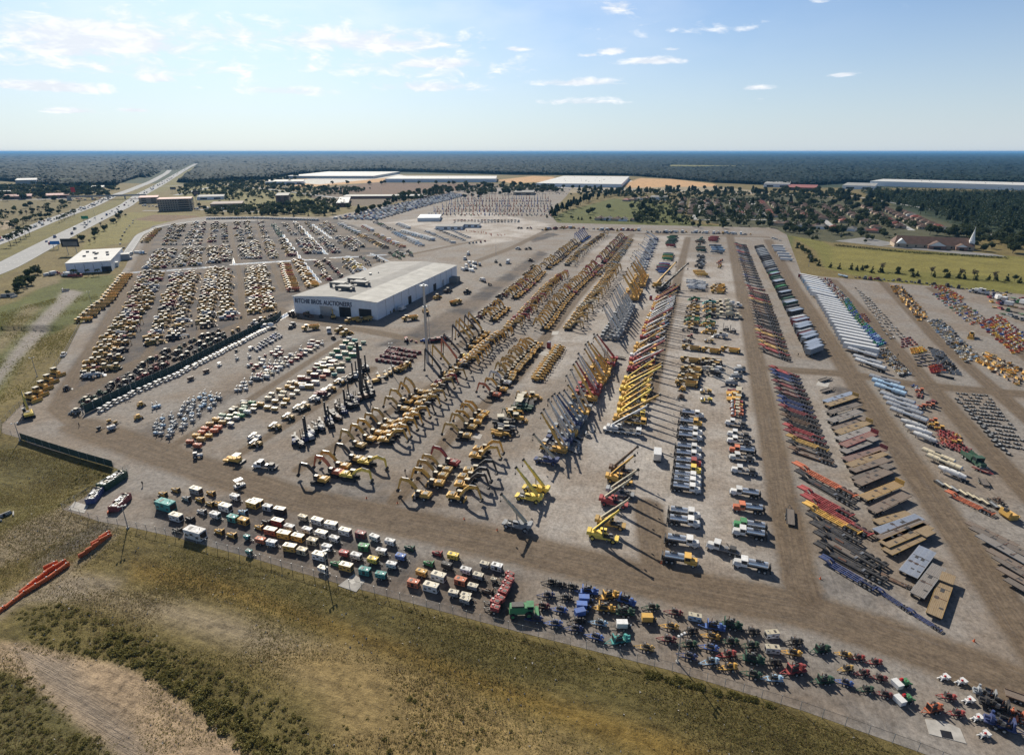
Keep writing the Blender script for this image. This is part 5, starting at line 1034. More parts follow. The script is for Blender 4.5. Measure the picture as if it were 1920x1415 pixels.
# ---- far forest: one mass nobody could count
def band(lower, name, r1, ex=()):
    L_ = np.array([G0(*p) for p in lower]); a_ = np.arctan2(L_[:, 0], L_[:, 1]); r_ = np.hypot(L_[:, 0], L_[:, 1]); o = np.argsort(a_)
    az_ = np.arange(a_.min(), a_.max(), R(.11)); rb = np.interp(az_, a_[o], r_[o]); tt = np.linspace(0, 1, 330) ** 1.6
    Rm = np.exp(np.log(rb)[None] + (np.log(r1) - np.log(rb))[None] * tt[:, None]); A_ = np.broadcast_to(az_, Rm.shape); Q = np.stack([np.sin(A_) * Rm, np.cos(A_) * Rm], -1)
    rng = np.random.default_rng(3); big = np.sin(Q[..., 0] * .0041 + 2 * np.sin(Q[..., 1] * .0023)) * np.sin(Q[..., 1] * .0017 + Q[..., 0] * .0009)
    h = 10 + 4.5 * big + rng.normal(size=Rm.shape) * 2.2; h = np.clip(h, 3, 22); h[0] = 0; h[1] = 6 + rng.random(h.shape[1]) * 6
    Q[1:] += rng.normal(size=Q[1:].shape) * (Rm[1:, :, None] * .0015)
    for pts, wd in ex:
        m_ = Rm < 14000; dd, _, _ = line_dist(Q[m_], pts); h[m_] = np.where(dd < wd, -1, h[m_])
    for px in CLEAR:
        m_ = inside(Q, np.array([G0(*p) for p in px])); h[m_] = -1
    mm = npmesh(name, np.concatenate([Q.reshape(-1, 2), h.reshape(-1, 1)], 1), gridfaces(*Rm.shape)[:, ::-1]); attr(mm, 'tone', np.clip(.5 + .35 * big + rng.normal(size=Rm.shape) * .14, 0, 1)); return mm
CLEAR = [[(1255, 309), (1410, 311), (1405, 316), (1250, 314)], [(95, 336), (140, 333), (142, 340), (95, 341)], [(520, 338), (600, 331), (740, 325), (760, 330), (640, 346)]]
m, t, b = newmat('far_foliage'); at = t.n('ShaderNodeAttribute', attribute_name='tone').outputs['Fac']; pz = t.n('ShaderNodeNewGeometry').outputs['Position']; nn = t.noise(pz, .012, 6, .7)
t.l(t.mix(t.ramp(t.math('ADD', at, t.math('MULTIPLY', t.math('SUBTRACT', nn, .5), 1.2)), .1, .95), (.004, .013, .012), (.014, .028, .024)), b.inputs['Base Color']); b.inputs['Roughness'].default_value = .9; b.inputs['Specular IOR Level'].default_value = .1
mm = band([(-1500, 352), (-300, 346), (0, 339), (120, 350), (215, 348), (262, 332), (330, 342), (375, 344), (430, 340), (500, 337), (560, 327), (720, 322), (960, 328), (1185, 330), (1340, 343), (1500, 350), (1600, 343), (1930, 349), (2500, 353), (3500, 360)], 'forest', 56000, [(HWL, 45), (HWR, 45)]); mm.materials.append(m)
link('forest', mm, 'stuff', 'dark blue-green forest spreading to the horizon')
# pine wood mass behind the single pines
wp = np.array([G0(*p) for p in [(1612, 362), (1930, 366), (2500, 376), (2500, 480), (1930, 444), (1800, 422), (1680, 384)]]); rng = np.random.default_rng(5); lo, hi = wp.min(0), wp.max(0); q = lo + (hi - lo) * rng.random((16000, 2)); q = q[inside(q, wp)][:5200]
hh = rng.uniform(9, 15, len(q)); cen = np.repeat(np.concatenate([q, hh[:, None] * .62], 1), 16, 0) + rng.normal(size=(len(q) * 16, 3)) * np.array((1.7, 1.7, 2.8)); V, F_, tone = leaves(cen, np.full(len(cen), 1.35), rng); cm = npmesh('pine_forest', V, F_, MATS['pineleaf']); attr(cm, 'tone', tone); link('pine_forest', cm, 'stuff', 'dense pine wood behind the church')

def woodland(polys, label, per=.0016, sz=1.5):
    rng = np.random.default_rng(77); qs = []
    for px, dn in polys:
        pl = np.array([G0(*p) for p in px]); lo, hi = pl.min(0), pl.max(0); A = (hi - lo).prod(); q = lo + (hi - lo) * rng.random((int(A * dn * per), 2)); qs.append(q[inside(q, pl)])
    q = np.concatenate(qs); d_ = np.minimum(line_dist(q, HWL)[0], line_dist(q, HWR)[0]); q = q[d_ > 28]; hh = rng.uniform(4, 10, len(q)); mm_ = 26; cen = np.repeat(np.concatenate([q, hh[:, None] * .6], 1), mm_, 0); v = rng.normal(size=cen.shape); v /= np.linalg.norm(v, axis=1)[:, None]; cen += v * np.repeat(hh, mm_)[:, None] * np.array((.5, .5, .38)) * rng.uniform(.5, 1, (len(cen), 1))
    V, F_, tone = leaves(cen, np.full(len(cen), sz), rng); cm = npmesh('woodland', V, F_, MATS['leaf']); attr(cm, 'tone', tone * .5 + np.repeat(np.repeat(rng.random(len(q)), mm_), 6) * .5); link('woodland_vegetation', cm, 'stuff', label)
woodland([([(-80, 378), (-40, 346), (120, 352), (215, 351), (235, 360), (150, 370), (60, 372)], 2.2), ([(330, 366), (345, 347), (480, 340), (560, 350), (700, 354), (650, 368), (560, 372), (430, 376)], 1.4), ([(380, 404), (400, 392), (520, 384), (640, 376), (660, 390), (600, 404)], 4.0), ([(720, 378), (760, 364), (860, 352), (1040, 350), (1062, 360), (900, 364), (860, 360), (780, 376)], 2.0), ([(1062, 366), (1180, 358), (1420, 364), (1610, 366), (1560, 376), (1420, 372), (1200, 372)], 1.7), ([(1180, 418), (1200, 374), (1500, 374), (1760, 428), (1560, 434), (1440, 426)], 1.5), ([(1760, 440), (1800, 430), (1940, 448), (1940, 462), (1840, 452)], 4.0), ([(-60, 450), (-20, 395), (130, 382), (168, 388), (60, 430)], .5)], 'scattered trees and scrub filling the land round the yard')
# ================================================================== buildings
def frame_of(c, a, d):
    """corner, front end, side end (photo points) -> origin, angle, length along the side, width along the front"""
    C_, A_, D_ = G(*c), G(*a), G(*d); return C_, math.atan2(*(D_ - C_)[::-1]), float(np.hypot(*(D_ - C_))), float(np.hypot(*(A_ - C_)))
def seamed(nm):
    m = MATS[nm]; t = NT(m.node_tree); b = m.node_tree.nodes['Principled BSDF']; src = b.inputs['Base Color'].links[0].from_socket; tc_ = t.n('ShaderNodeTexCoord').outputs['Object']; sp_ = t.n('ShaderNodeSeparateXYZ'); t.l(tc_, sp_.inputs[0])
    ln_ = t.math('LESS_THAN', t.math('FRACT', t.math('MULTIPLY', sp_.outputs[0], .45)), .14); mp = t.n('ShaderNodeMapping'); mp.inputs['Scale'].default_value = (.5, .04, 1); t.l(tc_, mp.inputs[0]); st_ = t.ramp(t.noise(mp.outputs[0], 1.2, 5, .6), .5, .72)
    t.l(t.mix(t.math('MULTIPLY', st_, .4), t.mix(t.math('MULTIPLY', ln_, .35), src, (.09, .09, .09)), (.13, .11, .09)), b.inputs['Base Color'])
plain('metalwall', (.74, .77, .80), .45, 0, .1, .5); plain('whiteroof', (.58, .575, .55), .8, 0, .15, .15); plain('greyroof', (.20, .195, .185), .8, 0, .35, .12); plain('paleroof', (.30, .295, .275), .75, 0, .35, .12); [seamed(q_) for q_ in ('paleroof', 'greyroof', 'whiteroof')]; plain('navy', (.02, .03, .07), .5); plain('brownroof', (.13, .075, .055), .8, 0, .35, .3); plain('tanwall', (.42, .33, .24), .8, 0, .2); plain('brickwall', (.28, .16, .12), .85, 0, .3); plain('redroof', (.25, .06, .04), .7); plain('mesh', (.3, .3, .3), .5); plain('screen', (.012, .045, .040), .6, 0, .3, 1.0); plain('orangebar', (.60, .12, .03), .7, 0, .4, .9); plain('steeple', (.8, .8, .78), .5)
O, ang, L, Wd = frame_of((709, 600), (555, 586), (857, 523)); print('HALL', L, Wd)
k_ = kind('hall', 'auction_hall', 'building', 'hall', L); h1, h2 = 10.9, 12.6
# y runs to the left of the side axis, i.e. along the front
k_.p('wall').pr([(0, 0), (L, 0), (L, h1), (0, h1)], -.0, .25, 'metalwall').pr([(0, 0), (L, 0), (L, h1), (0, h1)], Wd - .25, Wd, 'metalwall').b(.12, Wd / 2, 0, .24, Wd - .5, h1, 'metalwall').b(L - .12, Wd / 2, 0, .24, Wd - .5, h1, 'metalwall').add([(0.01, .1, h1), (0.01, Wd - .1, h1), (0.01, Wd * .5, h2 - .05)], [(0, 2, 1)], 'metalwall')
e = .35
k_.p('roof').add([(-e, -e, h1 + .05), (L + e, -e, h1 + .05), (L + e, Wd * .33, h1 + 1.1), (-e, Wd * .33, h1 + 1.1)], [(0, 1, 2, 3)], 'paleroof').add([(-e, Wd * .33, h1 + 1.1), (L + e, Wd * .33, h1 + 1.1), (L + e, Wd * .5, h2), (-e, Wd * .5, h2)], [(0, 1, 2, 3)], 'greyroof').add([(-e, Wd * .5, h2), (L + e, Wd * .5, h2), (L + e, Wd + e, h1 + .05), (-e, Wd + e, h1 + .05)], [(0, 1, 2, 3)], 'greyroof')
g = k_.p('gutter', 'roof'); g.b(L / 2, -.42, h1 - .25, L + .7, .16, .3, 'white').b(-.42, Wd * .5, h1 - .2, .14, Wd + .7, .34, 'white')
for i in range(1, 12): k_.p('wall_panel').b(i * L / 12, -.03, 0, .3, .06, h1 - .3, 'steel')
for a0, a1_, hh, mt in ((.07, .215, 6.2, 'black'), (.31, .45, 6.4, 'black'), (.53, .68, 6.0, 'alu')):
    k_.p('doorway').b(-.04, Wd * (a0 + a1_) / 2, 0, .08, Wd * (a1_ - a0), hh, mt).b(-.06, Wd * a0 - .15, 0, .12, .3, hh + .3, 'white').b(-.06, Wd * a1_ + .15, 0, .12, .3, hh + .3, 'white')
for f_, wd_, mt in ((.34, 4.5, 'black'), (.66, 5, 'black'), (.78, 3, 'alu'), (.16, 1.2, 'darksteel'), (.5, 1.2, 'darksteel')): k_.p('side_door').b(L * f_, -.05, 0, wd_, .1, 5.0 if wd_ > 2 else 2.3, mt)
for x_, y_ in ((L * .15, Wd * .56), (L * .22, Wd * .73), (L * .27, Wd * .52), (L * .34, Wd * .66)):
    v_ = k_.p('roof_vent'); z_ = h1 + 1.0; v_.b(x_, y_, z_ - .3, 4.0, 4.0, 2.2, 'greyroof').b(x_, y_, z_ + 1.9, 5.4, 8.0, 1.2, 'greyroof', 1.05, 1.25).b(x_, y_, z_ + 3.1, 5.8, 10.0, .14, 'paleroof')
    for s in (-1, 1): k_.p('roof_duct').c(x_ - .5, y_ + s * 6.2, z_ + 1.1, .95, 3.4, 'z', 'greyroof', 10)
k_.p('roof_duct').c(L * .55, Wd * .75, h1 + 1.2, 1.0, 1.6, 'z', 'steel', 10); k_.p('roof_duct').c(L * .6, Wd * .7, h1 + 1.2, .4, 1.8, 'z', 'steel', 8)
k_.p('annexe').b(L * .9, -3.2, 0, 7, 6.3, 4.2, 'greyroof'); k_.p('lean_to').b(L * .62, Wd + 4.0, 0, L * .2, 8, 4.6, 'metalwall').b(L * .62, Wd + 4.0, 4.6, L * .21, 8.6, .3, 'greyroof')
hall = k_.put(O[0], O[1], ang, (.6, .6, .6), 'long white auction hall with grey roof and dark painted name on its front', None, parts=True)
fc = bpy.data.curves.new('sign_text', 'FONT'); fc.body = 'RITCHIE BROS. AUCTIONEERS'; fc.size = 4.0; fc.extrude = .05; fc.shear = .12; fc.offset = .085; fc.align_x = 'LEFT'
tmp = bpy.data.objects.new('t', fc); COL.objects.link(tmp); bpy.context.view_layer.update(); tm = bpy.data.meshes.new_from_object(tmp.evaluated_get(bpy.context.evaluated_depsgraph_get())); bpy.data.objects.remove(tmp); tm.materials.clear(); tm.materials.append(MATS['navy'])
wd_ = max(v.co.x for v in tm.vertices) - min(v.co.x for v in tm.vertices); ln = link('sign_lettering', tm, parent=hall); s = Wd * .69 / wd_
ln.matrix_local = Matrix(((0, 0, -1, -.12), (-s, 0, 0, Wd * .985), (0, s * 1.3, 0, 6.9), (0, 0, 0, 1)))
def block(name, cat, label, c, a, d, h, wall='metalwall', roof='whiteroof', fl=0, nwin=0, units=0, par=.5, group=None):
    O, ang, L, Wd = frame_of(c, a, d); k_ = Kind(name, cat, name, L); k_.p('wall').b(L / 2, Wd / 2, 0, L, Wd, h, wall); k_.p('roof').b(L / 2, Wd / 2, h, L + .4, Wd + .4, par, roof)
    for i in range(fl):
        for j in range(nwin):
            z_ = 1.0 + i * h / fl; x_ = (j + .5) * L / nwin
            k_.p('window').b(x_, -.03, z_, L / nwin * .5, .06, h / fl * .5, 'glass')
            if j < max(2, nwin * Wd / L): k_.p('window').b(-.03, (j + .5) * Wd / max(2, int(nwin * Wd / L)), z_, .06, Wd / max(2, int(nwin * Wd / L)) * .5, h / fl * .5, 'glass')
    for i in range(units): k_.p('roof_unit').b(L * (.15 + .7 * random.random()), Wd * (.15 + .7 * random.random()), h + par, 2.2, 2.2, 1.2, 'greyroof')
    return k_.put(O[0], O[1], ang, (.6, .6, .6), label, group, parts=True), k_, (O, ang, L, Wd)
_, ks, (O, ang, L, Wd) = block('white_store', 'building', 'white flat-roofed store with rooftop units beside the highway', (211, 508), (128, 513), (233, 482), 8.3, 'metalwall', 'whiteroof', 0, 0, 8)
for o in [q for q in COL.objects if q.name.startswith('white_store')][:1]:
    for i in range(1, 5): link('wall_panel', MB().b(-.03, Wd * i / 5, 0, .06, .25, 7.0, 'darksteel').mesh('wall_panel'), parent=o)
    link('doorway', MB().b(-.06, Wd * .12, 0, .12, 7, 4.2, 'black').mesh('doorway'), parent=o); link('entrance', MB().b(L * .8, -3.5, 0, 9, 7, 5.5, 'whiteroof').mesh('entrance'), parent=o); link('entrance', MB().b(L * .3, -1.0, 0, 6, 2, 4, 'whiteroof').mesh('entrance'), parent=o)
block('hotel', 'building', 'brown five-storey hotel beyond the dark gravel', (362, 394), (298, 397), (365, 390), 19, 'tanwall', 'redroof', 5, 1); H1 = G(298, 397); H2 = G(362, 394)
hk = Kind('hotel_front', 'building', 'x', 10); L_ = float(np.hypot(*(H2 - H1))); aa = math.atan2(*(H2 - H1)[::-1]); ho = [q for q in COL.objects if q.name == 'hotel'][0]
for i in range(5):
    for j in range(14): wobj = link('window', MB().b((j + .5) * L_ / 14, -.15, 1.5 + i * 3.6, L_ / 28, .1, 1.7, 'glass').mesh('window'), parent=ho); wobj.matrix_parent_inverse = (Matrix.Translation(ho.location) @ Matrix.Rotation(ho.rotation_euler[2], 4, 'Z')).inverted(); wobj.location = (H1[0], H1[1], 0); wobj.rotation_euler = (0, 0, aa)
block('hotel', 'building', 'pale hotel with gabled ends near the overpass', (298, 381), (262, 382), (300, 377), 11, 'tanwall', 'redroof', 3, 2); block('hotel', 'building', 'tan box-shaped hotel beside the white truck row', (543, 384), (520, 384), (546, 378), 17, 'brickwall', 'greyroof', 5, 2); block('warehouse', 'building', 'pale-roofed brown shop by the truck lot trees', (654, 388), (632, 389), (658, 376), 7, 'brickwall', 'whiteroof', 1, 2, 2); block('warehouse', 'building', 'long low shop behind the tree line', (800, 372), (656, 380), (802, 369), 5, 'brickwall', 'paleroof', 0, 0)
block('warehouse', 'building', 'vast white warehouse beside the orange earthworks', (930, 342), (735, 340), (932, 336), 11, 'metalwall', 'whiteroof', 0, 0, 3); block('warehouse', 'building', 'white warehouse roof at the forest edge, farthest of the row', (700, 335), (570, 342), (750, 326), 9, 'whiteroof', 'whiteroof', 0, 0); block('warehouse', 'building', 'white warehouse under construction with blue-grey end walls', (1165, 352), (1005, 350), (1180, 336), 9, 'metalwall', 'whiteroof', 0, 0, 14)
block('warehouse', 'building', 'very long white warehouse behind the pine wood', (1960, 359), (1625, 352), (1962, 353), 13, 'metalwall', 'whiteroof', 0, 0, 5); block('warehouse', 'building', 'low grey building at the end of the long white warehouse', (1640, 356), (1585, 356), (1645, 350), 9, 'metalwall', 'paleroof', 1, 4); block('warehouse', 'building', 'blue-grey car dealer building beside its parked cars', (570, 346), (498, 347), (572, 342), 9, 'metalwall', 'paleroof', 1, 6); block('warehouse', 'building', 'white twin-roofed hall among the distant trees', (70, 345), (30, 346), (72, 341), 12, 'whiteroof', 'whiteroof')
block('site_shed', 'building', 'long grey shed on the paved lot, nearer of two', (867, 431), (826, 428), (870, 427), 4, 'metalwall', 'greyroof', 1, 3); block('site_shed', 'building', 'long grey shed on the paved lot, farther of two', (898, 427), (860, 424), (901, 423), 4, 'metalwall', 'greyroof', 1, 3); block('event_tent', 'tent', 'bright white event tent before the boom lifts', (824, 415), (790, 413), (828, 408), 4.5, 'white', 'white')
for i, (c, a, d, h, w_, r) in enumerate([((60, 373), (10, 374), (62, 369), 6, 'brickwall', 'redroof'), ((130, 371), (85, 372), (132, 367), 6, 'brickwall', 'redroof'), ((195, 356), (172, 357), (197, 353), 7, 'tanwall', 'whiteroof'), ((20, 368), (-40, 370), (22, 363), 7, 'metalwall', 'paleroof'), ((455, 388), (395, 390), (458, 383), 6, 'tanwall', 'brownroof'), ((420, 374), (370, 375), (423, 370), 6, 'metalwall', 'greyroof'), ((1480, 352), (1445, 353), (1482, 347), 9, 'metalwall', 'paleroof'), ((1530, 358), (1475, 358), (1533, 352), 7, 'brickwall', 'redroof'), ((1250, 376), (1225, 377), (1252, 373), 6, 'metalwall', 'greyroof'), ((1000, 366), (965, 367), (1003, 362), 6, 'tanwall', 'greyroof')]):
    block('shop', 'building', ['red-roofed shop at the distant roadside, outermost', 'red-roofed shop near the overpass end', 'white-roofed shop before the forest by the highway', 'grey long shop at the far roadside', 'brown-roofed restaurant beside the brown hotel', 'grey-roofed shop behind the brown hotel', 'grey box store beyond the houses', 'red-brick store beyond the houses', 'grey shop between the first oaks and houses', 'small tan shop by the far car lines'][i], c, a, d, h, w_, r, 1, 3)
# overpass
A_, B_ = G(128, 376), G(275, 372); d_ = (B_ - A_) / np.hypot(*(B_ - A_)); op = link('overpass', None, None, 'concrete overpass bridge carrying the cross road over the highway', 'bridge'); op.location = (*A_, 0); op.rotation_euler = (0, 0, math.atan2(d_[1], d_[0])); LO = float(np.hypot(*(B_ - A_)))
link('bridge_deck', MB().b(LO / 2, 0, 6.0, LO, 12, 1.6, 'concrete').b(LO / 2, -6.1, 7.6, LO, .3, 1.1, 'concrete').b(LO / 2, 6.1, 7.6, LO, .3, 1.1, 'concrete').mesh('bridge_deck'), parent=op)
for f_ in (.3, .5, .72): link('pier', MB().b(LO * f_, 0, 0, 1.6, 9, 6, 'concrete').mesh('pier'), parent=op)
for f_ in (0.02, .98): link('abutment', MB().b(LO * f_, 0, 0, 9, 12, 5.98, 'concrete', .5, 1).mesh('abutment'), parent=op)
# church
O, ang, L, Wd = frame_of((1815, 470), (1812, 462), (1675, 462)); ck = Kind('church', 'church', 'church', 60); D_ = -1 if True else 1
def hip(k_, x0, x1, y0, y1, z, h, mt, ins=None, nm='roof', parent=None):
    i_ = (y1 - y0) / 2 if ins is None else ins; ym = (y0 + y1) / 2; e = .5
    k_.p(nm, parent).add([(x0 - e, y0 - e, z), (x1 + e, y0 - e, z), (x1 + e, y1 + e, z), (x0 - e, y1 + e, z), (x0 + i_, ym, z + h), (x1 - i_, ym, z + h)], [(0, 1, 5, 4), (1, 2, 5), (2, 3, 4, 5), (3, 0, 4)], mt)
C0, C1 = G(1676, 463), G(1826, 470); L = float(np.hypot(*(C1 - C0))); ang = math.atan2(*(C1 - C0)[::-1])
ck.p('wall').b(L / 2, 11, 0, L, 22, 4, 'tanwall'); hip(ck, 0, L, 0, 22, 4.0, 7, 'brownroof', 3)
for f_, s in ((.53, 16), (.83, 10)):
    ck.p('porch').b(L * f_, -2.5, 0, s, 5, 3.6, 'brickwall').b(L * f_, -5.05, 0, s * .4, .1, 2.6, 'glass').pr([(L * f_ - s / 2 - .6, 3.6), (L * f_ + s / 2 + .6, 3.6), (L * f_, 3.6 + s * .28)], -5.4, 4, 'brownroof').pr([(L * f_ - s / 2, 3.62), (L * f_ + s / 2, 3.62), (L * f_, 3.4 + s * .27)], -5.5, -5.41, 'steeple')
ck.p('gable').pr([(1, 4), (11, 4), (6, 9)], -.9, 5, 'steeple'); st = ck.p('steeple'); st.b(L - 2, 6, 0, 4.5, 4.5, 9, 'steeple').c(L - 2, 6, 14, 2.4, 10, 'z', 'steeple', 8, .5).c(L - 2, 6, 21, .5, 5, 'z', 'steeple', 6, .05)
for j in range(9): ck.p('window').b(L * (j + .5) / 9, -.04, 1.0, 1.6, .08, 1.8, 'glass')
ck.put(C0[0], C0[1], ang, (.6, .6, .6), 'long brown-roofed church with tall white steeple beside the field', parts=True)
for i, px in enumerate([[(1565, 452), (1620, 445), (1690, 458), (1650, 462)], [(1650, 462), (1820, 478), (1890, 482), (1860, 476), (1700, 463)]]):
    PP = np.array([G(*p) for p in px]); cm = npmesh('car_park', np.concatenate([PP, np.full((len(PP), 1), .1 + .02 * i)], 1), np.array([list(range(4))]) if len(PP) == 4 else np.array([list(range(5))]), MATS['greyroof']); link('pavement', cm, 'structure', 'grey church car park' if i == 0 else 'grey drive along the church front')
hkk = kind('wallh', 'boundary_hedge', 'hedge', 'hedge', 5); PP = [G(*p) for p in [(1565, 461), (1700, 474), (1890, 485)]]
rng = np.random.default_rng(9); cen = []
for a, c in zip(PP[:-1], PP[1:]):
    n_ = int(np.hypot(*(c - a)) * 9); tt = rng.random(n_)[:, None]; cen.append(np.concatenate([a + (c - a) * tt + rng.normal(size=(n_, 2)) * .5, rng.random((n_, 1)) * 1.8], 1))
V, F_, tone = leaves(np.concatenate(cen), .5, rng); cm = npmesh('boundary_hedge', V, F_, MATS['leaf']); attr(cm, 'tone', tone); link('boundary_hedge', cm, None, 'long clipped dark hedge between church drive and field', 'hedge')
# houses
for v_, (a, rf) in enumerate([('tanwall', 'brownroof'), ('cream', 'brownroof'), ('tanwall', 'redroof'), ('metalwall', 'greyroof')]):
    k_ = kind(f'house{v_}', 'house', 'house', ['brown-roofed tan house', 'brown-roofed cream house', 'red-roofed tan house', 'grey-roofed pale house'][v_], 15); k_.colors = ''
    k_.p('wall').b(0, 0, 0, 14, 10, 3.2, a).b(4.5, -6.4, 0, 5, 3.0, 3.0, a); hip(k_, -7, 7, -5, 5, 3.2, 2.8, rf); hip(k_, 2, 7, -8, -2, 3.0, 1.6, rf, 2, 'porch_roof', None)
    k_.p('garage_door').b(4.5, -7.94, 0, 3.6, .08, 2.3, 'white'); k_.p('window').b(-4, -5.04, 1, 1.8, .08, 1.3, 'glass'); k_.p('window').b(-1, -5.04, 1, 1.4, .08, 1.3, 'glass'); k_.p('door').b(1, -5.04, 0, 1, .08, 2.1, 'darksteel'); k_.p('chimney', 'roof').b(-3, 1, 4.5, .8, .8, 2.0, 'brickwall')
HS = ['house0', 'house0', 'house1', 'house2', 'house3']
for i, (p, n_) in enumerate([([(1275, 402), (1282, 374)], 9), ([(1296, 404), (1301, 376)], 9), ([(1330, 407), (1326, 376)], 10), ([(1352, 407), (1343, 376)], 10), ([(1388, 408), (1372, 376)], 10), ([(1410, 408), (1390, 376)], 10), ([(1450, 409), (1424, 377)], 9), ([(1476, 409), (1444, 377)], 9), ([(1515, 412), (1478, 380)], 9), ([(1545, 414), (1500, 382)], 9), ([(1585, 420), (1540, 386)], 9), ([(1645, 432), (1570, 388)], 10), ([(1690, 430), (1620, 388)], 12), ([(1735, 432), (1650, 388)], 12), ([(1775, 436), (1690, 398)], 9)]): row(HS[:3] if i % 2 else HS, p, n_, random.choice([90, -90, 92]), 'g', f'the {ordinal(i + 1)} house lane', jit=.6, sc=.95)
row(HS, [(1450, 421), (1500, 425), (1560, 430), (1650, 437)], 11, 90, 'g', 'the house row facing the field', jit=1); row(HS, [(1200, 415), (1150, 413), (1115, 412)], 5, 90, 'g', 'the house row on the green', jit=2); row(HS[1:], [(1170, 378), (1210, 374), (1250, 372)], 6, 90, 'g', 'the pale house row beyond the green', jit=2)
# ---- traffic
def traffic(pts, nr_, n, offs, desc, rev, lo=0., hi=1., spread=None):
    out = []; seg_ = np.hypot(*np.diff(pts, axis=0).T); cum = np.concatenate([[0], np.cumsum(seg_)]); 
    for i in range(n):
        s = cum[-1] * (lo + (hi - lo) * (i + random.random() * .9) / n) ; j = min(len(seg_) - 1, int(np.searchsorted(cum, s)) - 1); j = max(j, 0); t_ = (s - cum[j]) / seg_[j]
        p = pts[j] + (pts[j + 1] - pts[j]) * t_ + nr_[j] * random.choice(offs); d = pts[j + 1] - pts[j]
        kk = random.choice(['car'] * 6 + ['pick', 'van', 'boxt', 'semi']); out.append((kk, p[0], p[1], math.atan2(d[1], d[0]) + (PI if rev else 0), random.choice('wwskkgrbsv'), 1.05, ))
    out = [q for q in out if q[2] > 60]; ZT[0] = .12; lay(out, desc); ZT[0] = 0
ZT = [0]
traffic(HWR, HNR, 70, (-5, -1.2, 3, 6.3), 'the near carriageway', True, .06, .42); traffic(HWL, HNL, 84, (-5, -1.5, 2.5, 5.5), 'the far carriageway', False, .06, .33); traffic(HWR, HNR, 16, (-4, 0, 4), 'the traffic beyond the overpass', True, .45, .75)
row(['car', 'pick', 'van'], [(60, 372), (100, 373), (185, 374)], 24, 0, 'wrskb', 'the cars by the distant shops', wid=14, jit=4); row(['pick'], [(400, 352), (480, 351), (560, 352)], 46, 0, 'w', 'the dealer lot by the far road', wid=22, jit=3); row(['car', 'pick'], [(250, 412), (222, 462), (238, 470)], 9, 0, 'wsgk', 'the access road', wid=2); row(['car', 'pick', 'boxt'], [(470, 394), (380, 393), (270, 386)], 26, 40, 'wgsk', 'the hotel car park', wid=8, jit=3); row(['car', 'van', 'semi'], [(236, 488), (256, 472), (266, 478)], 9, 40, 'wwlg', 'the store side yard', wid=3); row(['boxt', 'dumpster0'] if 0 else ['boxt', 'trl', 'van'], [(82, 518), (105, 515), (150, 520)], 7, 20, 'wrr', 'the trailers below the store wall', wid=1.5); row(['car', 'pick'], [(1060, 356), (1240, 359), (1420, 363)], 22, 0, 'wgskr', 'the distant road beyond the houses', wid=3); row('car', [(1316, 404), (1430, 402), (1545, 410), (1690, 420)], 24, 30, 'wskb', 'the house streets', wid=10, jit=5)
row('semi', [(1080, 361), (1160, 359)], 16, 60, 'wls', 'the grey truck row beyond the pine belt', sc=1.1)
# ---- roadside signs and billboards
def signboard(label, px, py, h, wd_, hb, mt, legs=1, face=0.0, cat='sign', name='road_sign'):
    p = G(px, py); k_ = Kind(name, cat, name, 5)
    for i in range(legs): k_.p('post').c((i - (legs - 1) / 2) * wd_ * .5, 0, h / 2, .25, h, 'z', 'galv', 8)
    k_.p('panel').b(0, -.32, h - .2, wd_, .3, hb, mt).b(0, -.48, h + .1 * hb, wd_ * .8, .02, hb * .5, 'greyroof' if mt == 'black' else mt); return k_.put(p[0], p[1], R(face), (.5, .5, .5), label, parts=True)
signboard('black billboard on two posts behind the white store', 137, 478, 8, 16, 8, 'black', 2, 8); plain('signgreen', (.01, .22, .10), .5); plain('signblue', (.02, .18, .5), .5); plain('signred', (.5, .02, .03), .5)
signboard('green highway sign on the near carriageway', 162, 420, 7, 9, 4.2, 'signgreen', 2, 10); signboard('blue service sign beside the near carriageway', 106, 467, 5, 9, 3.5, 'signblue', 2, 10); signboard('red shop sign on a tall mast past the shops', 141, 373, 14, 9, 10, 'signred', 1); signboard('dark pylon sign beside the brown hotel', 373, 391, 24, 11, 6, 'black', 2); signboard('dark low billboard on the grass beyond the hotel', 326, 362, 8, 14, 6, 'black', 2)
LD = ['loader', 'loader', 'dozer', 'backhoe', 'grader', 'roller', 'tele', 'dozer', 'loader']
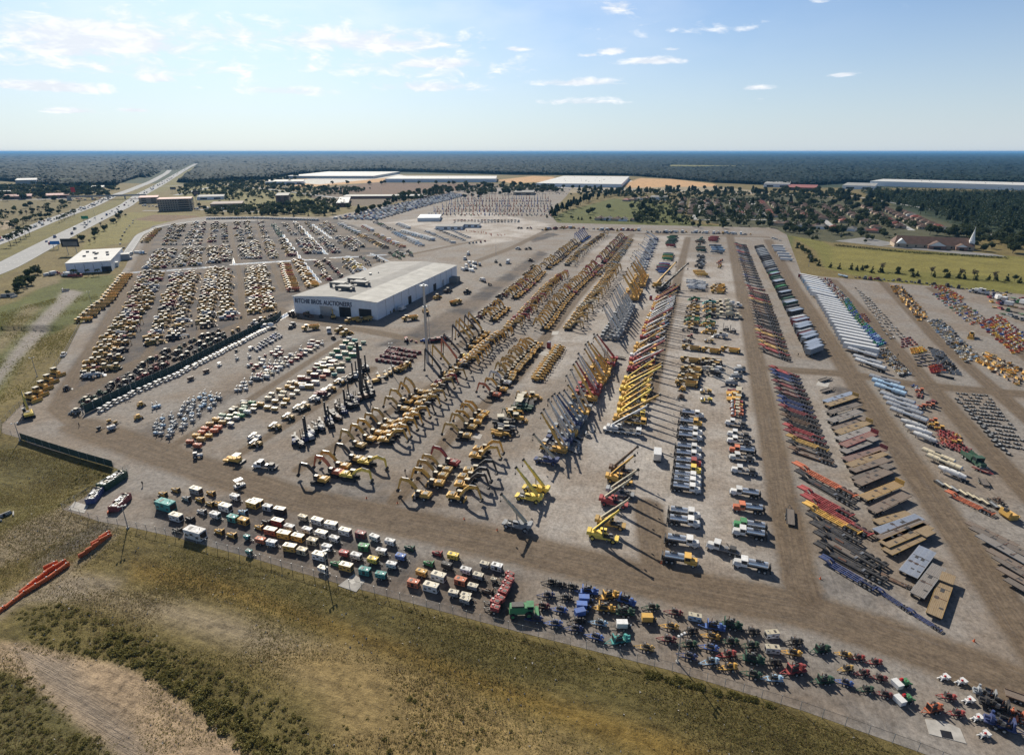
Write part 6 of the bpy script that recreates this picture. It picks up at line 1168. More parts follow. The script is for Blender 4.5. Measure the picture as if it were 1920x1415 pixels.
# ---- left yard, block nearest the camera
row('adt', [(154, 606), (200, 566), (238, 517)], 16, 92, 'ytyyt', 'the row of dump trucks by the outer fence')
row('adt', [(270, 457), (297, 430)], 9, 92, 'ytoy', 'the farthest row of dump trucks', sc=.95)
for i, (x, y) in enumerate([(60, 752), (73, 741), (82, 729), (93, 717), (106, 704)]):
    put('dozer', x, y, 'y', f'yellow bulldozer by the corner fence, {ordinal(i + 1)} from the excavator with raised boom', to=(x + 40, y + 6), group='bulldozers by the corner fence', sc=1.15)
put('exh', 55, 781, 'j', 'bright yellow excavator alone by the yard corner, its boom folded high', to=(47, 760), sc=1.15)
put('pick', 120, 667, 'w', 'white pickup truck alone beside the outer fence above the bulldozers', to=(130, 655))
put('skid', 126, 731, 'k', 'small black loader alone on the corner dirt track', to=(140, 729))
NB = [('the outermost loader row', [(163, 716), (183, 680), (210, 640), (240, 590), (262, 545), (278, 512)], 26), ('the second loader row from the outer fence', [(202, 702), (222, 665), (246, 620), (272, 570), (297, 513)], 19),
      ('the third loader row from the outer fence', [(287, 650), (296, 624), (311, 595), (335, 513)], 20), ('the fourth loader row from the outer fence', [(333, 640), (337, 610), (343, 590), (361, 513)], 17),
      ('the fifth loader row from the outer fence', [(386, 617), (390, 565), (400, 505)], 20), ('the sixth loader row from the outer fence', [(430, 602), (423, 565), (422, 505)], 16),
      ('the seventh loader row from the outer fence', [(481, 590), (475, 545), (470, 503)], 17), ('the eighth loader row from the outer fence', [(505, 585), (497, 540), (489, 500)], 17)]
for d, p, n in NB: row(LD, p, n, random.choice([80, -85]), 'yytyttukyrtw', d, ang=9, jit=.6, lanes=2, gap=3.4)
row('adt', [(551, 548), (533, 497)], 13, 84, 'yyto', 'the first truck row left of the auction hall'); row(['adt', 'loader'], [(588, 541), (556, 490)], 15, 84, 'yytu', 'the second truck row left of the auction hall')
FB = [('the two loader rows behind the auction hall', [(615, 528), (592, 491)], 10, 'yutr', LD), ('the tractor row behind the auction hall', [(641, 526), (612, 489)], 12, 'ukmr', ['tractor', 'dozer', 'skid']),
      ('the loader row beside the hall roof', [(662, 515), (640, 486)], 10, 'ygwk', ['backhoe', 'skid']), ('the backhoe row beside the hall roof', [(675, 510), (653, 489)], 9, 'ywwj', ['backhoe', 'loader']),
      ('the dark tractor row near the hall roof', [(695, 500), (677, 482)], 8, 'gkun', ['tractor', 'skid']), ('the short tractor row near the hall roof', [(717, 493), (702, 482)], 6, 'kugw', ['tractor']),
      ('the green tractor row behind the hall', [(752, 487), (730, 474)], 9, 'ndnk', ['tractor']), ('the cluster of green tractors behind the hall', [(774, 482), (765, 471)], 7, 'dnkg', ['tractor'])]
for d, p, n, pal, kk in FB: row(kk, p, n, 85, pal, d, ang=8, wid=1.5)
row(['skid', 'backhoe'], [(760, 483), (745, 473)], 6, 85, 'nkd', 'the loose loaders behind the hall', ang=10, wid=2)
# ---- left yard, far block
W1 = [((280, 505), (305, 469)), ((302, 505), (323, 470)), ((335, 502), (351, 467)), ((365, 500), (371, 467)), ((402, 495), (397, 465)), ((425, 492), (422, 462)), ((465, 487), (455, 459)), ((483, 487), (475, 455)), ((514, 486), (502, 452)), ((550, 482), (528, 450)),
      ((580, 477), (560, 449)), ((597, 477), (579, 449)), ((632, 476), (601, 446)), ((667, 472), (635, 446)), ((680, 465), (653, 446))]
for i, (a, b) in enumerate(W1): row(LD + ['skid', 'tractor'] * (i > 8), [a, b], 10, 84, ('yyttcukrw' if i < 10 else 'yugwkkr'), f'the {ordinal(i + 1)} row beyond the wet track', ang=9, jit=.7, lanes=2, gap=3.8)
W2 = [((310, 462), (326, 421)), ((322, 462), (346, 421)), ((350, 462), (368, 417)), ((372, 462), (383, 417)), ((397, 457), (405, 417)), ((422, 457), (420, 419)), ((453, 455), (445, 417)), ((472, 450), (462, 416)), ((500, 448), (487, 416)), ((527, 446), (512, 421)),
      ((552, 442), (532, 419)), ((570, 442), (552, 419)), ((595, 442), (575, 417)), ((623, 441), (602, 421)), ((632, 436), (610, 417))]
for i, (a, b) in enumerate(W2): row(['backhoe', 'loader', 'skid', 'dozer', 'roller', 'tele'] if i < 8 else ['tractor', 'skid', 'backhoe', 'roller', 'fork'], [a, b], 9, 84, ('yytcwkur' if i not in (9,) else 'ene'), f'the {ordinal(i + 1)} far gravel row', ang=9, jit=.7, lanes=2, gap=3.4)
row(['semi', 'boxt'], [(690, 445), (665, 437), (635, 420)], 10, 80, 'wwnd', 'the white truck row nearest the far trees'); row('boxt', [(697, 435), (680, 425)], 5, 80, 'oyw', 'the short tan truck row'); row(['loader', 'dumpt'], [(725, 467), (672, 441)], 14, 80, 'yuku', 'the dark tipper row past the wet track')
row(['dumpt', 'boxt'], [(757, 466), (702, 440)], 11, 75, 'yoyt', 'the yellow tipper row'); row(['dumpt', 'flatt'], [(738, 433), (702, 417)], 10, 80, 'gknw', 'the dark truck row by the far lot')
row(['boxt', 'dumpt'], [(792, 463), (737, 436)], 12, 75, 'wwgl', 'the first white truck row'); row('boxt', [(812, 452), (752, 435)], 12, 75, 'wwwl', 'the second white truck row'); row(['van', 'pick'], [(852, 457), (797, 434)], 14, 75, 'wwgs', 'the van row'); row('pick', [(872, 452), (815, 429)], 14, 75, 'wgsk', 'the pickup row'); row('boxt', [(767, 430), (745, 421)], 5, 75, 'w', 'the coach row by the lot')
row('pick', [(880, 447), (845, 432)], 9, 75, 'wgs', 'the last pickup row before the paved lot'); row(['skid', 'tractor'], [(912, 453), (880, 458)], 6, 60, 'gkr', 'the loose tractors beside the paved lot', wid=3)
# ---- white trucks along the far fence
row('semi', [(387, 412), (480, 410), (597, 414)], 52, 80, 'w', 'the white tractor row along the far fence', jit=.2)
# ---- the long band of highway trucks
for j in range(7):
    t = j / 6
    a = (624 + 78 * t, 412 + 2 * t); b = (846 + 26 * t, 363 + 4 * t)
    row(['semi', 'semi', 'boxt'], [a, (a[0] * .5 + b[0] * .5, a[1] * .5 + b[1] * .5 - 1), b], 34, 70, 'wwlbgrk' if j % 2 else 'wwwlgb', f'the {ordinal(j + 1)} lane of the highway truck lot', jit=.4)
for j in range(5):
    t = (j + .5) / 6
    a = (634 + 78 * t, 412 + 2 * t); b = (850 + 26 * t, 363 + 4 * t)
    row(['boxt', 'pick', 'van', 'flatt'], [a, (a[0] * .5 + b[0] * .5, a[1] * .5 + b[1] * .5 - 1), b], 30, 70, 'wwlbgk', f'the {ordinal(j + 1)} inner truck-lot lane', jit=.6)
for j in range(4): row(['scis', 'skid', 'tele'], [(806 + 90 * j * .3, 404 - 9 * j), (1036, 405 - 9 * j)], 26, 90, 'rborkn', f'the {ordinal(j + 1)} low line among far lifts', jit=1.0)
# ---- boom lifts and cars at the far end
for j in range(7):
    t = j / 6
    row(['lift', 'lift', 'scis'], [(800 + 60 * t, 402 - 28 * t), (1040 - 10 * t, 403 - 30 * t)], 34, 90, 'bobrogv', f'the {ordinal(j + 1)} line of far boom lifts', jit=.7)
for j in range(4): row('car', [(925 + 10 * j, 364 - 4 * j), (1065 - 4 * j, 364 - 4 * j)], 22, 90, 'wgskb', f'the {ordinal(j + 1)} line of far parked cars')
for j in range(2): row(['pick', 'car'], [(850, 414 + 4 * j), (975, 414 + 3 * j)], 20, 60, 'wgskr', f'the {ordinal(j + 1)} car line behind the sheds')
# ---- screen fence and what is parked along it
row('cart', [(183, 775), (250, 741), (337, 703), (428, 657), (506, 617)], 46, -88, 'w', 'the golf cart line in the fence shade', jit=.3, ang=2)
for j, o in enumerate((0, 1, 2)): row(['tractor', 'skid', 'backhoe'], [(140 + 7 * o, 779 - 9 * o - (3 if o == 2 else 0)), (232, 730 - 9 * o), (330 - 5 * o, 676 - 9 * o), (430 - 8 * o, 632 - 6 * o)], 24, 80, 'kdkkmu' if j else 'kkdrg', f'the {ordinal(j + 1)} tractor line behind the screen fence', ang=10, sc=.85, jit=.7)
row(['loader', 'tractor'], [(430, 628), (500, 600), (520, 588)], 8, 60, 'kyuw', 'the loose machines by the screen fence end', wid=2)
# ---- light towers, compressors, generators
quad('lt', (262, 812), (322, 826), (428, 748), (382, 738), 12, 4, 'ggls', 'the near block of light towers', keep=.8, jit=.6)
quad('lt', (432, 738), (462, 736), (534, 686), (505, 680), 8, 3, 'gglw', 'the middle block of light towers', keep=.85, jit=.5)
quad(['comp', 'lt', 'gent'], (466, 718), (500, 712), (612, 646), (588, 638), 13, 3, 'rrcwwg', 'the block of red and white compressors', keep=.9, jit=.4)
quad(['comp', 'welder'], (458, 690), (475, 700), (540, 660), (520, 650), 8, 2, 'rwwr', 'the sparse compressor block', keep=.8, jit=.6)
quad('welder', (470, 655), (482, 662), (532, 632), (520, 625), 9, 3, 'vbwvg', 'the block of blue welders', keep=.9, jit=.3)
quad('gent', (338, 836), (372, 846), (432, 794), (404, 784), 6, 2, 'oytoo', 'the near block of orange generators', jit=.5)
quad(['gent', 'comp'], (404, 790), (436, 802), (490, 764), (460, 752), 6, 3, 'cgpkwnt', 'the middle block of mixed generators', jit=.5)
quad(['comp', 'gent'], (475, 762), (518, 778), (580, 728), (545, 716), 6, 3, 'twctyc', 'the cream generator block', jit=.5)
quad(['gen', 'gent'], (540, 722), (584, 736), (640, 686), (610, 674), 6, 3, 'ocwtm', 'the orange generator block', jit=.5)
quad(['gen', 'gent'], (584, 696), (632, 712), (690, 644), (654, 632), 8, 3, 'pcwnpwe', 'the pale green generator block', jit=.4)
RL = [(440, 866, 'paver', 'y', 'yellow road paver with orange end near the dirt road'), (480, 836, 'roller', 't', 'tan road roller first up from the paver'), (478, 824, 'roller', 'w', 'white road roller behind the tan roller'), (516, 804, 'roller', 't', 'tan road roller alone in the open gravel'), (541, 786, 'roller', 't', 'tan road roller uphill of the lone roller'),
      (560, 770, 'roller', 'c', 'cream road roller paired beside a tan one'), (571, 765, 'roller', 't', 'tan road roller paired beside a cream one'), (590, 752, 'roller', 'w', 'white-topped road roller below the maroon machine'), (604, 741, 'paver', 'm', 'maroon road paver between rollers'), (620, 732, 'roller', 'y', 'yellow road roller just past the maroon paver'), (636, 720, 'roller', 'y', 'last yellow road roller of the roller line')]
for x, y, k_, c, lb in RL: put(k_, x, y, c, lb, to=(x - 60, y - 8), group='road rollers and pavers in line')
put('flatt', 499, 878, 'w', 'white flatbed truck with black equipment load near the dirt road', to=(470, 875))
put('tractor', 371, 858, 'w', 'white-roofed tractor alone at the dirt road edge', to=(390, 855)); put('cart', 450, 913, 'w', 'lone golf cart with white roof on the dirt road', to=(470, 905), sc=1.5)
for i, (x, y, c, kk) in enumerate([(205, 792, 'y', 'welder'), (217, 795, 'y', 'welder'), (260, 786, 'y', 'skid'), (265, 762, 'y', 'skid'), (186, 806, 'k', 'welder'), (210, 806, 'w', 'gent'), (290, 766, 'l', 'lt'), (298, 764, 'l', 'lt'), (358, 713, 'u', 'gent'), (387, 699, 'u', 'gent'), (412, 686, 'w', 'cart'), (443, 660, 'k', 'welder'), (445, 675, 'g', 'lt'), (468, 672, 'g', 'lt'), (470, 656, 'w', 'cart')]):
    put(kk, x, y, c, f'{PALC[c][0]} {KIND[kk].phrase}, {ordinal(i + 1)} loose item on the open gravel', to=(x + 30, y - 9))
# ---- drill rigs, forklifts, pipes in front of the hall
row(['fork', 'rig', 'trench'], [(552, 838), (585, 815), (625, 792)], 11, 50, 'kkkgv', 'the forklift line', wid=2, ang=15)
row(['rig', 'fork', 'trench'], [(620, 790), (660, 755), (700, 728)], 22, 50, 'kkukvu', 'the drill rig cluster', wid=3.5, ang=25)
row(['trench', 'rig'], [(640, 720), (672, 700), (690, 690)], 6, 20, 'ggk', 'the grey trenchers', wid=2, ang=20)
row(['trench', 'scraper'], [(690, 725), (730, 705), (760, 690)], 7, 20, 'yyt', 'the yellow drilling machines', wid=2, ang=20)
quad('blade', (700, 680), (760, 690), (790, 660), (745, 652), 4, 5, 'mmmu', 'the maroon attachments beside the pole', ang=10, jit=.4, sc=1.6)
quad('crate', (715, 665), (745, 672), (750, 652), (728, 650), 4, 4, 'mru', 'the small maroon crates')
row(['blade', 'trench'], [(755, 640), (800, 640), (840, 640)], 8, 10, 'bgrmr', 'the parts row by the dirt bend', wid=3, ang=30)
# ---- what stands round the auction hall
for x, y, k_, c, lb, to in [(662, 604, 'adt', 'y', 'yellow dump truck outside the first dark doorway', (640, 608)), (684, 603, 'adt', 't', 'tan dump truck beside the hall corner doorway', (664, 607)), (769, 600, 'adt', 'y', 'yellow dump truck with long bed by the hall side', (752, 602)), (798, 588, 'adt', 't', 'tan dump truck near the hall side wall', (790, 578)),
       (583, 618, 'adt', 'y', 'yellow dump truck parked before the hall front', (566, 620)), (617, 623, 'semi', 'w', 'white truck tractor before the hall front', (620, 640)), (640, 622, 'loader', 't', 'tan wheel loader before the hall front', (655, 618)), (650, 628, 'loader', 'y', 'yellow wheel loader before the hall front', (664, 624)), (625, 636, 'skid', 'u', 'small brown loader below the white tractor', (635, 640)),
       (548, 614, 'flatt', 'g', 'grey flatbed truck near the screen fence end', (556, 608)), (504, 616, 'mixt', 'w', 'white drum truck beside the screen fence end', (484, 616)), (550, 593, 'loader', 'u', 'brown loader in the hall front shade', (562, 596)), (578, 594, 'loader', 'u', 'brown loader under the painted sign', (590, 597)), (602, 596, 'skid', 'k', 'black loader under the painted sign', (612, 600)), (625, 597, 'exl', 'y', 'excavator with raised arm in the hall shade', (618, 580)),
       (732, 586, 'loader', 't', 'tan loader by the hall corner', (744, 580)), (755, 582, 'boxt', 'w', 'long white truck beside the hall side wall', (768, 574)), (820, 560, 'loader', 'y', 'yellow loader by the far hall doorway', (832, 555)), (840, 548, 'loader', 'u', 'brown loader beside the hall annexe', (850, 545)), (855, 570, 'adt', 'y', 'yellow dump truck on the gravel beyond the hall', (870, 566)), (876, 550, 'loader', 'k', 'dark loader on the gravel beyond the hall', (888, 545)),
       (905, 528, 'mixt', 'w', 'white truck with slanted boom beyond the hall', (890, 522)), (918, 535, 'tractor', 'u', 'brown machine under the slanted truck boom', (930, 535)), (938, 498, 'tractor', 'k', 'dark tractor in the cluster by the white box truck', (950, 492)), (930, 492, 'trench', 'k', 'dark drilling machine by the white box truck', (940, 484)), (952, 494, 'boxt', 'w', 'white box truck alone on the open gravel', (945, 499)),
       (878, 478, 'mixt', 'w', 'white mixer truck alone on the open gravel', (872, 484)), (872, 487, 'semi', 'w', 'white truck tractor on the open gravel', (866, 491)), (972, 468, 'semi', 'w', 'white truck hauling a low trailer on the gravel', (960, 467)), (990, 468, 'flatt', 'k', 'dark trailer truck on the gravel', (1004, 467)), (995, 490, 'dozer', 'u', 'brown bulldozer by the gravel mound', (1005, 490)),
       (992, 429, 'flatt', 'm', 'maroon low trailer truck on the paved lot', (1010, 429)), (975, 429, 'flatt', 'u', 'brown low trailer truck on the paved lot', (962, 430))]:
    put(k_, x, y, c, lb, to=to)
quad(['van', 'semi'], (863, 510), (885, 512), (905, 496), (880, 490), 3, 4, 'w', 'the white van cluster beyond the hall', ang=20, jit=.6)
# ---- excavator rows
EXN = [('exr', 'ex', 'exh')]
K1 = [(600, 905, 'exk', 'y'), (627, 891, 'ex', 'o'), (640, 880, 'ex', 'y'), (665, 866, 'exk', 't'), (671, 840, 'ex', 't'), (690, 828, 'ex', 'y'), (704, 817, 'ex', 'y'), (716, 806, 'ex', 't'), (727, 797, 'ex', 't'), (753, 772, 'ex', 't'), (760, 758, 'ex', 'y'), (774, 751, 'exh', 'y'), (784, 740, 'exh', 't')]
ITM = []
def exi(lst, face):
    u = R(90 - 16.5)
    for x, y, k_, c in lst:
        p = G(x, y); ITM.append((k_, p[0], p[1], u + R(face + random.gauss(0, 4)), c, 1.0))
exi(K1, 90); lay(ITM, 'the excavators facing the rollers'); ITM = []
exi([(833, 706, 'exrk', 'y'), (848, 696, 'exr', 'y'), (862, 684, 'exr', 'o'), (868, 672, 'exrk', 'j'), (880, 655, 'exrk', 'y'), (887, 645, 'exr', 'y'), (893, 640, 'exr', 'y'), (902, 634, 'exrk', 'y'), (908, 628, 'exr', 'y')], 90); lay(ITM, 'the long-reach line'); ITM = []
exi([(658, 898, 'exl', 'j'), (690, 873, 'exl', 'j'), (726, 831, 'ex', 'y'), (736, 820, 'ex', 'y'), (748, 808, 'ex', 'y'), (759, 797, 'ex', 'y'), (772, 786, 'ex', 'y'), (783, 777, 'exk', 'y'), (793, 763, 'ex', 'y'), (804, 752, 'ex', 't'), (812, 742, 'exk', 't'), (822, 730, 'ex', 't'), (829, 722, 'ex', 'r'), (845, 712, 'ex', 't'), (853, 702, 'exk', 't')], -90); lay(ITM, 'the yellow excavators facing the cranes'); ITM = []
row(['ex', 'ex', 'exk'], [(868, 690), (905, 652), (945, 625)], 15, -90, 'yyyt', 'the excavators behind the long-reach line', sc=.97)
exi([(790, 934, 'exw', 'y'), (815, 912, 'exw', 'y'), (822, 898, 'ex', 't'), (830, 887, 'ex', 't'), (845, 873, 'ex', 'r')], 90); lay(ITM, 'the wheeled excavators facing the generators'); ITM = []
exi([(858, 938, 'exw', 'y'), (872, 916, 'exk', 'y'), (878, 903, 'exk', 't'), (888, 890, 'exk', 't'), (898, 862, 'ex', 'y'), (905, 850, 'ex', 'y')], -90); lay(ITM, 'the wheeled excavators facing the cranes'); ITM = []
exi([(868, 823, 'ex', 't'), (878, 806, 'ex', 't'), (888, 797, 'ex', 'y'), (895, 786, 'ex', 'y'), (902, 780, 'ex', 'y'), (925, 745, 'ex', 'o'), (938, 735, 'ex', 'y'), (945, 722, 'ex', 'w')], 90); lay(ITM, 'the small excavators in the middle lane'); ITM = []
row('ex', [(948, 718), (968, 692), (990, 668), (1008, 648)], 15, 90, 'yytyt', 'the excavators behind the portable toilet')
row('ex', [(922, 604), (950, 580)], 6, 90, 'y', 'the bright excavators beside the dark gravel')
row('ex', [(952, 620), (990, 580), (1020, 545), (1052, 518)], 30, -90, 'yyyytr', 'the long middle excavator row'); row('ex', [(962, 562), (985, 545), (1018, 512)], 17, 90, 'yyytr', 'the excavators facing the dark gravel')
row('ex', [(1025, 506), (1050, 488), (1072, 468), (1085, 458)], 20, 90, 'yytu', 'the far excavators facing the dark gravel'); row('ex', [(1060, 500), (1090, 470), (1132, 440)], 22, -90, 'yytcu', 'the far excavators facing the cranes')
row('exr', [(1088, 456), (1105, 444)], 6, 90, 'b', 'the blue long-reach machines at the far end', sc=.85)
row('ex', [(1020, 622), (1045, 585), (1072, 552), (1100, 525), (1125, 500)], 36, 90, 'yyytr', 'the excavator row along the light track'); row('ex', [(1130, 495), (1150, 472), (1172, 446)], 22, 90, 'yytur', 'the far end of the light track row')
row('ex', [(1065, 622), (1090, 583), (1120, 545), (1150, 505)], 30, -90, 'yttyc', 'the excavator row facing the crane booms')
row('tele', [(1140, 512), (1165, 480), (1185, 450)], 20, -90, 'tycg', 'the telehandler row before the far cranes'); row(['backhoe', 'tele'], [(1120, 520), (1150, 490), (1175, 460)], 18, 90, 'tycg', 'the backhoe row before the far cranes')
row('tele', [(1006, 717), (1022, 693), (1040, 668), (1050, 652)], 15, -90, 'yyt', 'the telehandler row behind the near cranes', jit=.15, ang=2, sc=1.1)
row(['tele', 'backhoe', 'paver'], [(935, 822), (955, 795), (985, 755), (1000, 745)], 14, -80, 'gkdyyk', 'the loaders beside the cranes', wid=2.5, ang=12, sc=1.2)
row(['dozer', 'loader', 'tractor'], [(862, 632), (890, 605), (920, 575), (950, 548), (985, 520), (1000, 500)], 40, 60, 'ukmmtu', 'the small dark machines beside the dark gravel', wid=1.5, ang=10, sc=.8)
# ---- cranes
CR = [('rt', 990, 938, 'j', 'yellow two-axle crane in front of its twin, near the dirt road'), ('rt', 1003, 922, 'j', 'yellow two-axle crane behind its twin, near the dirt road'), ('rtw', 968, 990, 'g', 'small grey crane with pale boom alone at the dirt road'), ('rtw', 1023, 868, 'v', 'navy two-axle crane with grey boom at the near end of the crane rank')]
u1 = 90 - 16.5
for kk, x, y, c, lb in CR: put(kk, x, y, c, lb, deg=u1 + 90 - 4, group='cranes leaning toward the excavators')
row(['tc', 'tcw'], [(1034, 851), (1062, 810), (1090, 765)], 12, 90, 'yggsyvg', 'the near crane rank', jit=.2, ang=3, sc=.9); row(['tc', 'tc', 'tcw'], [(1094, 755), (1112, 722), (1138, 675)], 13, 90, 'yyyrg', 'the middle crane rank', jit=.2, ang=3)
row('tcw', [(1142, 640), (1160, 608), (1176, 575)], 13, 90, 'g', 'the grey-boomed crane rank', jit=.15, ang=2, sc=1.05); row('tc', [(1180, 566), (1190, 548)], 6, 90, 'y', 'the bright yellow crane rank', jit=.15, ang=2, sc=1.1); row('tc', [(1194, 540), (1204, 520)], 7, 90, 'y', 'the far yellow crane rank', jit=.15, ang=2, sc=1.1)
row('tlw', [(1198, 512), (1212, 482), (1228, 448)], 16, 85, 'wv', 'the white boom truck rank', ang=2, sc=.9)
CR = [('rt', 1132, 1012, 'j', 'yellow two-axle crane nearest the dirt road, boom up'), ('rtw', 1146, 988, 't', 'tan two-axle crane with cream boom behind the yellow one'), ('rtw', 1152, 948, 'r', 'red two-axle crane with cream boom'), ('rtw', 1164, 930, 'g', 'grey two-axle crane with cream boom above the red one'), ('rt', 1162, 905, 'y', 'yellow two-axle crane above the red crane'), ('rt', 1168, 888, 'u', 'brown two-axle crane with slim yellow boom')]
for kk, x, y, c, lb in CR: put(kk, x, y, c, lb, deg=u1 - 90, group='cranes leaning toward the tank trucks')
put('at', 1166, 812, 'w', 'white five-axle mobile crane with long white boom', deg=u1 - 90, group='cranes leaning toward the tank trucks')
row('tl', [(1177, 800), (1182, 782), (1185, 760), (1190, 736), (1194, 715)], 8, -90, 'jjyjyjby', 'the yellow boom rank', ang=2, jit=.2, sc=1.05); row(['tl', 'tlw'], [(1198, 705), (1204, 676), (1212, 650)], 7, -90, 'yyyrw', 'the slanted boom rank', ang=2, jit=.2, sc=1.05)
row(['tlw', 'tl'], [(1216, 642), (1228, 610), (1238, 580), (1246, 560)], 19, -90, 'wyryg', 'the white and red boom rank', ang=2, jit=.2)
put('tl', 1252, 548, 'k', 'black lattice-boom crane beyond the boom rank', deg=u1 - 50, sc=1.6); put('tl', 1240, 538, 'y', 'yellow lattice crane beside the green boom', deg=u1 - 40, sc=1.4)
put('trl', 1160, 672, 'k', 'black trailer chassis across the crane aisle', to=(1140, 668), sc=1.5); put('boxt', 1232, 858, 'w', 'white camper van alone in the aisle', to=(1233, 830)); put('car', 1247, 608, 'l', 'pale blue car beside the boom rank', to=(1256, 608))
row(['pal', 'trl', 'crate'], [(1082, 850), (1092, 822), (1105, 795)], 10, 40, 'sswg', 'the loose steel sections in the crane aisle', wid=2.5, ang=30, sc=1.2)
# ---- tank trucks in two columns
TT = [(1274, 1055, 'y'), (1278, 1021, 'w'), (1281, 984, 'w'), (1282, 968, 'w'), (1285, 921, 'w'), (1286, 909, 'w'), (1287, 899, 'w'), (1288, 885, 'j'), (1289, 872, 'r'), (1289, 858, 'w'), (1290, 845, 'w'), (1292, 824, 'w'), (1293, 813, 'w'), (1294, 797, 'y'), (1297, 781, 'w')]
lay([('dist', *G(x, y), R(u1 - 90 - random.gauss(0, 1.5)), c, 1.02) for x, y, c in TT], 'the tank truck column beside the cranes')
for x, y, k_, c, lb in [(1408, 1066, 'dist', 'w', 'white-cab tank truck nearest the camera in the outer column'), (1404, 1006, 'dist', 'w', 'white-cab tank truck beside a green-cab one'), (1405, 992, 'dist', 'n', 'green-cab tank truck in the outer column'), (1402, 959, 'dist', 'o', 'orange-cab tank truck in the outer column'), (1396, 930, 'dist', 'w', 'white-cab tank truck between orange and dark-bodied trucks'), (1396, 888, 'flatt', 'w', 'white-cab truck with green tank load'), (1391, 863, 'flatt', 'w', 'white-cab truck with long dark bed'), (1391, 850, 'dist', 'o', 'orange-cab tank truck between two white-cab flatbeds'), (1386, 832, 'flatt', 'w', 'white-cab truck with black spools'), (1386, 820, 'flatt', 'w', 'white-cab flatbed above the spool truck'), (1381, 799, 'flatt', 'w', 'white-cab flatbed at the far end of the outer column')]:
    put(k_, x, y, c, lb, deg=u1 + 90 + random.gauss(0, 2), group='outer column of tank trucks')
put('flatt', 1356, 1034, 'w', 'white-cab truck with tangled equipment parked askew', deg=u1 + 80)
# ---- rollers, scrapers, graders, tractors in the truck aisle
row(['roller', 'paver'], [(1382, 783), (1378, 745), (1376, 735)], 9, 88, 'oyrmo', 'the small paver column below the milling machines', ang=5)
for x, y, d in [(1363, 722, 0), (1372, 710, 8), (1378, 697, 14)]: put('mill', x + 8, y, 'g', f'grey milling machine, {ordinal(1 + d // 7)} from the near end of three', deg=u1 + 92 + d, group='grey milling machines', sc=.8)
row(['grader', 'scraper'], [(1290, 727), (1293, 700), (1296, 692)], 7, 88, 'kttuty', 'the scraper block near the boom shadows'); row(['grader', 'scraper'], [(1332, 705), (1334, 680)], 6, 88, 'kkwgty', 'the grader block near the milling machines')
for x, y, k_, c, lb in [(1279, 733, 'skid', 'y', 'small yellow loader below the scraper block'), (1277, 747, 'skid', 'u', 'small brown loader below the scraper block'), (1323, 737, 'roller', 't', 'tan roller with open top in the aisle'), (1324, 753, 'roller', 'j', 'bright yellow roller in the aisle'), (1294, 679, 'scraper', 't', 'tan scraper alone above the scraper block'), (1334, 681, 'scraper', 't', 'tan scraper alone above the grader block'), (1296, 656, 'scraper', 't', 'tan scraper with long bowl in mid aisle'), (1333, 661, 'scraper', 'y', 'yellow scraper with long bowl in mid aisle'), (1369, 660, 'scraper', 'y', 'yellow scraper beside the dirt road'), (1350, 633, 'loader', 'w', 'white and black loader in the aisle'), (1329, 642, 'roller', 't', 'tan roller above the yellow scraper'), (1288, 642, 'roller', 'u', 'brown roller above the tan scraper'), (1294, 633, 'tractor', 'r', 'red tractor at the near end of its column'), (1360, 620, 'fork', 'k', 'black forklift beside the dirt road'), (1373, 624, 'fork', 'k', 'second black forklift beside the dirt road')]:
    put(k_, x, y, c, lb, deg=u1 + 88 + random.gauss(0, 5))
row(['tractor', 'loader', 'grader'], [(1294, 624), (1299, 590), (1302, 562)], 17, 88, 'oyknt', 'the first tractor column in the aisle'); row(['tractor', 'loader'], [(1327, 628), (1329, 595), (1330, 568)], 15, 88, 'okneyt', 'the second tractor column in the aisle')
row(['mixt'], [(1360, 600), (1358, 568)], 4, 90, 'c', 'the cream drum plant units', sc=1.3); put('mixt', 1374, 596, 'c', 'cream hopper unit beside the drum plant', deg=u1 - 90, sc=1.1); put('mixt', 1376, 575, 'w', 'white drum unit beside the drum plant', deg=u1 - 90, sc=1.1)
for d, p, n, pal, kk in [('the white tank block', [(1305, 546), (1306, 530)], 7, 'wws', ['tankp']), ('the yellow screening plant', [(1312, 520), (1312, 512)], 3, 'yy', ['pneu']), ('the grey machine block', [(1312, 505), (1314, 480)], 9, 'gkg', ['flatt', 'trench']), ('the green plant block', [(1312, 474), (1314, 446)], 11, 'dnedu', ['pneu', 'tractor']), ('the blue plant pieces', [(1345, 478), (1340, 462)], 4, 'lbg', ['tankp']), ('the red and teal pieces', [(1335, 455), (1338, 447)], 4, 'rer', ['pneu']), ('the orange plant pieces', [(1350, 505), (1350, 488)], 6, 'ory', ['tractor']), ('the tan crusher parts', [(1345, 552), (1352, 535)], 5, 'yty', ['trench', 'scraper'])]:
    row(kk, p, n, 88, pal, d, ang=6, wid=1.5)
for d, p, n, pal, kk in [('the blue and teal screen plants', [(1240, 515), (1246, 498)], 7, 'vbekr', ['pneu']), ('the green box plants', [(1250, 490), (1252, 478)], 4, 'nyg', ['pneu']), ('the green and red plant rows', [(1257, 465), (1260, 445)], 8, 'ndred', ['pneu'])]:
    row(kk, p, n, 88, pal, d, ang=5, wid=1.5)
row(['tractor', 'semi', 'loader', 'boxt'], [(1010, 432), (1060, 428), (1130, 432), (1200, 434)], 22, 60, 'ymwrkow', 'the loose machines on the cross track', wid=5, ang=40)
row(['pick', 'semi', 'boxt', 'tractor'], [(1210, 436), (1300, 437), (1410, 440)], 24, 60, 'wlgwky', 'the vehicles along the cross track', wid=4, ang=40); row(['pick', 'trl'], [(1450, 447), (1462, 452)], 3, 60, 'wl', 'the vehicles at the cross track end', wid=2, ang=30)
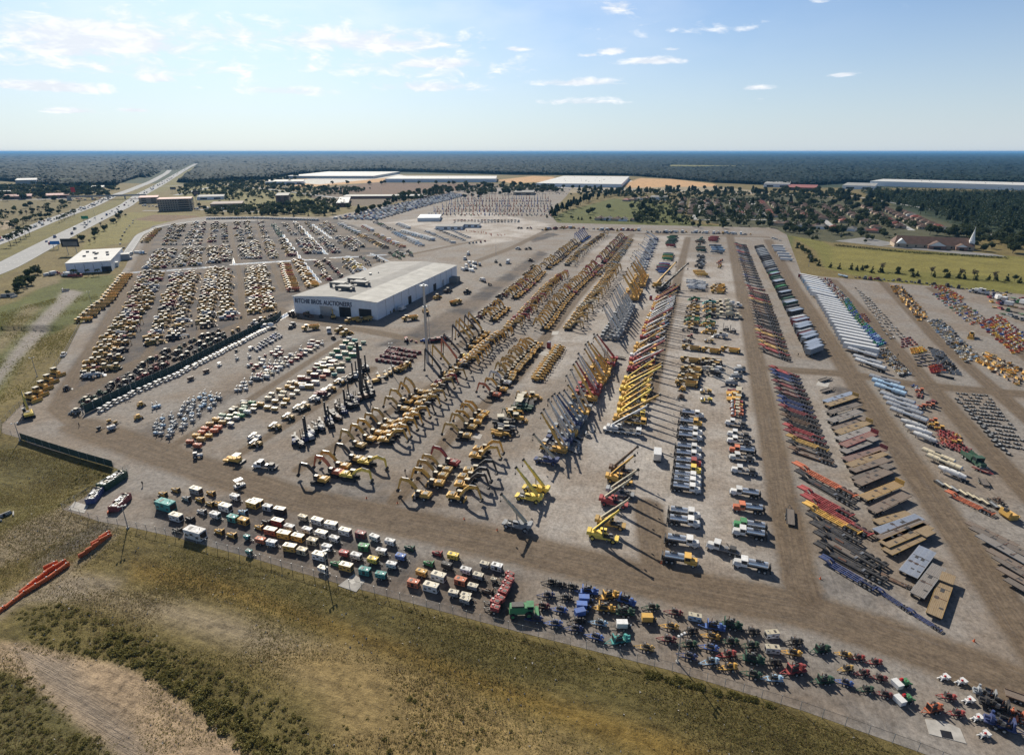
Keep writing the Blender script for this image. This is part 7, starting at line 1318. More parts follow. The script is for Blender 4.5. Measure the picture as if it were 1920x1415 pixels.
# ---- lowboy trailers
LB = ['low', 'lowr', 'lows', 'low']
segrow(LB, (1424, 657), (1481, 678), (1401, 545), (1438, 555), 21, 'kmktkmukr', 'the middle lowboy column'); segrow(LB, (1398, 538), (1432, 546), (1377, 457), (1398, 461), 22, 'kgrgkuv', 'the far lowboy column')
segrow(LB, (1478, 843), (1562, 872), (1442, 690), (1496, 709), 19, 'kktkmukvr', 'the near lowboy column')
for f, r, kk, c, lb in [((1482, 870), (1610, 938), 'lowr', 'o', 'long orange multi-axle lowboy trailer'), ((1492, 888), (1600, 950), 'lows', 'k', 'black lowboy trailer beside the orange one'), ((1497, 918), (1597, 972), 'lowr', 'r', 'red lowboy trailer with raised gooseneck'), ((1503, 933), (1632, 1008), 'lowr', 'r', 'long red lowboy trailer below the first red one'), ((1506, 948), (1612, 1004), 'lowr', 'y', 'yellow lowboy trailer with open rails above the black ones'),
        ((1513, 968), (1612, 1024), 'lows', 'k', 'black lowboy trailer below the yellow one'), ((1520, 985), (1660, 1067), 'lows', 'k', 'long black lowboy trailer with stacked wheels'), ((1527, 1003), (1640, 1070), 'low', 'k', 'black lowboy trailer with timber deck'), ((1527, 1024), (1660, 1095), 'lows', 'k', 'black lowboy trailer above the blue one'), ((1537, 1048), (1640, 1108), 'lowr', 'v', 'navy front section of the long blue trailer'), ((1642, 1105), (1705, 1148), 'lowr', 'v', 'navy middle section of the long blue trailer'), ((1707, 1148), (1757, 1180), 'lowr', 'v', 'navy tail section of the long blue trailer'), ((1660, 1083), (1705, 1103), 'lows', 'u', 'short brown three-axle dolly trailer')]:
    seg(kk, f, r, c, lb, 'lowboy trailers at the near corner', .5, 1.5)
put('trl', 1481, 968, 'k', 'black trailer chassis parked on the dirt road edge', to=(1479, 920), sc=2.2)
# ---- flatbed trailers
for i, (f, r) in enumerate([((1600, 742), (1544, 760)), ((1604, 748), (1547, 767)), ((1614, 762), (1548, 782)), ((1614, 775), (1550, 798)), ((1626, 790), (1560, 810)), ((1630, 797), (1565, 820)), ((1632, 809), (1568, 832)), ((1640, 818), (1575, 844)), ((1642, 828), (1578, 853)), ((1655, 848), (1582, 870)), ((1658, 855), (1588, 882)), ((1662, 868), (1595, 890)), ((1668, 880), (1600, 905)), ((1665, 890), (1605, 915))]):
    kk, c = [('flata', 's'), ('flath', 't'), ('flat', 'k'), ('flat', 'g'), ('flatd', 'u'), ('flath', 't'), ('flat', 's'), ('flath', 'r'), ('flatd', 'g'), ('flath', 'm'), ('flat', 't'), ('flat', 'u'), ('flatd', 'k'), ('flat', 'u')][i]
    seg(kk, f, r, c, f'{PALC[c][0]}-framed {KIND[kk].phrase.split(" with")[0]}, {ordinal(14 - i)} nearest of the flatbed column', 'flatbed trailers in the slanted column', .85, 1.3)
for f, r, kk, c, lb in [((1684, 914), (1616, 942), 'flath', 'y', 'yellow flatbed trailer stacked with brown decks'), ((1698, 934), (1632, 966), 'flat', 'u', 'weathered brown flatbed trailer below the yellow one'), ((1702, 968), (1640, 986), 'flat', 't', 'tan flatbed trailer alone below the brown one'), ((1722, 977), (1642, 1006), 'flata', 's', 'silver flatbed trailer beside the wooden ones'), ((1730, 986), (1648, 1020), 'flat', 'u', 'brown flatbed trailer next to the silver one'), ((1738, 994), (1654, 1030), 'flat', 't', 'tan timber flatbed trailer in the near bunch'), ((1742, 1003), (1660, 1042), 'flatd', 't', 'tan step-deck trailer at the near edge of the bunch'),
        ((1732, 1035), (1694, 1082), 'flata', 's', 'first silver flatbed trailer standing by itself'), ((1742, 1040), (1706, 1088), 'flata', 's', 'second silver flatbed trailer beside its twin'), ((1758, 1070), (1716, 1126), 'flat', 'g', 'grey timber flatbed trailer at the corner'), ((1776, 1086), (1748, 1162), 'flatd', 't', 'step-deck flatbed trailer nearest the camera')]:
    seg(kk, f, r, c, lb, 'flatbed trailers at the near corner', .85, 1.3)
for i, (x, y) in enumerate([(1548, 713), (1552, 733)]): put('trl', x, y, 'k', f'black bare chassis, {ordinal(2 - i)} nearest beside the dark puddle', to=(x + 30, y - 9), sc=1.8)
# ---- dump and box trailers
segrow(['dumptr', 'livet'], (1544, 656), (1506, 672), (1514, 598), (1476, 606), 14, 'gkkgmkgs', 'the near covered trailer column', sc=1.1); segrow(['dumptr', 'dumptr', 'livet'], (1508, 588), (1472, 596), (1462, 514), (1436, 520), 18, 'gkgndmgkk', 'the middle covered trailer column', sc=1.05); segrow('dumptr', (1460, 508), (1434, 514), (1434, 464), (1412, 468), 15, 'ggkgk', 'the far covered trailer column')
row('boxw', [(1478, 492), (1468, 480), (1455, 462)], 6, 85, 'w', 'the white trailer row by the grass', sc=.7)
segrow('boxw', (1580, 655), (1646, 668), (1524, 562), (1576, 574), 17, 'w', 'the white box trailer column', sc=1.0, jit=.1, ang=.6); segrow('boxw', (1520, 556), (1566, 567), (1498, 522), (1532, 529), 9, 'wwwmwlg', 'the far end of the box trailer column', jit=.1, ang=.8)
# ---- tank trailers
for i, (f, r, kk, c) in enumerate([((1588, 660), (1644, 676), 'tank', 's'), ((1598, 674), (1652, 690), 'tank', 's'), ((1602, 681), (1660, 700), 'tank', 's'), ((1628, 711), (1686, 728), 'tank', 's'), ((1633, 719), (1694, 738), 'tankp', 'l'), ((1638, 728), (1698, 748), 'tankp', 'l'), ((1648, 744), (1714, 766), 'tank', 's'), ((1654, 753), (1720, 776), 'tank', 's'), ((1660, 763), (1728, 786), 'tank', 's'), ((1667, 774), (1738, 800), 'tank', 's'), ((1680, 793), (1744, 815), 'pneu', 's'), ((1688, 804), (1754, 826), 'pneu', 'w'), ((1706, 816), (1760, 838), 'pneu', 's'), ((1728, 849), (1788, 874), 'tankp', 'c'), ((1736, 860), (1802, 888), 'tankp', 'c'), ((1750, 880), (1818, 908), 'pneu', 'w')]):
    seg(kk, f, r, c, f'{KIND[kk].phrase if kk != "tankp" else PALC[c][0] + " tank trailer"}, {ordinal(16 - i)} nearest along the tank trailer column', 'tank trailers in the slanted column', .8, 1.25)
# ---- goods in the slanted outdoor rows
quad('tote', (1606, 622), (1622, 606), (1590, 560), (1582, 566), 14, 4, 'nbneb', 'the far tote block', jit=.15); quad('tote', (1638, 655), (1662, 646), (1624, 606), (1608, 622), 12, 5, 'nbnelb', 'the near tote block', jit=.15, sc=1.1); quad('crate', (1616, 612), (1634, 604), (1622, 588), (1600, 590), 5, 4, 'ormo', 'the orange crate block')
quad(['crate', 'tote'], (1578, 568), (1592, 560), (1552, 522), (1536, 524), 16, 4, 'wwcmg', 'the white crate block', jit=.3); quad(['crate', 'drumk', 'bkt'], (1690, 708), (1706, 702), (1662, 654), (1640, 658), 14, 6, 'kgcuwkt', 'the dark parts block below the totes', jit=.4)
quad('pal', (1668, 640), (1700, 634), (1630, 560), (1600, 536), 17, 4, 'gksg', 'the long steel frame block', jit=.25, ang=5); quad('crate', (1690, 655), (1722, 648), (1706, 632), (1688, 636), 4, 4, 'rorm', 'the red crate block'); quad('bkt', (1710, 666), (1738, 660), (1726, 652), (1706, 654), 3, 5, 'jy', 'the yellow bucket block', jit=.2); quad('pal', (1722, 690), (1760, 686), (1738, 662), (1714, 668), 4, 4, 'kvvg', 'the dark blue frame block'); quad('bkt', (1745, 702), (1772, 698), (1764, 684), (1742, 688), 3, 5, 'ro', 'the salmon bucket block')
quad('forkt', (1766, 700), (1806, 706), (1768, 660), (1738, 650), 12, 6, 'gkg', 'the fork attachment block', jit=.2, ang=0); quad('blade', (1784, 714), (1790, 708), (1760, 702), (1758, 708), 5, 1, 'k', 'the short line of black blades')
quad(['bkt', 'blade'], (1722, 604), (1742, 596), (1690, 536), (1665, 536), 16, 5, 'yyktyu', 'the far bucket row', jit=.45, rnd=20); quad(['bkt', 'crate', 'drumk'], (1810, 684), (1834, 670), (1762, 598), (1738, 602), 17, 7, 'gcwkgtlc', 'the grey bucket row', jit=.45, rnd=25); quad(['bkt', 'blade'], (1905, 726), (1935, 704), (1850, 660), (1824, 676), 11, 6, 'yytyuc', 'the near bucket row', jit=.45, rnd=20)
quad(['bkt', 'drumk'], (1800, 566), (1808, 560), (1770, 536), (1742, 536), 9, 5, 'ooyyr', 'the far orange goods block', jit=.4); quad(['drumk', 'crate', 'bkt'], (1820, 612), (1850, 598), (1775, 548), (1745, 552), 13, 6, 'wornbyc', 'the mixed goods block', jit=.45); quad(['drumk', 'bkt'], (1900, 668), (1945, 645), (1870, 590), (1832, 606), 13, 8, 'oyyrbojo', 'the orange and yellow goods block', jit=.45)
put('loader', 1820, 633, 'y', 'yellow wheel loader alone among the goods rows', to=(1818, 640)); quad('tyre', (1880, 840), (1940, 850), (1850, 740), (1790, 735), 15, 8, 'k', 'the grey grid of spare tyres', keep=.85, jit=.2, sc=1.1); quad('tyre', (1870, 838), (1900, 860), (1810, 765), (1788, 742), 12, 3, 'k', 'the dark tyre line beside the grid', keep=.9, sc=1.3)
quad('plough', (1768, 836), (1812, 858), (1790, 812), (1752, 800), 5, 5, 'rrom', 'the red implement block', jit=.35); row(['plough', 'tractor'], [(1802, 846), (1795, 826), (1740, 790)], 7, 70, 'ryyom', 'the farm implements by the tank trailers', wid=2); row(['tractor', 'plough'], [(1702, 722), (1720, 735), (1735, 750), (1742, 772)], 9, 80, 'ormwkbr', 'the mixed machines past the tank trailers', wid=2.5, ang=15)
for x, y, k_, c, lb, to, s in [(1824, 868, 'dumpt', 'd', 'dark green machine by the tank trailers', (1840, 880), 1.2), (1842, 884, 'trl', 'r', 'red trailer below the dark green machine', (1870, 895), 1.2), (1845, 908, 'trl', 'k', 'black ramp trailer near the barrel trailer', (1858, 930), 1.2), (1890, 970, 'bkt', 'y', 'large yellow scoop at the barrel trailer tail', (1915, 968), 2.2), (1868, 942, 'plough', 'u', 'rusty frame implement above the barrel trailer', (1895, 940), 1.3)]: put(k_, x, y, c, lb, to=to, sc=s)
seg('lowr', (1772, 925), (1862, 968), 'o', 'orange trailer frame carrying pale barrels', None, .5, 1.5)
segrow(['pal'], (1758, 905), (1768, 912), (1872, 952), (1880, 958), 9, 'cwlgc', 'the barrels and blocks behind the orange trailer', sc=1.5)
for i, (f, r) in enumerate([((1812, 985), (1905, 1030)), ((1818, 995), (1930, 1052)), ((1832, 1010), (1945, 1075)), ((1850, 1036), (1955, 1094)), ((1862, 1050), (1960, 1110)), ((1878, 1075), (1965, 1125)), ((1898, 1100), (1975, 1145))]): seg('flat', f, r, 'ukgukuk'[i], f'{["brown", "black", "grey", "brown", "black", "brown", "black"][i]} bare flatbed, {ordinal(7 - i)} nearest by the far dirt track', 'flatbeds at the frame edge', .8, 1.3)
quad(['car', 'pick', 'boxt', 'trl', 'tractor'], (1868, 590), (1945, 615), (1960, 566), (1838, 545), 5, 7, 'wkrnyvgw', 'the vehicles in the far corner', ang=30, rnd=30, keep=.9); put('semi', 1838, 551, 'w', 'white truck tractor at the far corner', to=(1860, 554), sc=1.4); put('boxt', 1828, 549, 'w', 'white box truck at the far corner', to=(1800, 546))
row(['tyre', 'crate', 'skid'], [(1600, 521), (1640, 525), (1690, 528), (1780, 538), (1900, 552)], 40, 90, 'kkugm', 'the clutter along the hedge track', wid=2.5, ang=40, sc=1.3); put('tankp', 1580, 520, 'l', 'pale tank by the hedge track', to=(1566, 517), sc=.7)
# ---- generators along the near fence
GN = [(313, 955, 'genb', 'e', 'large teal generator box beside a white one'), (332, 975, 'gen', 'w', 'white generator box below the teal one'), (368, 1008, 'genb', 'w', 'large white generator with blue panels by the fence'), (369, 925, 'gen', 'g', 'grey-sided generator with cream roof at the block end'), (330, 922, 'engine', 't', 'tan open engine with white tank behind'), (306, 930, 'engine', 'y', 'yellow open engine with tall radiator'), (298, 942, 'engine', 'u', 'brown open engine at the block corner'), (350, 938, 'engine', 'g', 'grey open engine behind the teal box'), (375, 940, 'engine', 'y', 'yellow open engine right of the grey one'), (396, 928, 'engine', 'y', 'yellow open engine with black radiator'), (394, 948, 'engine', 't', 'tan open engine beside a white generator'), (407, 948, 'engine', 'y', 'yellow open engine touching a white generator'),
      (424, 957, 'gen', 'w', 'white generator trailer right of the open engines'), (442, 938, 'gent', 'w', 'white trailer generator with dark wheels near the road'), (475, 951, 'gen', 'y', 'yellow generator with cream roof near the road'), (379, 963, 'engine', 'w', 'white open engine in mid block'), (405, 972, 'gent', 'w', 'white trailer generator with drawbar in mid block'), (357, 977, 'engine', 'k', 'black open engine right of the white box'), (333, 998, 'engine', 'k', 'black open engine at the fence'), (438, 977, 'geno', 'e', 'teal generator with open side'), (458, 982, 'geno', 'y', 'yellow box generator with top gear'), (456, 964, 'engine', 'l', 'pale blue open engine near the road'), (412, 1000, 'engine', 'y', 'yellow open engine at the fence, first of two'), (435, 1007, 'engine', 'y', 'yellow open engine at the fence, second of two'), (464, 1012, 'welder', 'e', 'small teal engine by the fence'), (468, 1040, 'welder', 'e', 'small teal welder against the fence')]
for x, y, k_, c, lb in GN: put(k_, x, y, c, lb, to=(x + 60, y + 17), group='generators along the near fence', sc=1.2 if k_ == 'genb' else 1.15)
GB = [(483, 947, 'y', 'gen'), (503, 956, 'w', 'geno'), (526, 962, 'k', 'gen'), (522, 984, 'r', 'gen'), (500, 982, 'k', 'engine'), (486, 992, 'y', 'engine'), (509, 1001, 'o', 'gen'), (544, 995, 'w', 'gent'), (534, 1008, 'y', 'gen'), (490, 1019, 'o', 'gent'), (511, 1024, 'w', 'gent'), (560, 1013, 'y', 'gen'), (545, 1032, 'y', 'gen'), (569, 976, 'c', 'gent'), (596, 982, 'w', 'gen'), (622, 990, 'w', 'gen'), (577, 1000, 'w', 'gent'), (604, 1006, 'w', 'gen'), (648, 1002, 'w', 'gen'), (587, 1020, 'c', 'geno'), (628, 1016, 'w', 'gent'), (614, 1032, 'w', 'gent'), (568, 1038, 'c', 'geno'), (600, 1048, 'w', 'gen'), (677, 1007, 'm', 'geno'), (703, 1014, 'w', 'gent'), (683, 1031, 'n', 'geno'), (732, 1022, 'w', 'gent'), (768, 1031, 'd', 'engine'), (716, 1040, 'w', 'gent'), (646, 1043, 'r', 'compp'), (669, 1049, 'w', 'gent'), (700, 1056, 'j', 'compp'), (752, 1050, 'b', 'compp'), (629, 1060, 'n', 'engine'), (650, 1068, 'y', 'gen'), (735, 1065, 'w', 'gent'), (606, 1072, 'w', 'comp'), (685, 1076, 'e', 'geno'), (715, 1084, 'e', 'gent'),
      (820, 1041, 'r', 'engine'), (850, 1049, 'j', 'gent'), (804, 1060, 'n', 'engine'), (838, 1066, 'k', 'gent'), (791, 1080, 'y', 'gent'), (823, 1087, 'w', 'gen'), (874, 1076, 'w', 'gent'), (897, 1086, 'g', 'comp'), (909, 1064, 'g', 'comp'), (932, 1068, 'w', 'geno'), (776, 1099, 'o', 'geno'), (809, 1107, 'w', 'gen'), (864, 1095, 'o', 'geno'), (887, 1106, 'g', 'comp'), (926, 1092, 'c', 'welder'), (851, 1118, 'g', 'comp'), (914, 1112, 'u', 'engine'), (874, 1124, 'g', 'comp'), (873, 1131, 'g', 'comp')]
lay([(k_, *G(x, y), math.atan2(*(G(x + 60, y + 15) - G(x, y))[::-1]) + R(random.gauss(0, 3)), c, 1.05 * random.uniform(.95, 1.05)) for x, y, c, k_ in GB], 'the fence generators right of the teal box', 'generators along the near fence')
row('welder', [(922, 1155), (936, 1130), (948, 1104), (963, 1082)], 8, 80, 'r', 'the small red line by the pumps', sc=1.5)
# ---- water pumps along the near fence
PM = [(978, 1152, 'combine', 'n'), (1035, 1095, 'pump', 'k'), (1050, 1100, 'pump', 'k'), (1073, 1104, 'pump', 'k'), (1028, 1119, 'pump', 'v'), (1062, 1124, 'pump', 'k'), (1019, 1140, 'pump', 'm'), (1052, 1147, 'pump', 'b'), (1006, 1164, 'pump', 'v'), (1042, 1172, 'pump', 'b'), (1105, 1113, 'pumpb', 'b'), (1097, 1130, 'pumph', 'b'), (1093, 1143, 'pumph', 'b'), (1089, 1155, 'pumph', 'b'), (1085, 1168, 'pump', 'k'), (1080, 1182, 'pump', 'v'), (1144, 1121, 'pumpb', 'y'), (1136, 1145, 'pumpb', 'y'), (1175, 1131, 'pumpb', 'b'), (1172, 1152, 'pumpb', 'd'), (1126, 1172, 'pump', 'l'), (1168, 1178, 'pumph', 'w'), (1119, 1198, 'pump', 'b'), (1163, 1204, 'pumpb', 'e'), (1224, 1142, 'pump', 'd'), (1215, 1166, 'pumph', 'y'), (1213, 1218, 'pump', 't'), (1267, 1152, 'pump', 'm'), (1259, 1178, 'pump', 'y'), (1254, 1202, 'pump', 'm'), (1302, 1162, 'gen', 'l'), (1296, 1187, 'pump', 'k'), (1293, 1211, 'pump', 'd'), (1293, 1234, 'pump', 'v'), (1340, 1180, 'pumpb', 'b'), (1336, 1197, 'pump', 'y'), (1333, 1218, 'pump', 'b'), (1334, 1244, 'pump', 'l'), (1372, 1176, 'pumpb', 'd'), (1371, 1206, 'pump', 'd'), (1366, 1230, 'pump', 'r'), (1368, 1254, 'pump', 'y'), (1411, 1188, 'pump', 'k'), (1409, 1213, 'pump', 'd'), (1412, 1240, 'pumpb', 'd'), (1413, 1268, 'pump', 'd'), (1446, 1194, 'gen', 'w'), (1447, 1222, 'gen', 'w'), (1491, 1207, 'pump', 'k'), (1488, 1228, 'pump', 'y'), (1451, 1246, 'pump', 'k'), (1452, 1276, 'pump', 'l'), (1491, 1260, 'pumpb', 'r'), (1541, 1221, 'pumpb', 'd'), (1546, 1279, 'pumpb', 'd'), (1584, 1230, 'pump', 'y'), (1588, 1256, 'pump', 't'), (1586, 1283, 'pump', 'b'), (1609, 1236, 'pump', 'r'), (1618, 1264, 'pump', 'm'), (1625, 1295, 'pump', 'd'), (1641, 1244, 'pump', 'r'), (1650, 1274, 'pump', 'm'), (1660, 1305, 'pump', 'm'), (1778, 1309, 'pump', 'r'), (1794, 1340, 'pump', 'r'), (1750, 1332, 'pumpb', 'o')]
lay([(k_, *G(x, y), math.atan2(*(G(x - 60, y - 6) - G(x, y))[::-1]) + R(random.gauss(0, 10)) + (PI if k_ == 'combine' else 0), c, ((1.1 if x < 1500 else .9) if k_ != 'gen' else .85)) for x, y, k_, c in PM], 'the pump rows along the near fence', 'water pumps along the near fence')
lay([('drill', *G(x, y), R(195 if c == 'n' else 15), c, s) for x, y, c, s in [(1690, 1285, 'n', 1.1), (1695, 1315, 'n', 1.1), (1768, 1273, 'w', .68), (1800, 1281, 'w', .68), (1814, 1316, 'w', .68), (1830, 1349, 'w', .66), (1843, 1380, 'w', .66)]], 'the white hopper machines', 'hopper machines at the near corner')
lay([('pumpb', *G(x, y), R(-30), c, s) for x, y, c, s in [(1845, 1305, 'g', 1.0), (1862, 1328, 'k', 1.25), (1872, 1362, 'v', 1.25), (1905, 1340, 'o', .6), (1912, 1355, 'o', .6)]], 'the dark pumping rigs at the frame edge'); put('trl', 1912, 1312, 'u', 'brown timber trailer at the frame edge', to=(1940, 1322))
# ================================================================== fences, poles, barriers, skips
def run_fence(name, label, px, h, sp, mat, postm, panel=True, group=None, zoff=0):
    """posts, rails and a panel for each bay along a photo line"""
    P_ = [G(*p) for p in px]; root = link(name, None, None, label, 'fence', group); root.location = (*P_[0], 0); post, pan = [], []
    for a, c in zip(P_[:-1], P_[1:]):
        L = float(np.hypot(*(c - a))); n = max(1, int(L / sp))
        for i in range(n): post.append((a + (c - a) * i / n, a + (c - a) * (i + 1) / n))
    o = P_[0]; pm = MB().c(0, 0, h / 2, .06, h + .1, 'z', postm, 6).mesh('post'); pan = MB()
    for a, c in post:
        za, zc = float(H(a)) + zoff, float(H(c)) + zoff; link('post', pm, parent=root, loc=(*(a - o), za))
        A_, C_ = (*(a - o), za + .1), (*(c - o), zc + .1)
        if panel: pan.add([A_, C_, (C_[0], C_[1], C_[2] + h - .1), (A_[0], A_[1], A_[2] + h - .1)], [(0, 1, 2, 3)], mat)
        rl.t((A_[0], A_[1], za + h), (C_[0], C_[1], zc + h), .07, .07, postm) if 0 else None
    if panel: link('mesh_panel', pan.mesh('mesh_panel', False), parent=root)
    rl = MB()
    for a, c in post: rl.t((*(a - o), float(H(a)) + zoff + h), (*(c - o), float(H(c)) + zoff + h), .045, .045, 'darksteel')
    link('top_rail', rl.mesh('top_rail'), parent=root); return root
m, t, b = newmat('chainlink'); b.inputs['Base Color'].default_value = (.25, .26, .26, 1); tp = t.n('ShaderNodeBsdfTransparent'); mx = t.n('ShaderNodeMixShader', i_0=.14); t.l(tp.outputs[0], mx.inputs[1]); t.l(b.outputs[0], mx.inputs[2]); t.l(mx.outputs[0], m.node_tree.nodes['Material Output'].inputs[0]); MATS['chainlink'] = m
run_fence('screen_fence', 'long dark green screened fence across the left yard', [(160, 776), (240, 737), (330, 697), (430, 645), (520, 601), (528, 592)], 3.6, 4, 'screen', 'galv')
run_fence('screen_fence', 'dark green screened fence above the grass bank shadow', [(40, 824), (95, 842), (150, 859), (213, 877)], 2.7, 4, 'screen', 'galv')
run_fence('screen_fence', 'short dark screened fence by the waste skips', [(214, 877), (232, 886), (243, 882)], 2.2, 4, 'chainlink', 'galv')
run_fence('chain_link_fence', 'chain-link fence along the near grass bank', [(240, 988), (330, 1008), (470, 1046), (610, 1088), (800, 1139), (980, 1187), (1260, 1258), (1500, 1331), (1720, 1409), (1900, 1481)], 2.2, 3.2, 'chainlink', 'galv')
run_fence('chain_link_fence', 'chain-link fence along the outer grass slope', [(40, 822), (4, 812), (4, 796), (60, 741), (90, 709), (122, 666), (150, 611)], 2.2, 4, 'chainlink', 'galv'); run_fence('chain_link_fence', 'chain-link fence round the waste skips', [(240, 889), (165, 928), (118, 956), (185, 978), (240, 988)], 2.2, 3.2, 'chainlink', 'galv')
def pole(px, py, h, label, heads=2, mast=False, cat='light pole'):
    h *= 1.16; p = G(px, py); k_ = Kind('light_pole', cat, 'pole', h); k_.p('pole').c(0, 0, h / 2, .85 if mast else .16, h, 'z', 'alu' if mast else 'galv', 10, .5 if mast else .09); k_.p('base').c(0, 0, .2, .9 if mast else .4, .4, 'z', 'concrete', 10)
    if mast: k_.p('lamp_ring').c(0, 0, h - .6, 1.5, .25, 'z', 'galv', 14); [k_.p('lamp').b(1.7 * math.cos(a), 1.7 * math.sin(a), h - 1.1, .7, .7, .5, 'white') for a in np.arange(6) * 1.047]; k_.p('collar').c(0, 0, h * .72, 1.0, .5, 'z', 'galv', 12)
    else:
        k_.p('cross_arm').b(0, 0, h - .3, .1, 1.8, .1, 'galv')
        for y in np.linspace(-.8, .8, heads): k_.p('lamp').b(.15, y, h - .25, .4, .4, .3, 'white')
    return k_.put(p[0], p[1], R(-60), (.5, .5, .5), label, None, z=float(H(p)), parts=True)
pole(1270, 1241, 6.3, 'light pole at the near fence among the water pumps', 3); pole(613, 1076, 6.0, 'light pole at the near fence among white generators', 3); pole(240, 990, 6.2, 'light pole at the fence corner by the orange barriers', 3); pole(70, 706, 8, 'light pole on the grass beside the bulldozers'); pole(515, 672, 8, 'light pole among the red compressors'); pole(248, 738, 6, 'light pole beside the screened fence', 2); pole(38, 826, 6, 'light pole at the outer fence corner', 2)
pole(802, 680, 33, 'tall grey high-mast pole beside the long-reach excavators', 6, True); pole(807, 660, 21, 'slimmer grey mast right beside the high-mast pole', 2); pole(736, 702, 13, 'weathered yellow drill mast standing among pipes', 2); pole(930, 479, 8, 'light pole by the dark machine cluster', 2); pole(1037, 445, 8, 'light pole on the dark gravel patch', 2); pole(1516, 500, 8, 'light pole at the field corner', 2); pole(172, 572, 8, 'light pole behind the dump truck row', 2)
for i, (x, y) in enumerate([(640, 372), (780, 366), (870, 356), (1127, 356), (1270, 360), (1548, 366), (180, 414), (716, 366)]): pole(x, y, 26 if i < 6 else 14, f'thin roadside mast in the distance, {ordinal(i + 1)} counting from the truck lot trees', 2, cat='mast')
# black drill mast
k_ = Kind('drill_mast', 'drill rig', 'm', 20); k_.p('mast').b(0, 0, 0, .9, .9, 24, 'darksteel').b(.6, 0, 2, .2, .3, 20, 'steel'); k_.p('carrier').b(1.5, 0, .8, 6, 2.4, 1.4, 'paint', .95, .9); k_.p('track').pr(stadium(-1.2, 4.2, 0, .8), 1.0, 1.4, 'rubber'); k_.p('track').pr(stadium(-1.2, 4.2, 0, .8), -1.4, -1.0, 'rubber'); k_.p('brace').t((3.6, 0, 2), (.3, 0, 11), .25, .25, 'darksteel'); p = G(679, 745); k_.put(p[0], p[1], R(40), PALC['k'][1], 'tall black drill mast rising above the drill rig cluster', parts=True)
# barriers
k_ = kind('barrier', 'safety_barrier', 'barrier', 'orange safety barrier', 4.2); k_.colors = ''; k_.ks = .76
k_.p('body').pr([(-2.05, 0), (2.05, 0), (2.05, .35), (1.95, 1.3), (-1.95, 1.3), (-2.05, .35)], -.3, .3, 'orangebar').b(0, 0, 1.3, 3.6, .22, .1, 'orangebar').b(1.1, 0, 1.4, .35, .3, .14, 'white'); k_.p('foot').b(-1.2, 0, -.02, .7, 1.0, .12, 'orangebar'); k_.p('foot').b(1.2, 0, -.02, .7, 1.0, .12, 'orangebar')
row('barrier', [(12, 1141), (44, 1116), (92, 1086), (128, 1060)], 6, 0, 'o', 'the near barrier line', jit=.05, ang=1.2, group='orange safety barriers'); row('barrier', [(40, 1112), (66, 1092), (95, 1070), (122, 1054)], 5, 0, 'o', 'the second barrier line', jit=.1, ang=1.5, group='orange safety barriers'); row('barrier', [(153, 1044), (205, 1006)], 4, 0, 'o', 'the barrier line by the fence corner', jit=.05, ang=2, group='orange safety barriers'); row('barrier', [(176, 1022), (204, 1000)], 2, 0, 'o', 'the back barriers by the fence corner', jit=.1, ang=6, group='orange safety barriers')
put('barrier', 96, 1062, 'o', 'orange safety barrier lying apart on the grass', to=(112, 1055), group='orange safety barriers'); put('barrier', 204, 960, 'o', 'orange safety barrier standing inside the gate by the maroon skip', to=(207, 955), group='orange safety barriers', sc=.6); put('barrier', 2, 1148, 'o', 'orange safety barrier cut by the frame edge', to=(10, 1141), group='orange safety barriers')
# skips
k_ = kind('skip', 'waste_skip', 'skip', 'skip', 7); k_.p('floor').b(0, 0, .15, 6.6, 2.3, .12, 'darksteel')
for y in (-1.2, 1.2): k_.p('side_wall').b(0, y, .15, 6.8, .1, 1.7).b(-2, y * 1.03, .15, .15, .12, 1.7).b(0, y * 1.03, .15, .15, .12, 1.7).b(2, y * 1.03, .15, .15, .12, 1.7)
k_.p('end_wall').b(3.35, 0, .15, .1, 2.3, 1.7); k_.p('end_wall').b(-3.35, 0, .15, .1, 2.3, 1.7); sf = k_.p('scrap')
for i in range(70): sf.b(random.uniform(-3, 3), random.uniform(-.95, .95), 1.0 + random.random() * .7, random.uniform(.2, .9), random.uniform(.2, .7), random.uniform(.1, .4), random.choice(['white', 'alu', 'darksteel', 'cream', 'steel']), 1, 1, random.random() * 3)
seg('skip', (190, 921), (234, 893), 'd', 'dark green skip full of white scrap at the fence', None, 1, 1.25); seg('skip', (170, 946), (188, 922), 'v', 'blue skip full of scrap beside the concrete pad', None, 1, 1.25); seg('skip', (213, 961), (240, 934), 'm', 'maroon skip full of scrap beside the gate', None, 1, 1.25)
def pad(px, z, label, mat='concrete'):
    PP = np.array([G(*p) for p in px]); mm = MB().add([(*p, z) for p in PP] + [(*p, z - .3) for p in PP], [tuple(range(len(PP)))] + [(i, (i + 1) % len(PP), (i + 1) % len(PP) + len(PP), i + len(PP)) for i in range(len(PP))], mat).mesh('pavement'); link('pavement', mm, 'structure', label)
pad([(128, 955), (158, 962), (166, 948), (140, 940)], .12, 'pale slab with rusty stain beside the skips'); pad([(634, 1098), (664, 1076), (684, 1090), (668, 1110)], .12, 'pale concrete slab with drain at the near fence'); pad([(1734, 1348), (1742, 1376), (1812, 1394), (1800, 1366), (1770, 1352)], .12, 'pale concrete slab with drain near the drilling machines'); pad([(654, 1089), (662, 1085), (667, 1092), (660, 1096)], .125, 'dark drain grate in the slab', 'black'); pad([(1762, 1368), (1766, 1382), (1788, 1387), (1783, 1372)], .125, 'dark drain grate in the larger slab', 'black')
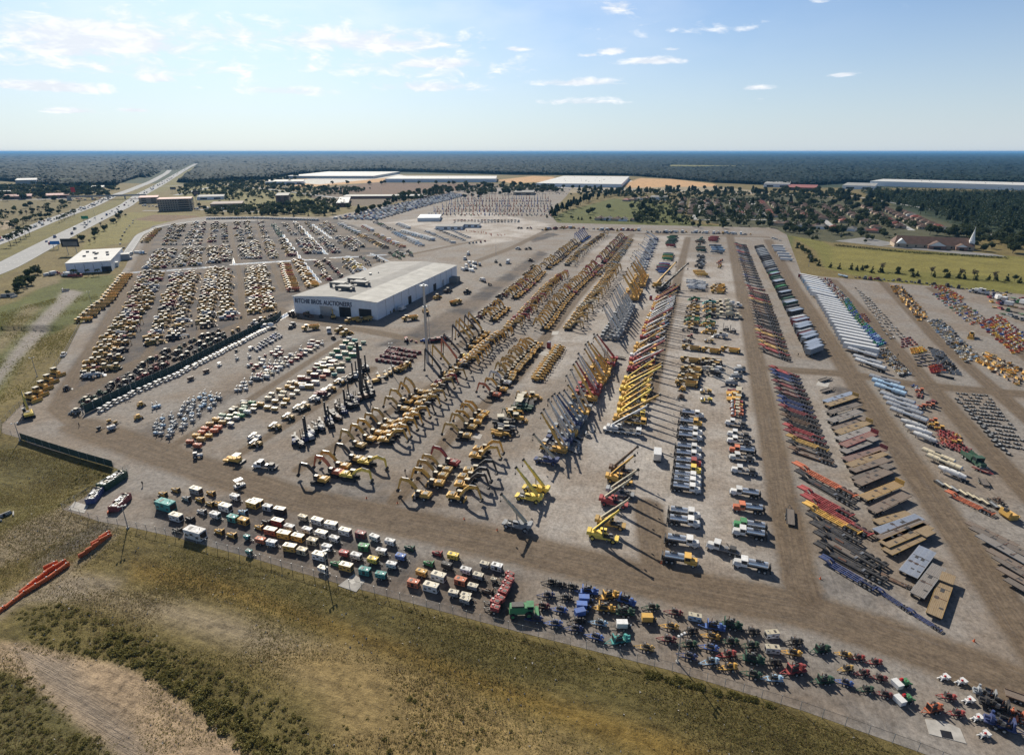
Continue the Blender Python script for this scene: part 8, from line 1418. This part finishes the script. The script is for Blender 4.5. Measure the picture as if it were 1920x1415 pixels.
for i, (px) in enumerate([[(1010, 665), (1030, 668), (1038, 660), (1018, 658)], [(1034, 628), (1046, 628), (1048, 621), (1036, 621)], [(886, 820), (900, 824), (905, 815), (892, 812)], [(1530, 722), (1552, 726), (1556, 718), (1534, 715)]]): pad(px, .1, ['pale slab behind the telehandler row', 'pale slab before the excavator row', 'pale slab beside the small excavators', 'pale slab beside the bare chassis'][i])
# toilets, cones, people-sized things
k_ = kind('wc', 'portable_toilet', 'toilet', 'toilet', 2.5); k_.p('cabin').b(0, 0, .1, 1.6, 1.6, 2.6, 'paint', .97, .97); k_.p('roof').b(0, 0, 2.7, 1.6, 1.6, .35, 'white', .5, .5); k_.p('door').b(-.82, 0, .2, .05, 1.1, 2.2, 'paint')
put('wc', 1029, 652, 'r', 'red portable toilet behind the telehandler row', deg=-110, sc=1.15, parts=True); put('wc', 1220, 562, 'r', 'red portable toilet beside the boom rank', deg=-110, sc=1.1, parts=True)
k_ = kind('cone', 'traffic_cone', 'cone', 'orange traffic cone', .8); k_.colors = ''; k_.p('cone').c(0, 0, .4, .2, .7, 'z', 'orangebar', 10, .05); k_.p('foot').b(0, 0, 0, .5, .5, .06, 'orangebar')
for x, y, lb in [(1538, 1085, 'orange traffic cone at the trailer track corner'), (1826, 1202, 'orange traffic cone below the last flatbed'), (687, 934, 'orange traffic cone beside a yellow excavator shadow'), (745, 943, 'orange traffic cone before the wheeled excavators'), (870, 973, 'orange traffic cone near the lone small crane'), (932, 994, 'orange traffic cone beside the small crane'), (1240, 1056, 'orange traffic cone by the yellow tank truck')]: put('cone', x, y, 'o', lb, deg=0)
row('cone', [(870, 432), (900, 436), (930, 442), (945, 440)], 26, 0, 'o', 'the cone lines on the paved lot', wid=5, jit=2, sc=2.2)
# people seen from far above
def person(px, py, label, top, deg):
    p = G(px, py); me_ = bpy.data.meshes.new('person'); vs = [(0, 0, .95), (0, 0, 1.2), (0, 0, 1.45), (0, 0, 1.56), (0, 0, 1.7), (0, .1, .9), (.12, .1, .48), (.02, .1, .05), (.16, .1, .03), (0, -.1, .9), (-.08, -.1, .48), (-.2, -.1, .06), (-.06, -.1, .03), (0, .2, 1.42), (.03, .27, 1.13), (.14, .25, .9), (0, -.2, 1.42), (-.03, -.27, 1.13), (.08, -.25, .9)]
    es = [(0, 1), (1, 2), (2, 3), (3, 4), (0, 5), (5, 6), (6, 7), (7, 8), (0, 9), (9, 10), (10, 11), (11, 12), (2, 13), (13, 14), (14, 15), (2, 16), (16, 17), (17, 18)]
    rs = [.15, .15, .17, .06, .11, .09, .07, .05, .04, .09, .07, .05, .04, .07, .05, .035, .07, .05, .035]
    me_.from_pydata(vs, es, []); me_.materials.append(MATS['paint']); o = link('person', me_, None, label, 'person', color=top); md = o.modifiers.new('skin', 'SKIN'); o.modifiers.new('sub', 'SUBSURF').levels = 1
    for v_, r_ in zip(me_.skin_vertices[0].data, rs): v_.radius = (r_, r_)
    me_.skin_vertices[0].data[0].use_root = True; o.location = (*p, float(H(p)) + .04); o.rotation_euler = (0, 0, R(deg))
for x, y, lb, c, d in [(760, 888, 'person in dark clothes walking between the excavator groups', (.03, .03, .04), -60), (149, 800, 'person in dark clothes walking on the corner dirt track', (.05, .04, .04), 20), (268, 911, 'person standing on the sandy gate area by the skips', (.08, .06, .05), 90), (1496, 668, 'person in dark clothes beside the covered trailers', (.03, .03, .03), 60), (1683, 669, 'person walking past the dark parts block', (.03, .03, .03), 40)]: person(x, y, lb, c, d)
# drainage pieces on the left grass
k_ = kind('culvert', 'culvert_headwall', 'culvert', 'culvert', 6); k_.p('headwall').pr([(-3, 0), (3, 0), (2.4, 1.6), (-2.4, 1.6)], -.2, .2, 'concrete'); k_.p('wing_wall').b(-2.6, -1.6, 0, .3, 3.4, .8, 'concrete', 1, 1, .4); k_.p('wing_wall').b(2.6, -1.6, 0, .3, 3.4, .8, 'concrete', 1, 1, -.4); k_.p('pipe').c(0, -.21, .7, .55, .2, 'y', 'black', 12)
put('culvert', 16, 557, 'g', 'concrete culvert on the grass below the highway', deg=20, sc=1.6, parts=True); put('culvert', 118, 546, 'g', 'concrete culvert at the head of the dry ditch', deg=120, sc=1.2, parts=True); put('culvert', 8, 968, 'g', 'concrete culvert on the grass at the frame edge', deg=60, sc=.7, parts=True)
# ================================================================== ground cover
rng = np.random.default_rng(21)
def scatter(px, n):
    poly = np.array([G(*p) for p in px]); lo, hi = poly.min(0), poly.max(0); q = lo + (hi - lo) * rng.random((n * 3, 2)); q = q[inside(q, poly)][:n]; q = q[~inside(q, YARD)]; bare = np.zeros(len(q), bool)
    for c, pp, f in ZONES:
        if min(c) > .14: bare |= inside(q, np.array([G(*p_) for p_ in pp]))
    return q[~bare | (rng.random(len(q)) < .10)]
def tufts(q, h, name, mat, label, k_=3, dens=None):
    if dens is not None: q = q[rng.random(len(q)) < dens(q)]
    z = H(q); cen = np.repeat(np.concatenate([q, z[:, None]], 1), k_, 0); n = len(cen); a = rng.random(n) * 6.28; hh = h * rng.uniform(.4, 1.4, n); wd_ = hh * rng.uniform(.25, .6, n); le = rng.normal(size=(n, 2)) * hh[:, None] * .5; cen[:, :2] += rng.normal(size=(n, 2)) * h * .5
    V = np.empty((n, 3, 3)); V[:, 0] = cen + np.stack([np.cos(a) * wd_, np.sin(a) * wd_, np.zeros(n)], 1); V[:, 1] = cen - np.stack([np.cos(a) * wd_, np.sin(a) * wd_, np.zeros(n)], 1); V[:, 2] = cen + np.concatenate([le, hh[:, None]], 1)
    mm = npmesh(name, V.reshape(-1, 3), np.arange(n * 3).reshape(-1, 3), MATS[mat]); attr(mm, 'tone', np.repeat(np.repeat(rng.random(len(q)), k_), 3)); link(name, mm, 'stuff', label)
def patchy(s, lo, ph=0.): return lambda q: np.clip(lo + .9 * (np.sin(q[:, 0] * s + ph + 1.7 * np.sin(q[:, 1] * s * .7)) * np.sin(q[:, 1] * s * 1.3 + ph)), 0, 1)
FG = [(-60, 1500), (-60, 850), (40, 840), (215, 885), (130, 960), (240, 995), (610, 1095), (980, 1195), (1500, 1340), (1900, 1490), (1900, 1560)]
tufts(scatter(FG, 90000), .15, 'grass', 'scrubleaf', 'short olive grass tufts on the near bank', 3, patchy(.11, .7)); tufts(scatter(FG, 90000), .15, 'dry_grass', 'strawleaf', 'straw-coloured dry grass tufts on the near bank', 3, patchy(.09, .65, 2.0)); tufts(scatter([(-200, 900), (-100, 620), (100, 560), (215, 530), (150, 612), (60, 745), (0, 800)], 30000), .35, 'grass', 'scrubleaf', 'green grass tufts on the outer slope', 3, patchy(.06, .4))
def scrub(px, n, r, label, name='scrub_vegetation'):
    q = scatter(px, n); z = H(q); rr_ = r * rng.uniform(.4, 1.5, len(q)); m_ = 44; cen = np.repeat(np.concatenate([q, z[:, None]], 1), m_, 0); d = rng.normal(size=cen.shape); d /= np.linalg.norm(d, axis=1)[:, None]; d[:, 2] = np.abs(d[:, 2]); cen += d * np.repeat(rr_, m_)[:, None] * rng.uniform(.5, 1, (len(cen), 1)) * np.array((1, 1, .75)); V, F_, tone = leaves(cen, np.repeat(rr_, m_) * .22, rng); mm = npmesh(name, V, F_, MATS['scrubleaf']); attr(mm, 'tone', tone * .6 + np.repeat(np.repeat(rng.random(len(q)), m_), 6) * .4); link(name, mm, 'stuff', label)
scrub([(20, 1150), (110, 1130), (230, 1165), (330, 1210), (430, 1265), (560, 1335), (640, 1430), (520, 1430), (430, 1370), (350, 1315), (280, 1270), (190, 1235), (60, 1205)], 850, .42, 'green scrub along the sandy track'); scrub([(190, 1190), (240, 1190), (300, 1230), (420, 1310), (560, 1440), (480, 1430), (400, 1360), (300, 1275), (220, 1240)], 480, .7, 'taller dark scrub at the edge of the sandy cut'); scrub([(-40, 1260), (60, 1270), (150, 1340), (230, 1440), (-40, 1440)], 300, .4, 'low scrub below the sandy track'); scrub([(640, 1280), (900, 1310), (1000, 1400), (620, 1420)], 90, .35, 'sparse low scrub on the dry bank'); scrub([(330, 1012), (610, 1094), (980, 1193), (1260, 1266), (1700, 1410), (1700, 1416), (1255, 1275), (970, 1200), (600, 1100), (330, 1016)], 420, .32, 'weeds along the near fence'); scrub([(1210, 1253), (1440, 1316), (1450, 1325), (1200, 1268)], 200, .5, 'green weeds under the near fence'); scrub([(150, 860), (213, 880), (232, 890), (180, 915), (120, 950), (110, 948)], 60, .4, 'weeds beside the skips')
q = scatter(FG, 1400); cen = np.concatenate([q, H(q)[:, None] + .05], 1); V, F_, tone = leaves(cen, rng.uniform(.06, .28, len(q)), rng); mm = npmesh('debris', V, F_, MATS['concrete']); link('debris', mm, 'stuff', 'pale stones and litter on the near bank')
print('COUNTS', sum(COUNT.values()), COUNT)
